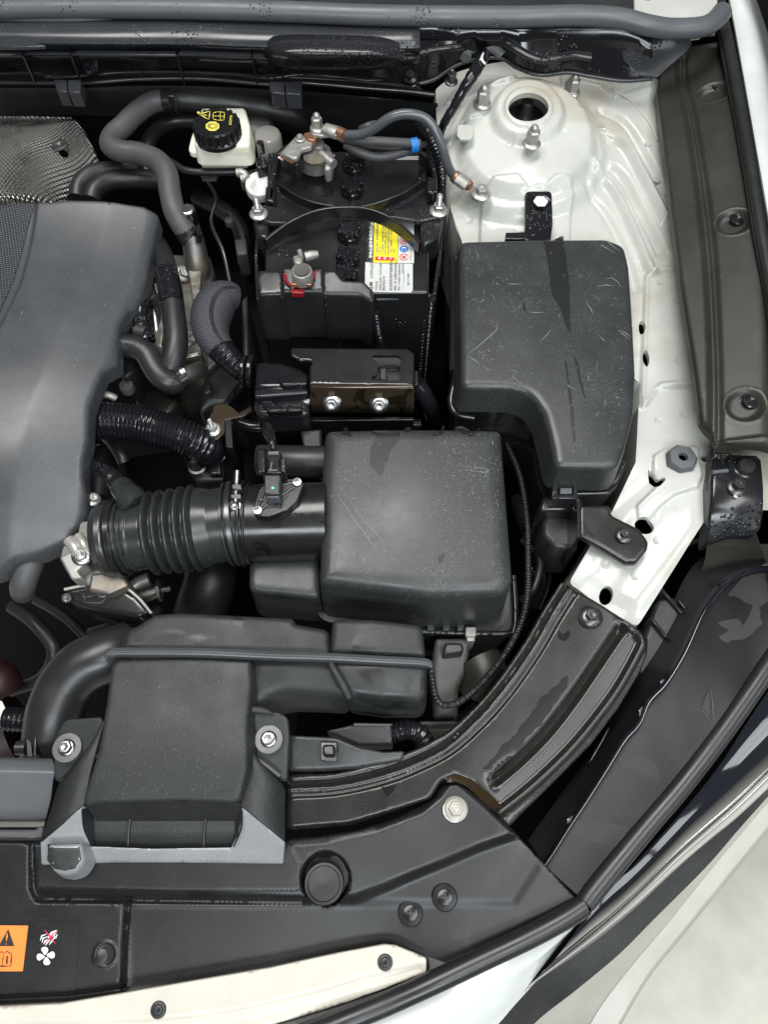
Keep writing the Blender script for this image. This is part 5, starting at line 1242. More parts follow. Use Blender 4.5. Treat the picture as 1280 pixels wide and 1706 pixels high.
# air mass sensor
ms = thing('air_mass_sensor', 'black plug-in sensor with two silver cross screws on the intake tube', 'sensor', P(460, 820, .90))
ZS = .908
g = G(); g.prism([(423, 840), (431, 815), (445, 801), (478, 797), (500, 796), (507, 806), (497, 832), (478, 850), (448, 860), (430, 860), (421, 852)], ZS, ZS - .012); g.build('sensor_flange', M['satin'], ms, bevel=.0012)
g = G(); g.prism([(438, 824), (446, 808), (486, 806), (480, 826), (462, 842), (438, 848)], ZS + .0006, ZS - .002); g.build('flange_recess', M['ink'], ms)
g = G()
for (a, b, c, d) in ((440, 820, 428, 850), (452, 836, 432, 852), (470, 808, 494, 803), (468, 826, 490, 812), (458, 836, 468, 846), (430, 832, 440, 834)): g.tube([(a, b, ZS + .0005), (c, d, ZS + .0005)], .0014, lin=True)
g.build('moulded_rib', M['satin'], ms)
g = G(); g.prism([(440, 790), (468, 790), (466, 823), (440, 823)], ZS + .016, ZS - .004); sb = g.build('sensor_body', M['lid'], ms, bevel=.0015)
g = G(); g.prism([(441, 822), (466, 822), (465, 829), (443, 829)], ZS + .012, ZS - .002); g.build('sensor_foot', M['seal'], ms, bevel=.0015)
g = G(); g.prism([(440, 788), (470, 788), (468, 784), (466, 768), (470, 755), (462, 752), (448, 752), (441, 758), (447, 770), (446, 784)], ZS + .020, ZS + .004); g.build('plug', M['gloss'], ms, bevel=.0015)
g = G(); g.prism([(447, 752), (464, 752), (464, 757), (447, 757)], ZS + .022, ZS + .018); g.prism([(447, 782), (462, 782), (462, 784), (447, 784)], ZS + .022, ZS + .018); g.prism([(449, 784), (452, 770), (454, 770), (451, 784)], ZS + .0215, ZS + .02); g.build('plug_edge', M['seal'], ms)
for (x0, x1) in ((434, 442), (467, 476)):
    g = G(); g.prism([(x0, 762), (x1, 762), (x1, 786), (x0, 786)], ZS + .015, ZS - .004); g.build('plug_guard', M['cowl'], ms, bevel=.001)
for (a, b) in ((495, 803), (429, 850)): fastener('cross', ms, P(a, b, ZS + .001), .0042, M['steel'], 'screw')
writing('sensor_print', [('ZL01', 446, 792, 3.6, 0, 1, .9), ('197400', 451, 791, 3.4, 0, 1, .8), ('1309', 446, 806, 3.6, 0, 1, .9), ('DENSO', 459, 791, 4.0, 0, 1, .8)], ZS + .0162, M['hose'], sb, lift=.0006)
strokes('maker_ring', [([(460 + 3.2 * math.cos(a), 806 + 3 * math.sin(a)) for a in np.linspace(0, 6.4, 18)], .8)], ZS + .0162, M['seal'], sb, lift=.0007)['kind'] = 'thing'
M['cyan'] = mat('pale_blue_dot', (0.15, 0.60, 0.65), 0.4)
patch('blue_dot', [(454.6 + 2.6 * math.cos(a), 813.5 + 2.2 * math.sin(a)) for a in np.linspace(0, 6.28, 14, endpoint=False)], ZS + .0162, M['cyan'], sb, lift=.0007, s=.002)
g = G(); g.tube([(455, 752, ZS + .012), (454, 742, ZS + .016), (452, 734, ZS + .014), (448, 722, ZS), (446, 714, ZS - .02)], [.003, .0035, .0045, .006, .006]); g.build('taped_wire', M['loom'], ms)
g = G(); g.tube([(449, 740, ZS + .014), (444, 730, ZS + .01), (443, 718, ZS), (450, 712, ZS - .01), (456, 718, ZS)], .0012); g.build('wire_loop', M['cowl'], ms)
# bellows
bl = thing('intake_bellows', 'ribbed black rubber intake bellows between throttle and filter box', 'intake hose', P(290, 880, .86))
BLZ = .855
ax = [(188, 897, BLZ), (410, 870, BLZ + .006)]
A0, A1 = P(*ax[0]), P(*ax[1]); LL_ = np.linalg.norm(A1 - A0); dr = (A1 - A0) / LL_
def prof_at(u):                         # radius along the hose, u 0..1
    R0 = .0325 + .0045 * u
    if .27 < u < .66:
        w = (u - .27) / .39 * 5.0
        return R0 - .0015 + .0085 * (0.5 - 0.5 * math.cos(2 * math.pi * w)) ** .6
    if u < .06: return R0 - .001
    if .06 <= u < .09: return R0 + .002
    if .14 < u < .17: return R0 + .001
    if u > .66: return R0 + .0035 * max(0, 1 - (u - .66) / .1)
    return R0
g = G(); g.lathe([(prof_at(u), u * LL_) for u in np.linspace(0, 1, 190)], A0, axis=dr, n=56); g.build('ribbed_body', M['bellows'], bl, angle=180)
def ring(parent, name, u0, u1, r, m, bevel=.0006):
    g = G(); g.lathe([(r - .006, u0 * LL_), (r, u0 * LL_), (r, u1 * LL_), (r - .006, u1 * LL_)], A0, axis=dr, n=56); return g.build(name, m, parent, bevel=bevel)
ring(bl, 'hose_clamp', .03, .075, .0385, M['satin']); ring(bl, 'rubber_band', .095, .105, .0362, M['bellows'])
ring(bl, 'hose_clamp', .905, .945, .0415, M['darksteel']); ring(bl, 'rubber_band', .865, .885, .0405, M['bellows']); ring(bl, 'rubber_band', .965, .985, .0405, M['bellows'])
g = G(); g.tube([(190, 800, .868), (203, 810, .872), (212, 822, .876)], .0095, rib=(.008, .0007, 1)); g.build('hose_end', M['gloss'], h)
g = G(); g.tube([(203, 812, .872), (210, 822, .876), (218, 832, .880), (226, 843, .880)], [.0115, .0125, .0145, .0150], ns=24); g.build('side_spigot', M['bellows'], bl)
g = G(); g.tube([(224, 842, .879), (227, 846, .879)], .0162, ns=24, lin=True); g.build('spigot_rim', M['bellows'], bl)
g = G(); q = P(392, 836, .897); g.tube([(395, 786, .905), (392, 838, .905)], .0028, lin=True, rib=(.0016, .0003, 1), step=.0004, ns=10); g.build('clamp_screw', M['steel'], bl)
g = G(); g.prism([(385, 806), (402, 806), (403, 815), (386, 815)], .910, .898); g.prism([(383, 823), (402, 822), (402, 830), (384, 831)], .908, .896); g.build('clamp_block', M['darksteel'], bl, bevel=.001)
fastener('flange', bl, P(392, 843, .900), .0062, M['steel'], axis=(0, -.6, 1))
# throttle body
tb = thing('throttle_body', 'cast aluminium throttle body with black motor cover below the engine cover edge', 'throttle body', P(150, 930, .82))
g = G(); g.lathe([(.033, -.012), (.036, -.006), (.0375, -.005), (.0375, .001), (.035, .003)], A0, axis=dr, n=48); g.build('bore', M['darksteel'], tb, bevel=.001)
blob('body_casting', [(108, 885), (150, 850), (172, 890), (186, 935), (198, 964), (180, 975), (140, 975), (128, 960), (108, 950), (98, 930)], .842, .76, M['alu'], tb, .002)
blob('flow_channel', [(150, 955), (200, 950), (214, 975), (180, 990), (146, 984)], .846, .78, M['alu'], tb, .003)
blob('cast_step', [(132, 868), (156, 866), (166, 900), (160, 930), (140, 920), (128, 890)], .852, .80, M['alu'], tb, .0015)
blob('mount_ear', [(98, 928), (118, 918), (136, 922), (142, 938), (128, 950), (136, 962), (118, 965)], .858, .82, M['tin'], tb, .002)
fastener('flange', tb, P(136, 926, .860), .0095, M['steel'], axis=(.2, -.3, 1)); fastener('flange', tb, P(155, 832, .85), .0072, M['nut'], axis=(.5, 0, 1))
blob('ear', [(140, 835), (156, 838), (168, 862), (150, 870)], .84, .80, M['alu'], tb, .004)
g = G(); g.tube([(115, 900, .862), (125, 912, .862), (130, 925, .860)], .006); g.tube([(130, 893, .864), (140, 908, .864), (148, 925, .86)], .005); g.build('cast_web', M['silver'], tb)
relief('motor_cover', [(108, 983, .836, .003), (150, 975, .836, .004), (196, 975, .836, .006), (226, 995, .834, .01), (250, 1022, .83, .004), (230, 1028, .83, .004), (176, 1020, .83, .01), (140, 1012, .83, .006), (112, 1000, .832, .003)], M['satin'], tb, zr=.003, skirt=.04, s=.005)
g = G(); g.tube([(107, 982, .8372), (150, 974, .8372), (197, 974, .8372), (228, 994, .8355), (252, 1022, .831)], .0017); g.build('cover_edge', M['tin'], tb)
strokes('cover_rib', [([(138, 988), (140, 994), (142, 1002)], 1.3), ([(142, 995), (150, 994), (158, 993)], 1.3), ([(160, 985), (162, 990), (164, 996)], 1.3), ([(140, 1004), (155, 1005), (168, 1005), (184, 990), (170, 984)], 1.2)], .836, M['hose'], tb, lift=.0009)['kind'] = 'thing'
writing('cover_lettering', [('U  5', 132, 980, 6, 1, .1)], .836, M['hose'], tb, lift=.0009)
for (a, b) in ((111, 996), (171, 988)): fastener('socket', tb, P(a, b, .838), .0045, M['steel'], 'screw', axis=(0, -.5, 1))
g = G(); g.tube([(216, 990, .80), (236, 992, .80), (262, 984, .80)], [.006, .008, .0075]); g.tube([(262, 984, .80), (268, 983, .80)], .0115, lin=True, ns=6); g.tube([(268, 983, .80), (284, 980, .80)], .003, lin=True); g.build('link_rod', M['alu'], tb, bevel=.0006)
g = G(); g.tube([(215, 985, .80), (230, 972, .80), (248, 965, .80)], .007); g.build('link_arm', M['tin'], tb)
h3 = hose('curved_metal_pipe', 'short bright grey pipe end hanging below the engine cover', [(56, 915, .82), (52, 935, .825), (44, 955, .822), (38, 975, .812), (38, 985, .79)], .0125, M['hose'])
hose('lower_harness', 'black harness crossing below the throttle body', [(150, 1055, .76), (185, 1045, .775), (220, 1040, .78), (250, 1025, .78), (262, 1015, .775)], .0055, M['rubber'])
hose('lower_radiator_hose', 'wide dark radiator hose curving down below the bellows', [(350, 940, .76), (350, 970, .76), (340, 1000, .75), (330, 1030, .73)], .028, M['hosedark'])
hose('big_radiator_hose', 'broad dull black radiator hose sweeping behind the duct on the left', [(215, 1080, .80), (180, 1092, .81), (140, 1110, .81), (112, 1140, .805), (96, 1175, .80), (88, 1210, .79), (82, 1260, .77)], .0265, M['rubber'])
h4 = thing('spring_hose_clip', 'black spring clip around the radiator hose beside the left duct bolt', 'clip', P(50, 1240, .80))
g = G(); g.tube([(28, 1246, .80), (44, 1246, .80)], .0065, lin=True); g.tube([(60, 1244, .80), (86, 1245, .80)], .004, lin=True); g.build('clip_pin', M['darksteel'], h4)
blob('clip_band', [(42, 1232), (50, 1228), (54, 1262), (44, 1262)], .808, .78, M['rubber'], h4, .001); blob('clip_tab', [(56, 1226), (60, 1226), (60, 1258), (54, 1262)], .812, .785, M['satin'], h4, .001)
rf = thing('red_fan_motor', 'dark red part with white tag deep at the left edge', 'motor', P(0, 1180, .58))
g = G(); g.tube([(-50, 1245, .58), (-10, 1230, .58), (30, 1215, .58)], .045, ns=20); g.tube([(-30, 1150, .68), (-8, 1130, .70), (4, 1150, .69)], .022); g.build('motor_shell', M['redfan'], rf)
g = G(); g.prism([(-20, 1168), (2, 1168), (8, 1180), (2, 1212), (-20, 1212)], .72, .718); g.build('paper_tag', M['reservoir'], rf)
g = G(); g.tube([(10, 1198, .72), (60, 1200, .72)], .012, rib=(.005, .001, 1), step=.001); g.build('ribbed_wire', M['loom'], rf)
# scratches and wet marks on the filter lid
rs = random.Random(23); sc = []
for k in range(420):
    zone = rs.random()
    if zone < .55: x, y = rs.gauss(785, 30), rs.gauss(790, 40)
    else: x, y = rs.uniform(560, 835), rs.uniform(730, 960)
    x = min(830, max(555, x)); y = min(950, max(722, y)); an = rs.uniform(0, 3.14); l = abs(rs.gauss(0, 3.5)) + .8
    sc.append(([(x, y), (x + l * .5 * math.cos(an), y + l * .5 * math.sin(an)), (x + l * math.cos(an + .4), y + l * math.sin(an + .4))], rs.uniform(.4, .95)))
strokes('scratch_marks', sc[::2], az, M['scratch'], ab); strokes('light_scratch_marks', sc[1::2], az, M['scratchlite'], ab)
strokes('long_scratch_marks', [([(563, 824), (590, 865), (612, 895), (630, 920)], 2.2), ([(582, 832), (600, 860), (622, 885), (646, 910)], 2.0), ([(582, 833), (588, 831), (598, 830)], 2), ([(638, 822), (628, 842), (614, 860)], 1.4), ([(760, 775), (800, 780), (828, 784)], 1.3), ([(776, 783), (805, 787), (828, 790)], 1.3)], az, M['scratchlite'], ab)
wetmark([(612, 716), (640, 722), (664, 722), (667, 730), (650, 755), (636, 793), (616, 775), (618, 745), (626, 728)], az, M['film'], ab, 1.6, 5)
wetmark([(556, 714), (580, 716), (586, 726), (575, 724), (562, 720)], az, M['film'], ab, 1.4, 6); wetmark([(674, 712), (686, 712), (682, 720), (676, 720)], az, M['film'], ab, 1, 7)
wetmark([(718, 724), (740, 714), (738, 722), (724, 728)], az, M['film'], ab, 1, 8); wetmark([(758, 713), (800, 715), (786, 728), (772, 724)], az, M['film'], ab, 1.5, 9); wetmark([(548, 916), (562, 920), (558, 950), (550, 945)], az, M['film'], ab, 1.5, 10)
wetmark([(729, 930), (742, 922), (736, 938)], az, M['film'], ab, 1, 12)
# dim pipes and harnesses low in the bay
for (nm, lab, pts, r, mm_) in (
    ('deep_harness', 'dim black harness low in the well under the engine cover tip', [(20, 1010, .70), (60, 1040, .71), (90, 1085, .70), (70, 1130, .68), (20, 1150, .66)], .008, 'rubber'),
    ('deep_pipe', 'dim metal pipe low behind the throttle body', [(60, 1000, .66), (110, 1030, .68), (160, 1080, .68), (190, 1120, .66)], .006, 'darksteel'),
    ('deep_hose', 'dim hose crossing the black gap left of the battery', [(330, 330, .74), (370, 350, .76), (400, 380, .75), (410, 440, .72)], .012, 'hosedark'),
    ('brake_pipe', 'thin dim brake pipe in the gap left of the battery', [(345, 300, .80), (360, 330, .80), (352, 370, .79), (372, 420, .78), (385, 480, .76)], .0028, 'darksteel'),
    ('gap_harness', 'black harness in the slot between filter box and steel bracket', [(400, 706, .80), (430, 712, .80), (500, 706, .80), (600, 706, .79), (700, 708, .78)], .007, 'loom'),
    ('side_pipe', 'dim pipe beside the fuse box base above the headlamp gap', [(862, 830, .72), (886, 900, .73), (905, 960, .72), (890, 1010, .70)], .009, 'rubber'),
    ('lower_cable', 'thin cable looping under the filter box corner', [(870, 900, .77), (900, 930, .78), (890, 980, .78), (868, 1000, .77)], .0035, 'rubber')):
    hose(nm, lab, pts, r, M[mm_], cat='pipe' if 'pipe' in nm else 'cable' if nm != 'deep_hose' else 'hose')
# ================================================================== intake duct
du = thing('intake_duct', 'matt black moulded intake duct with a front scoop, its lip coloured pale as reflected light', 'air duct', P(300, 1250, .80))
DZ = .872
relief('rear_shell', [(256, 1022, .868, .004), (300, 1019, .868, .02), (488, 1028, .868, .004), (492, 1038, .866, .004), (550, 1048, .866, .01), (552, 1090, .866, .004), (196, 1084, .866, .006), (206, 1052, .864, .02), (232, 1038, .866, .01)], M['duct'], du, zr=.006, skirt=.06, draft=.003, s=.006)
relief('resonator_rear', [(553, 1030, .880, .006), (622, 1030, .881, .02), (704, 1040, .880, .008), (710, 1094, .878, .004), (550, 1088, .878, .004)], M['duct'], du, zr=.006, skirt=.06, draft=.002, s=.005)
relief('resonator_front', [(550, 1098, .874, .004), (712, 1104, .872, .004), (712, 1160, .866, .010), (700, 1168, .865, .010), (640, 1168, .866, .02), (584, 1160, .868, .008), (566, 1140, .872, .01), (548, 1100, .874, .004)], M['duct'], du, zr=.007, skirt=.06, draft=.002, s=.005, ctrl=[(640, 1130, .874)])
relief('side_channel', [(418, 1096, .866, .004), (556, 1098, .868, .004), (580, 1160, .862, .006), (520, 1158, .858, .02), (480, 1157, .858, .03), (452, 1162, .858, .02), (430, 1180, .856, .015), (414, 1188, .856, .004)], M['duct'], du, zr=.009, skirt=.06, draft=.002, s=.005, ctrl=[(480, 1120, .868)])
g = G(); g.tube([(548, 1098, .876), (558, 1118, .8765), (572, 1142, .874), (582, 1162, .868)], [.002, .0035, .004, .003]); g.build('moulded_crease', M['duct'], du)
g = G()
rail = [(176, 1092, .878), (182, 1084, .879), (240, 1083, .880), (340, 1084, .880), (450, 1089, .880), (550, 1092, .881), (640, 1097, .880), (700, 1100, .879), (718, 1104, .878), (720, 1112, .876)]
loft('seam_flange', [[(a, b - 3, c) for a, b, c in rail], [(a, b + 6, c + .0005) for a, b, c in rail], [(a + (3 if i < 2 else 0), b + 10, c - .003) for i, (a, b, c) in enumerate(rail)]], M['seal'], du, thick=.003, n=80)
g = G(); g.tube([(a, b + 2, c + .0015) for a, b, c in rail[1:-1]], .0012); g.build('seam_bead', M['hose'], du)
# main duct body: flat top that widens into the scoop
ol = [(194, 1098, .874, .01), (300, 1094, .874, .03), (418, 1098, .874, .004), (420, 1140, .874, .02), (414, 1190, .873, .02), (412, 1280, .872, .02), (398, 1338, .866, .008), (300, 1334, .866, .04), (160, 1338, .866, .008), (142, 1342, .864, .008), (138, 1330, .864, .01), (164, 1246, .872, .02), (176, 1170, .874, .03), (184, 1110, .874, .01)]
o = relief('duct_top', ol, M['duct'], du, zr=.004, skirt=.022, draft=.005, s=.006, ctrl=[(300, 1200, .8755)], angle=60)
dz = SURF[o.name]
# scoop: flared apron round the opening, its sloped lip coloured pale for reflected light, and the inside
loft('left_shoulder', [[(172, 1200, .862), (160, 1250, .86), (150, 1290, .858), (142, 1335, .856), (136, 1345, .856)], [(150, 1255, .846), (120, 1280, .844), (98, 1310, .842), (86, 1350, .84), (68, 1402, .838)]], M['duct'], du, thick=.002)
loft('right_shoulder', [[(408, 1200, .86), (412, 1260, .86), (410, 1300, .858), (404, 1335, .857), (400, 1342, .856)], [(420, 1265, .848), (444, 1290, .846), (472, 1310, .842), (474, 1350, .84), (474, 1402, .838)]], M['duct'], du, thick=.002)
loft('scoop_lip', [[(140, 1338, .856), (128, 1350, .854), (68, 1401, .838)], [(146, 1375, .846), (130, 1405, .838), (70, 1440, .822)]], M['seal'], du)
lipo = [(66, 1402, .838), (100, 1374, .846), (140, 1341, .858), (134, 1352, .855), (138, 1375, .845), (150, 1410, .83), (250, 1414, .829), (385, 1412, .829), (396, 1390, .838), (403, 1360, .85), (401, 1341, .858), (440, 1372, .847), (474, 1402, .838), (471, 1439, .822), (300, 1437, .821), (190, 1437, .821), (68, 1441, .821)]
M['lip'] = mat('speckled_lip_reflection', (0.29, 0.30, 0.315), 0.40, metal=0.3, grain=1.0, gscale=700, gdist=.0010, rvar=.08, dust=1.0, dustcol=(0.5, 0.52, 0.55), dustscale=45)  # pale grey base imitates light reflecting off the black lip
bpy.data.objects.remove(bpy.data.objects['scoop_lip'])
relief('scoop_lip', lipo, M['lip'], du, zr=.001, skirt=.006, s=.005, r=.002)
loft('scoop_floor', [[(136, 1346, .835), (200, 1346, .835), (300, 1346, .835), (404, 1346, .835)], [(150, 1412, .823), (200, 1413, .823), (300, 1414, .823), (390, 1412, .823)]], M['duct'], du, thick=.001)
loft('scoop_back', [[(140, 1338, .862), (300, 1334, .864), (402, 1338, .862)], [(160, 1368, .832), (300, 1368, .832), (396, 1368, .832)]], M['plastic'], du)
for (x0, x1, y0) in ((136, 156, 1342), (404, 388, 1342)):
    loft('scoop_side', [[(x0, y0, .858), (x0 + (2 if x0 < 200 else -1), 1380, .846), (x0 + (16 if x0 < 200 else -14), 1411, .832)], [(x0 + (20 if x0 < 200 else -12), 1352, .834), (x0 + (20 if x0 < 200 else -14), 1390, .83), (x0 + (22 if x0 < 200 else -22), 1411, .824)]], M['plastic'], du)
for x in (214, 340):
    g = G(); g.tube([(x + 4, 1352, .836), (x, 1384, .830), (x - 1, 1410, .8245)], .0012); g.build('inner_rib', M['liner'], du)
# left boss under the scoop
relief('front_boss', [(78, 1405, .846, .003), (134, 1404, .846, .003), (140, 1436, .842, .012), (126, 1456, .838, .014), (108, 1460, .838, .014), (88, 1456, .838, .014), (76, 1434, .842, .012)], M['lip'], du, zr=.006, skirt=.014, draft=.003, s=.004)
patch('boss_top', [(79, 1406), (133, 1405), (136, 1432), (125, 1447), (108, 1451), (90, 1447), (79, 1433)], SURF['front_boss'], M['duct'], du, lift=.0005, s=.004)
# ears
relief('bolt_ear', [(106, 1198, .856, .010), (170, 1194, .858, .003), (168, 1250, .852, .004), (138, 1272, .846, .004), (92, 1302, .838, .002), (88, 1290, .840, .002), (90, 1232, .850, .02)], M['duct'], du, zr=.002, skirt=.008, s=.005)
relief('bolt_ear', [(414, 1184, .858, .003), (462, 1186, .858, .003), (480, 1194, .856, .008), (482, 1226, .853, .003), (478, 1300, .842, .003), (468, 1300, .840, .003), (424, 1262, .848, .004), (420, 1262, .848, .002)], M['duct'], du, zr=.002, skirt=.008, s=.005)
g = G(); g.tube([(412, 1181, .862), (440, 1184, .861), (456, 1190, .859)], [.0035, .003, .001]); g.build('gusset', M['duct'], du)
g = G(); g.tube([(424, 1262, .853), (446, 1276, .849), (466, 1292, .845)], .002); g.build('gusset', M['hose'], du)
fastener('washer_bolt', du, P(112, 1246, .852), .0125, M['steel'], 'washer_bolt'); fastener('washer_bolt', du, P(448, 1232, .8535), .0122, M['steel'], 'washer_bolt')
rs = random.Random(5)
for (x, y, w, h_) in ():
    pass
strokes('dust_specks', [([(x, y), (x + .7, y + .3), (x + 1.3, y + .2)], rs.uniform(.6, 1.2)) for x, y in [(rs.uniform(200, 405), rs.uniform(1105, 1325)) for _ in range(120)]], dz, M['scratch'], du)
# radiator top tank pipe on the left
M['tubeend'] = mat('glare_painted_plastic', (0.11, 0.115, 0.125), 0.26, rvar=0.06, spec=0.9)  # base colour lightened to carry the glare on the plastic
rt = thing('crossmember_tube', 'rounded plastic crossmember end with glare painted into its grey at the left edge', 'crossmember', P(20, 1300, .80))
loft('tube_face', [[(-60, 1262, .818), (0, 1262, .818), (86, 1264, .818)], [(-60, 1268, .824), (0, 1268, .824), (88, 1270, .824)], [(-60, 1284, .829), (0, 1284, .829), (92, 1286, .829)], [(-60, 1296, .826), (0, 1296, .826), (88, 1298, .826)], [(-60, 1330, .815), (0, 1330, .815), (84, 1330, .815)], [(-60, 1362, .80), (0, 1362, .80), (76, 1362, .80)], [(-60, 1378, .775), (0, 1378, .775), (72, 1378, .775)]], M['tubeend'], rt, smooth=True)
blob('lower_ledge', [(-60, 1382), (58, 1382), (64, 1376), (72, 1376), (70, 1398), (-60, 1398)], .806, .78, M['hose'], rt, .002)
# ================================================================== front panel cover
M['capbrown'] = mat('wet_brown_black_rubber', (0.014, 0.011, 0.010), 0.4, rvar=0.1)
sp = thing('front_panel_cover', 'black plastic cover over the front crossmember with round recess and warning sticker', 'panel cover', P(500, 1500, .80))
SZ = .815
ol = [(-60, 1402, .812), (70, 1404, .812), (300, 1402, .812), (475, 1398, .812), (530, 1394, .813), (600, 1382, .814), (660, 1362, .816), (720, 1332, .818, .01), (738, 1308, .82, .02), (766, 1306, .82, .02), (800, 1330, .82, .01), (838, 1364, .82, .002), (906, 1436, .815, .0), (970, 1504, .808, .002),
      (870, 1572, .80), (770, 1625, .797), (712, 1640, .794), (640, 1612, .788, .004), (560, 1628, .787), (450, 1652, .786), (320, 1672, .786), (190, 1692, .786), (-60, 1712, .786)]
feats = [
    f_area([(480, 1402), (540, 1398), (620, 1380), (700, 1350), (730, 1325), (745, 1304), (762, 1302), (795, 1330), (850, 1380), (858, 1392), (800, 1412), (740, 1438), (690, 1458), (640, 1480), (590, 1498), (480, 1500), (52, 1484), (52, 1400)], .815, .007, .010, .006),
    f_area([(56, 1404), (64, 1400), (480, 1400), (500, 1438), (500, 1484), (56, 1484)], .815, .001, .003),
    f_lineL([(50, 1400), (44, 1480), (52, 1498), (200, 1500), (500, 1503)], .815, .004, -.005),
    f_lineL([(205, 1503), (196, 1570), (188, 1660)], .812, .0032, -.005),
    f_lineL([(188, 1655), (90, 1668), (-60, 1674)], .81, .004, -.004),
    f_area([(202, 1506), (860, 1506), (900, 1440), (1000, 1500), (700, 1640), (560, 1600), (300, 1650), (196, 1660)], .812, -.002, .01),
    f_disk(541, 1464, .818, .0215, -.001, .002), f_disk(541, 1464, .818, .0200, -.014, .002),
    f_line([(480, 1395), (560, 1388), (620, 1374)], .82, .006, .002),
    f_disk(165, 1593, .81, .0098, .0012, .003), f_disk(165, 1593, .81, .0078, -.0015, .002),
    f_line([(520, 1430), (600, 1436), (700, 1440)], .815, .03, .0005)]
o = relief('cover_sheet', ol, M['slam'], sp, zr=.002, skirt=.02, feats=feats, s=.006, r=.004, angle=60)
sz = SURF[o.name]
# cap in the round recess
g = G(); c = P(540, 1472, .8075); g.lathe([(.0168, -.004), (.0168, .0005), (.0160, .0014), (.0140, .0016), (.0132, .0008), (0, .0012)], c, n=36); g.build('recess_cap', M['capbrown'], sp)
M['creamnut'] = mat('cream_painted_bolt', (0.40, 0.385, 0.34), 0.4, metal=0.2, rvar=0.1, rscale=150)
fastener('flange', sp, on(sz, 759, 1348, .0005), .0105, M['creamnut'], 'flange_bolt')
g = G(); g.lathe([(.0098, .0), (.0098, .0018), (.009, .002), (0, .002)], on(sz, 757, 1350, .0002), n=28); g.build('washer', M['nut'], sp)
for (a, b, r_) in ((741, 1495, .0108), (684, 1521, .0105)):
    fastener('cross', sp, on(sz, a, b, .0012), r_, M['cowl'], 'cross_head_screw')
g = G(); g.lathe([(.0068, -.002), (.0068, .0006), (.006, .001), (0, .0012)], on(sz, 165, 1593, .0), n=28); g.build('round_plug', M['slam'], sp)
# warning stickers
stk = patch('orange_sticker', [(-60, 1541), (47, 1542), (38, 1618), (-60, 1618)], sz, M['orange'], sp, lift=.0006)
tri = patch('warning_triangle', [(14, 1548), (24, 1576), (-2, 1576)], sz, M['ink'], stk, lift=.0011, s=.004)
strokes('exclamation_mark', [([(13, 1554), (12.3, 1560), (11.5, 1568)], 3.2), ([(10.6, 1571.6), (11, 1572.4), (10.8, 1573)], 3)], sz, M['orange'], tri, lift=.0016)['kind'] = 'thing'
strokes('book_symbol', [([(-12, 1588), (-4, 1586), (4, 1586), (6, 1588)], 1.4), ([(6, 1588), (5, 1598), (4, 1609)], 1.4), ([(6, 1588), (12, 1585), (19, 1589), (19.5, 1590)], 1.4), ([(19.5, 1589), (19, 1600), (18, 1610)], 2.4), ([(-12, 1609), (4, 1609.5), (18, 1609.5)], 2.2)], sz, M['ink'], stk, lift=.0011)['kind'] = 'thing'
writing('letter_i', [('i', 9.6, 1605, 14, 1, .06)], sz, M['ink'], stk, lift=.0012, bold=.03)
fan = patch('fan_decal', [(58, 1534), (132, 1536), (126, 1640), (50, 1640)], sz, M['slam'], sp, lift=.0004)
for k in range(4):
    a0 = k * math.pi / 2 - 1.85
    pts = [(76.5 + 2.2 * math.cos(a0 - .6), 1592.5 + 2.2 * math.sin(a0 - .6))]
    for (rr, da) in ((8, -.42), (13.5, -.32), (15.5, .0), (14.5, .42), (10.5, .68), (5, .62)): pts.append((76.5 + rr * math.cos(a0 + da), 1592.5 + rr * math.sin(a0 + da)))
    patch('fan_blade', pts, sz, M['white'], fan, lift=.0009, s=.0025, smooth=True)
strokes('hand_symbol', [([(95, 1550), (88, 1556), (80, 1562)], 9), ([(78, 1556), (70, 1559), (67, 1567)], 2.6), ([(80, 1560), (72, 1563), (70, 1571)], 2.6), ([(82, 1563), (75, 1568), (73, 1573)], 2.8), ([(84, 1565), (79, 1570), (76, 1575)], 2.8), ([(92, 1560), (88, 1566), (82, 1574)], 3), ([(96, 1556), (93, 1562), (90, 1563)], 3)], sz, M['white'], fan, lift=.0009)['kind'] = 'thing'
strokes('red_cross', [([(75, 1549), (84, 1560), (93, 1572)], 3.0), ([(97, 1549), (85, 1561), (74, 1573)], 3.0)], sz, M['pink'], fan, lift=.0014)['kind'] = 'thing'
# bumper top strip (cream) with push pins
bs = thing('bumper_top_strip', 'cream painted bumper top flange with two black push pins', 'bumper', P(500, 1650, .79))
ol = [(-60, 1680, .800), (100, 1672, .800), (200, 1655, .800), (320, 1634, .800), (450, 1612, .800), (560, 1588, .801), (640, 1573, .802), (660, 1575, .802, .006), (711, 1596, .802, .003), (711, 1620, .801, .003), (640, 1648, .797), (560, 1676, .795), (460, 1706, .795), (360, 1735, .795), (-60, 1790, .79)]
o = relief('strip', ol, M['cream'], bs, zr=.0015, skirt=.004, s=.007, feats=[f_line([(-60, 1720), (300, 1705), (500, 1668), (600, 1640), (700, 1612)], .8, .006, -.002)], angle=60, r=.002)
for (a, b) in ((642, 1603), (264, 1682)): fastener('clip', bs, on(SURF[o.name], a, b, .001), .0062, M['plastic'], 'push_pin')
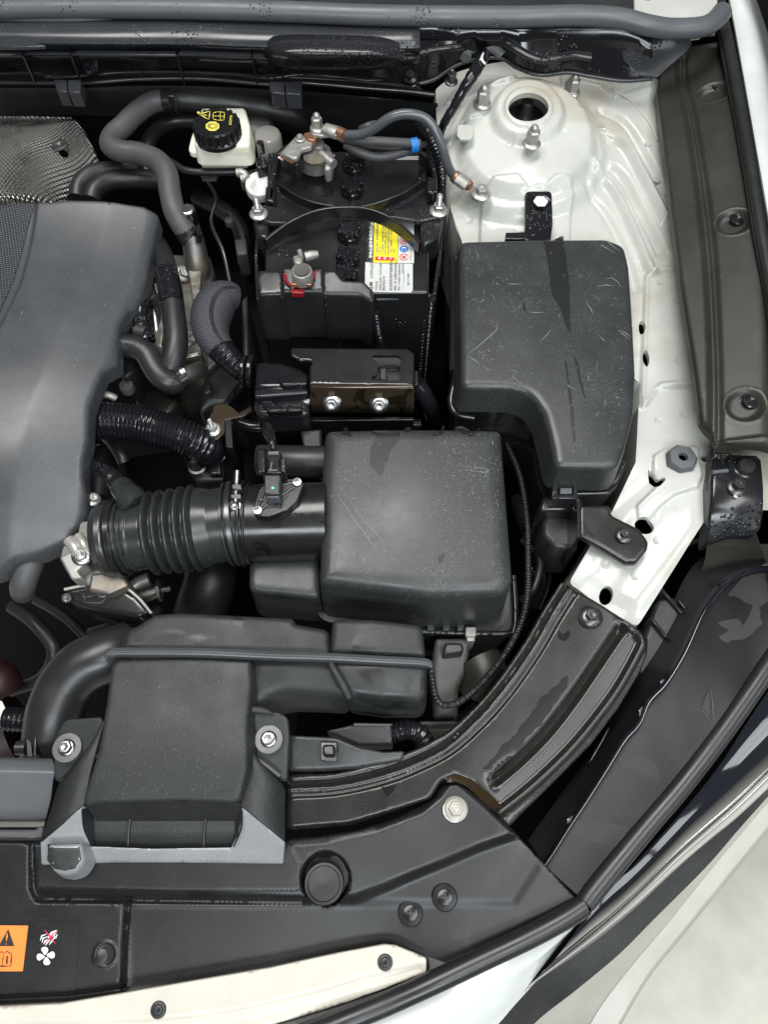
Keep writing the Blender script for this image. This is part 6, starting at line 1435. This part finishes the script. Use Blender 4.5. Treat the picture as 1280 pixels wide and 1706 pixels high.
# bonnet landing seal
ls = thing('front_seal', 'round black rubber seal sweeping along the front edge of the cover', 'seal', P(800, 1600, .80))
g = G(); g.tube([(974, 1508, .808), (940, 1530, .808), (880, 1562, .807), (800, 1600, .806), (720, 1638, .805), (640, 1674, .80), (560, 1706, .80), (480, 1735, .795), (380, 1770, .79)], .0088, oval=.9, ns=20); g.build('seal_tube', M['rubber'], ls)
loft('seal_base', [[(714, 1594, .795), (716, 1616, .795), (700, 1622, .794), (640, 1640, .79), (560, 1668, .788), (460, 1698, .786), (360, 1728, .784)], [(760, 1610, .80), (740, 1626, .80), (700, 1650, .80), (640, 1682, .797), (560, 1720, .795), (470, 1750, .79), (380, 1780, .785)]], M['plastic'], ls, n=50)
# bumper skin
bp_ = thing('front_bumper', 'glossy white bumper corner below the black front seal', 'bumper', P(800, 1660, .76))
loft('bumper_skin', [[(360, 1790, .79), (560, 1715, .79), (640, 1682, .79), (760, 1630, .792), (880, 1570, .794), (980, 1516, .797)],
                     [(400, 1840, .79), (580, 1770, .79), (680, 1720, .79), (790, 1660, .79), (890, 1600, .79), (975, 1530, .792)],
                     [(600, 1840, .778), (680, 1790, .778), (760, 1735, .778), (820, 1685, .78), (895, 1608, .784), (970, 1530, .79)],
                     [(740, 1830, .76), (770, 1790, .76), (805, 1745, .762), (840, 1695, .765), (905, 1610, .775), (968, 1532, .785)]], M['paint'], bp_, smooth=True)
# ================================================================== curved radiator support member
rs_ = thing('radiator_support', 'curved dark bronze steel radiator support sweeping from the white wing to the duct', 'support member', P(850, 1200, .82))
ol = [(936, 967, .852, .003), (1000, 1004, .852, .03), (1060, 1043, .848, .004), (1082, 1062, .847, .006), (1080, 1090, .845, .006), (1066, 1124, .842, .04), (1032, 1180, .838, .04), (987, 1239, .834, .04), (932, 1296, .830, .04), (848, 1378, .824, .003), (832, 1360, .826, .003),
      (806, 1336, .828, .01), (770, 1300, .83, .012), (738, 1296, .83, .012), (718, 1330, .828, .01), (650, 1352, .825, .04), (580, 1372, .822, .04), (478, 1380, .82, .002), (478, 1292, .826, .002), (560, 1287, .828, .04), (640, 1268, .83, .04), (700, 1244, .832, .04), (750, 1216, .835, .04), (800, 1168, .838, .04), (838, 1122, .841, .04), (877, 1064, .845, .04), (907, 1012, .848, .04)]
feats = [f_line([(944, 975), (914, 1022), (884, 1075), (845, 1132), (803, 1182), (751, 1232), (700, 1260), (640, 1282), (560, 1300), (470, 1305)], .838, .0035, -.0045),
         f_line([(960, 985), (929, 1034), (898, 1088), (858, 1146), (814, 1198), (758, 1248), (704, 1277), (643, 1300), (560, 1318), (470, 1323)], .838, .0035, -.002),
         f_line([(1032, 1050), (996, 1104), (956, 1163), (915, 1216), (872, 1260), (832, 1294)], .842, .0065, -.008),
         f_line([(1034, 1046), (1052, 1055), (1066, 1072), (1060, 1092), (1030, 1148), (996, 1196), (955, 1246), (909, 1292), (870, 1326), (828, 1358)], .840, .006, .0045),
         f_area([(742, 1302), (760, 1292), (790, 1305), (826, 1340), (812, 1352), (770, 1312)], .83, -.004, .008)]
o = relief('support_shell', ol, M['support'], rs_, zr=.003, skirt=.022, feats=feats, s=.005, r=.02, angle=70)
rz = SURF[o.name]
patch('rust_stain', [(742, 1296), (760, 1290), (785, 1298), (812, 1320), (838, 1344), (830, 1356), (808, 1338), (780, 1312), (760, 1302), (745, 1304)], rz, M['rust'], rs_, lift=.0004)
g = G(); g.lathe([(.0115, 0), (.0115, .001), (0, .001)], on(rz, 984, 1028, .0004), n=24); g.build('washer', M['satin'], rs_)
fastener('flange', rs_, on(rz, 984, 1028, .0012), .0095, M['darksteel'])
wetmark([(932, 1050), (938, 1056), (948, 1050), (950, 1060), (940, 1068), (930, 1062)], rz, M['filmbrown'], rs_, .8, 41)
wetmark([(945, 1128), (948, 1136), (930, 1168), (900, 1208), (864, 1245), (838, 1285), (806, 1282), (840, 1240), (866, 1215), (905, 1160)], rz, M['filmbrown'], rs_, 2.2, 42)
wetmark([(636, 1312), (660, 1308), (655, 1318), (646, 1328)], rz, M['filmbrown'], rs_, 1, 43)
# inner carrier pieces between duct and member
ic = thing('headlamp_carrier', 'black plastic carrier with a square clip between duct and radiator support', 'carrier', P(560, 1250, .80))
o = relief('carrier_top', [(482, 1224, .835, .002), (560, 1228, .838, .02), (598, 1244, .838, .02), (640, 1252, .836, .02), (674, 1250, .836, .002), (672, 1268, .832, .004), (600, 1280, .83, .03), (540, 1284, .828, .03), (482, 1284, .828, .002)], M['lid'], ic, zr=.003, skirt=.02, s=.006)
g = G(); q = on(SURF[o.name], 547, 1250, .001); g.prism([(534, 1236), (562, 1236), (562, 1268), (534, 1268)], .842, .84); g.build('clip_plate', M['satin'], ic, bevel=.0008)
g = G(); g.prism([(537, 1240), (558, 1240), (558, 1258), (537, 1258)], .850, .842); g.build('square_clip', M['cowl'], ic, bevel=.002)
o = relief('carrier_box', [(540, 1218, .822, .004), (590, 1206, .824, .004), (655, 1206, .824, .002), (656, 1240, .82, .002), (600, 1242, .82, .01), (560, 1226, .82, .01)], M['plastic'], ic, zr=.002, skirt=.03, s=.006)
g = G(); g.tube([(590, 1207, .825), (654, 1208, .825)], .0014); g.build('bright_edge', M['hose'], ic)
g = G(); g.tube([(656, 1221, .82), (680, 1216, .822), (700, 1222, .82), (708, 1240, .81), (708, 1256, .80)], .0085, rib=(.0042, .001, 1), step=.001); g.build('ribbed_loom', M['loom'], ic)
for (x0, x1) in ((482, 524), (530, 560), (564, 680)):
    blob('lower_block', [(x0, 1288), (x1, 1286 - (x1 - 520) * .06), (x1, 1298 - (x1 - 520) * .08), (x0, 1302)], .815, .79, M['plastic'], ic, .002)
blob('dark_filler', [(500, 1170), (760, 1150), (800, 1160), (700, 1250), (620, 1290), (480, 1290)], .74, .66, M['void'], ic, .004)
wt = thing('washer_tank', 'dull translucent washer tank neck standing behind the resonator', 'tank', P(755, 1120, .75))
relief('tank_neck', [(726, 1062, .80, .004), (784, 1062, .80, .004), (780, 1110, .79, .01), (765, 1150, .78, .01), (764, 1196, .78, .004), (722, 1198, .78, .004), (720, 1110, .79, .01)], M['tank'], wt, zr=.005, skirt=.09, s=.008)
relief('tank_shoulder', [(660, 1214, .79, .004), (700, 1200, .79, .01), (765, 1200, .79, .004), (765, 1216, .785, .004), (690, 1218, .785, .01)], M['tank'], wt, zr=.004, skirt=.05, s=.008)
blob('tank_cap', [(742, 1070), (772, 1070), (774, 1086), (738, 1090)], .812, .79, M['plastic'], wt, .003)
g = G(); g.tube([(800, 1100, .78), (810, 1125, .78), (800, 1160, .77)], .022); g.build('filler_pipe', M['liner'], wt)
lw = thing('thin_wiring_loom', 'thin black loom curving down beside the filter box to the radiator support', 'wiring loom', P(850, 1050, .82))
g = G(); g.tube([(845, 740, .80), (866, 790, .80), (878, 860, .80), (880, 930, .80), (879, 990, .81), (868, 1040, .815), (845, 1085, .82), (815, 1125, .82), (785, 1155, .82), (760, 1172, .82), (738, 1174, .82), (726, 1160, .82), (720, 1130, .82), (716, 1112, .82)], .0032, rib=(.0034, .0004, 1), step=.001, ns=12); g.build('loom_tube', M['hosedark'], lw)
sw = thing('side_wiring', 'dim black wiring in the gap between filter box and white wing', 'wiring', P(900, 900, .70))
for pts in ([(850, 745, .76), (880, 760, .77), (895, 800, .76), (890, 850, .74)], [(880, 880, .74), (892, 900, .75), (890, 940, .74), (880, 960, .73)], [(880, 955, .72), (900, 925, .74), (905, 890, .74)]):
    g = G(); g.tube(pts, .006, rib=(.005, .0006, 1), step=.0012); g.build('wire', M['loom'], sw)
g = G(); g.box(P(898, 893, .72), (.012, .01, .01)); g.build('pale_connector', M['tin'], sw, bevel=.001)
blob('gap_shade_block', [(862, 720), (1000, 720), (1060, 840), (960, 1000), (880, 1060), (860, 1000)], .64, .6, M['void'], sw, .004)  # black block filling the gap as painted deep shade

# ================================================================== bracket over the headlamp
hb = thing('headlamp_bracket', 'black plastic bracket with flanged bolt and round cap at the right edge', 'bracket', P(1228, 830, .87))
ol = [(1192, 752, .885, .004), (1218, 752, .885, .002), (1220, 757, .885, .002), (1262, 758, .885, .004), (1270, 766, .885, .004), (1274, 830, .882, .01), (1272, 876, .874, .006), (1258, 892, .862, .006), (1215, 895, .858, .02), (1178, 905, .852, .003), (1182, 860, .872, .02), (1186, 800, .884, .02)]
o = relief('bracket_plate', ol, M['cowl'], hb, zr=.0025, skirt=.02, s=.005, feats=[f_area([(1188, 758), (1214, 758), (1214, 786), (1188, 788)], .885, -.003, .002, .002), f_disk(1242, 779, .885, .011, .0008, .002)], ctrl=[(1230, 830, .884), (1225, 860, .879)], angle=60)
hz2 = SURF[o.name]
g = G(); g.lathe([(.0088, 0), (.0088, .003), (.0075, .005), (0, .0052)], on(hz2, 1243, 779), n=26); g.build('round_cap', M['plastic'], hb)
g = G(); g.tube([(1188, 787, .8865), (1213, 784, .8865)], .0022); g.build('bright_lip', M['seal'], hb)
fastener('flange', hb, on(hz2, 1228, 812, .0004), .0098, M['darksteel'])
g = G(); g.lathe([(.0022, 0), (.0022, .003), (0, .0035)], on(hz2, 1225, 829), n=10); g.build('pale_pip', M['nut'], hb)
loft('bracket_tail', [[(1180, 900, .85), (1230, 896, .855), (1262, 890, .855)], [(1176, 930, .83), (1230, 930, .83), (1275, 930, .83)], [(1165, 965, .80), (1220, 960, .80), (1290, 955, .80)]], M['liner'], hb)

# ================================================================== headlamp, bumper corner
hl = thing('headlamp_housing', 'piano black headlamp housing with wet film and wavy silver sealant edge', 'headlamp', P(1100, 1250, .80))
back = [(1290, 925, .835), (1230, 945, .838), (1180, 975, .838), (1140, 1030, .835), (1110, 1110, .83), (1060, 1190, .825), (1010, 1280, .82), (960, 1370, .815), (916, 1434, .81)]
seam = [(1290, 945, .838), (1245, 952, .838), (1205, 975, .838), (1170, 1020, .836), (1140, 1085, .834), (1108, 1138, .832), (1080, 1168, .830), (1064, 1205, .828), (1040, 1232, .826), (1010, 1280, .822), (975, 1335, .818), (945, 1380, .815), (920, 1420, .812), (906, 1440, .810)]
front = [(1310, 1080, .832), (1268, 1130, .828), (1225, 1195, .826), (1180, 1262, .822), (1130, 1320, .818), (1080, 1378, .814), (1030, 1434, .81), (972, 1500, .806)]
def lerp_rail(a, b, t, n=40, dz=0.0):
    A = even(np.array([P(*q) for q in a]), n); B = even(np.array([P(*q) for q in b]), n); C = A + (B - A) * t; C[:, 2] += dz; return C
loft('housing_top', [lerp_rail(seam, front, 0), lerp_rail(seam, front, .12, dz=.0006), lerp_rail(seam, front, .5, dz=.0005), lerp_rail(seam, front, .9, dz=.0), lerp_rail(seam, front, 1.0)], M['headlamp'], hl, n=80, smooth=True, world=True)
loft('housing_flange', [[(1290, 905, .80), (1200, 915, .80), (1150, 950, .80), (1105, 1040, .80), (1050, 1140, .80), (1000, 1230, .795), (930, 1330, .79), (880, 1400, .79)], [(a, b - 2, c - .004) for a, b, c in seam]], M['satin'], hl, n=60)
loft('housing_wall', [[(1200, 890, .80), (1140, 910, .78), (1080, 1010, .78), (1085, 1060, .78), (1030, 1150, .77), (960, 1260, .76), (850, 1380, .76)], [(1100, 930, .72), (1070, 950, .72), (1040, 1040, .72), (1010, 1100, .72), (950, 1180, .70), (900, 1260, .70), (820, 1340, .70)]], M['plastic'], hl)
rs = random.Random(9)
C_ = even(np.array([P(*q) for q in seam]), 150)
for i in range(1, 149):
    C_[i, 0] += rs.gauss(0, .00012); C_[i, 1] += rs.gauss(0, .00012)
    for cc_ in (70, 84, 131):
        C_[i, 0] -= .0035 * max(0, 1 - abs(i - cc_) / 2.5)
rr = [max(.0005, rs.gauss(.0010, .0003)) for _ in range(150)]
g = G(); g.tube([c for c in C_], rr, world=True, ns=8, step=.002); g.build('sealant_bead', M['glue'], hl)
loft('seam_flange', [lerp_rail(seam, front, -.05, dz=-.001), lerp_rail(seam, front, -.01, dz=.0025), lerp_rail(seam, front, .03, dz=.004), lerp_rail(seam, front, .05, dz=.0015)], M['lens'], hl, n=90, smooth=True, world=True)
def hsurf(X): return np.interp(np.asarray(X)[:, 1], [-.03, .09, .2, .36], [.8115, .822, .832, .841])
ht = SURF.get('x')
from mathutils.bvhtree import BVHTree
bo = bpy.data.objects['housing_top']; bv = BVHTree.FromPolygons([v.co + Vector(LOC['housing_top']) for v in bo.data.vertices], [p.vertices[:] for p in bo.data.polygons])
def hsurf(X):
    out = []
    for x, y in np.asarray(X)[:, :2]:
        h_ = bv.ray_cast(Vector((x, y, 2)), Vector((0, 0, -1))); out.append(h_[0][2] if h_[0] else .82)
    return np.array(out)
M['pool'] = mat('water_and_recess_black', (0.003, 0.003, 0.005), 0.12, spec=0.15)
wetmark([(1032, 1262), (1062, 1258), (1084, 1266), (1096, 1280), (1100, 1305), (1088, 1296), (1060, 1284), (1034, 1276)], hsurf, M['pool'], hl, .8, 51)
wetmark([(952, 1372), (972, 1364), (1010, 1372), (1046, 1376), (1040, 1392), (1030, 1412), (1000, 1406), (970, 1396)], hsurf, M['pool'], hl, 2.0, 52)
wetmark([(1196, 1036), (1225, 1030), (1240, 1040), (1262, 1000), (1270, 1040), (1240, 1066), (1212, 1070), (1200, 1062), (1216, 1050)], hsurf, M['film'], hl, 2.0, 53)
wetmark([(1240, 958), (1275, 955), (1285, 1000), (1262, 1012), (1215, 990)], hsurf, M['film'], hl, 2.0, 54)
strokes('moulded_arrow_line', [([(1182, 1144), (1168, 1176), (1134, 1200), (1118, 1246), (1099, 1304), (1140, 1268), (1186, 1205), (1182, 1144)], 1.2), ([(1166, 1178), (1184, 1204)], 1.2)], hsurf, M['ink'], hl, lift=.0004)['kind'] = 'thing'
patch('arrow_recess_shade', [(1181, 1150), (1184, 1198), (1170, 1178)], hsurf, M['pool'], hl, lift=.0005, s=.004)  # recess shade laid on as a flat black patch, highlight strokes beside it
strokes('arrow_highlight', [([(1185, 1146), (1188, 1175), (1189, 1206)], 1.2), ([(1168, 1180), (1177, 1192), (1186, 1204)], 1.2)], hsurf, M['seal'], hl, lift=.0006)['kind'] = 'thing'
for (a, b, w) in ((1100, 980, 40), (1130, 1000, 30), (1084, 1030, 30)):
    g = G(); g.prism([(a, b), (a + 4, b - 3), (a + w, b + w), (a + w - 4, b + w + 3)], .815, .78); g.build('inner_rib', M['cowl'], hl, bevel=.001)
relief('inner_shelf', [(1098, 998, .808, .01), (1128, 992, .81, .01), (1136, 1030, .81, .01), (1108, 1080, .808, .01), (1070, 1140, .806, .01), (1062, 1100, .806, .01)], M['plastic'], hl, zr=.003, skirt=.05, s=.008)
relief('inner_wall_plate', [(1014, 1208, .80, .004), (1046, 1222, .80, .004), (1006, 1290, .80, .01), (950, 1370, .795, .004), (944, 1330, .795, .004)], M['satin'], hl, zr=.002, skirt=.05, s=.008)
fr = thing('headlamp_seal', 'thick black rubber seal between headlamp housing and lens', 'seal', P(1150, 1300, .82))
g = G(); g.tube([(1320, 1052, .832), (1282, 1108, .829), (1234, 1178, .825), (1182, 1250, .821), (1132, 1314, .817), (1084, 1370, .813), (1036, 1428, .81), (994, 1480, .807), (976, 1504, .806)], [.0092] * 8 + [.0085], ns=20, oval=.85); g.build('seal_tube', M['rubber'], fr)
# lens: inner rail next to the seal, outer rail along the chrome, falling away
r0 = [(1330, 1080, .826), (1285, 1145, .822), (1245, 1205, .818), (1200, 1275, .814), (1150, 1338, .81), (1100, 1394, .807), (1050, 1448, .804), (1000, 1500, .802), (976, 1524, .80)]
r1 = [(1380, 1140, .815), (1320, 1215, .81), (1270, 1275, .806), (1215, 1330, .80), (1160, 1385, .796), (1100, 1440, .793), (1040, 1490, .79), (980, 1542, .788), (905, 1612, .786)]
r2 = [(1400, 1180, .79), (1340, 1232, .785), (1290, 1278, .782), (1220, 1345, .778), (1131, 1422, .774), (1053, 1498, .77), (1000, 1545, .768), (950, 1585, .766), (870, 1648, .764)]
r2x = [(1402, 1184, .786), (1342, 1236, .781), (1292, 1282, .778), (1222, 1349, .774), (1133, 1426, .77), (1055, 1502, .766), (1002, 1549, .764), (952, 1589, .762), (872, 1652, .76)]
LA = even(np.array([P(*q) for q in r0]), 60); LB = even(np.array([P(*q) for q in r2]), 60)
loft('lens', [LA + (LB - LA) * t + np.array([.25, -.35, .9]) * .007 * 4 * t * (1 - t) for t in np.linspace(0, 1, 9)], M['lens'], hl, n=60, world=True)
tr_ = thing('chrome_strip', 'bright chrome strip sweeping under the headlamp lens', 'trim strip', P(1150, 1420, .77))
wd = [20, 20, 20, 19, 18, 16, 14, 11, 5]
r2c = [(a + w * .5, b + w * .8, c - .012) for (a, b, c), w in zip(r2, wd)]
loft('strip_face', [r2, [(a + w * .22, b + w * .36, c + .0015) for (a, b, c), w in zip(r2, wd)], r2c], M['chrome'], tr_, smooth=True, n=60, thick=.001)
bc_ = thing('bumper_corner', 'dark and pearl bumper corner with a silver lower trim above the pale floor', 'bumper', P(1150, 1550, .70))
r3 = [(1390, 1210, .74), (1320, 1285, .74), (1280, 1328, .74), (1230, 1384, .74), (1178, 1444, .74), (1096, 1526, .74), (1032, 1590, .74), (960, 1650, .74), (890, 1706, .74), (840, 1770, .74)]
bk = [(1410, 1190, .76), (1345, 1240, .76), (1296, 1285, .76), (1225, 1352, .755), (1133, 1430, .755), (1052, 1506, .755), (970, 1560, .76), (830, 1708, .765), (760, 1830, .765)]
loft('dark_band', [bk, r3], M['plastic'], bc_, n=50)
r4 = [(1400, 1215, .66), (1340, 1275, .66), (1283, 1335, .66), (1232, 1394, .66), (1180, 1456, .66), (1112, 1540, .66), (1048, 1616, .66), (1000, 1680, .66), (960, 1750, .66)]
loft('pearl_band', [r3, r4], M['silver'], bc_, n=50)
r5 = [(1410, 1245, .60), (1345, 1308, .60), (1290, 1365, .60), (1240, 1425, .60), (1195, 1480, .60), (1130, 1560, .60), (1080, 1622, .60), (1030, 1706, .60), (990, 1780, .60)]
M['glints'] = mat('trim_window_glints', (0.62, 0.62, 0.61), 0.16, metal=0.55, dust=0.8, dustcol=(0.95, 0.95, 0.95), dustscale=30, coat=1.0)  # silver base lightened and speckled white in place of window reflections
loft('lower_silver_trim', [[(a, b, c + .001) for a, b, c in r4], r5], M['glints'], bc_, n=50, smooth=False)
loft('lower_edge', [r5, [(a + 4, b + 5, .585) for a, b, c in r5], [(a - 3, b - 2, .50) for a, b, c in r5]], M['silver'], bc_, n=50)
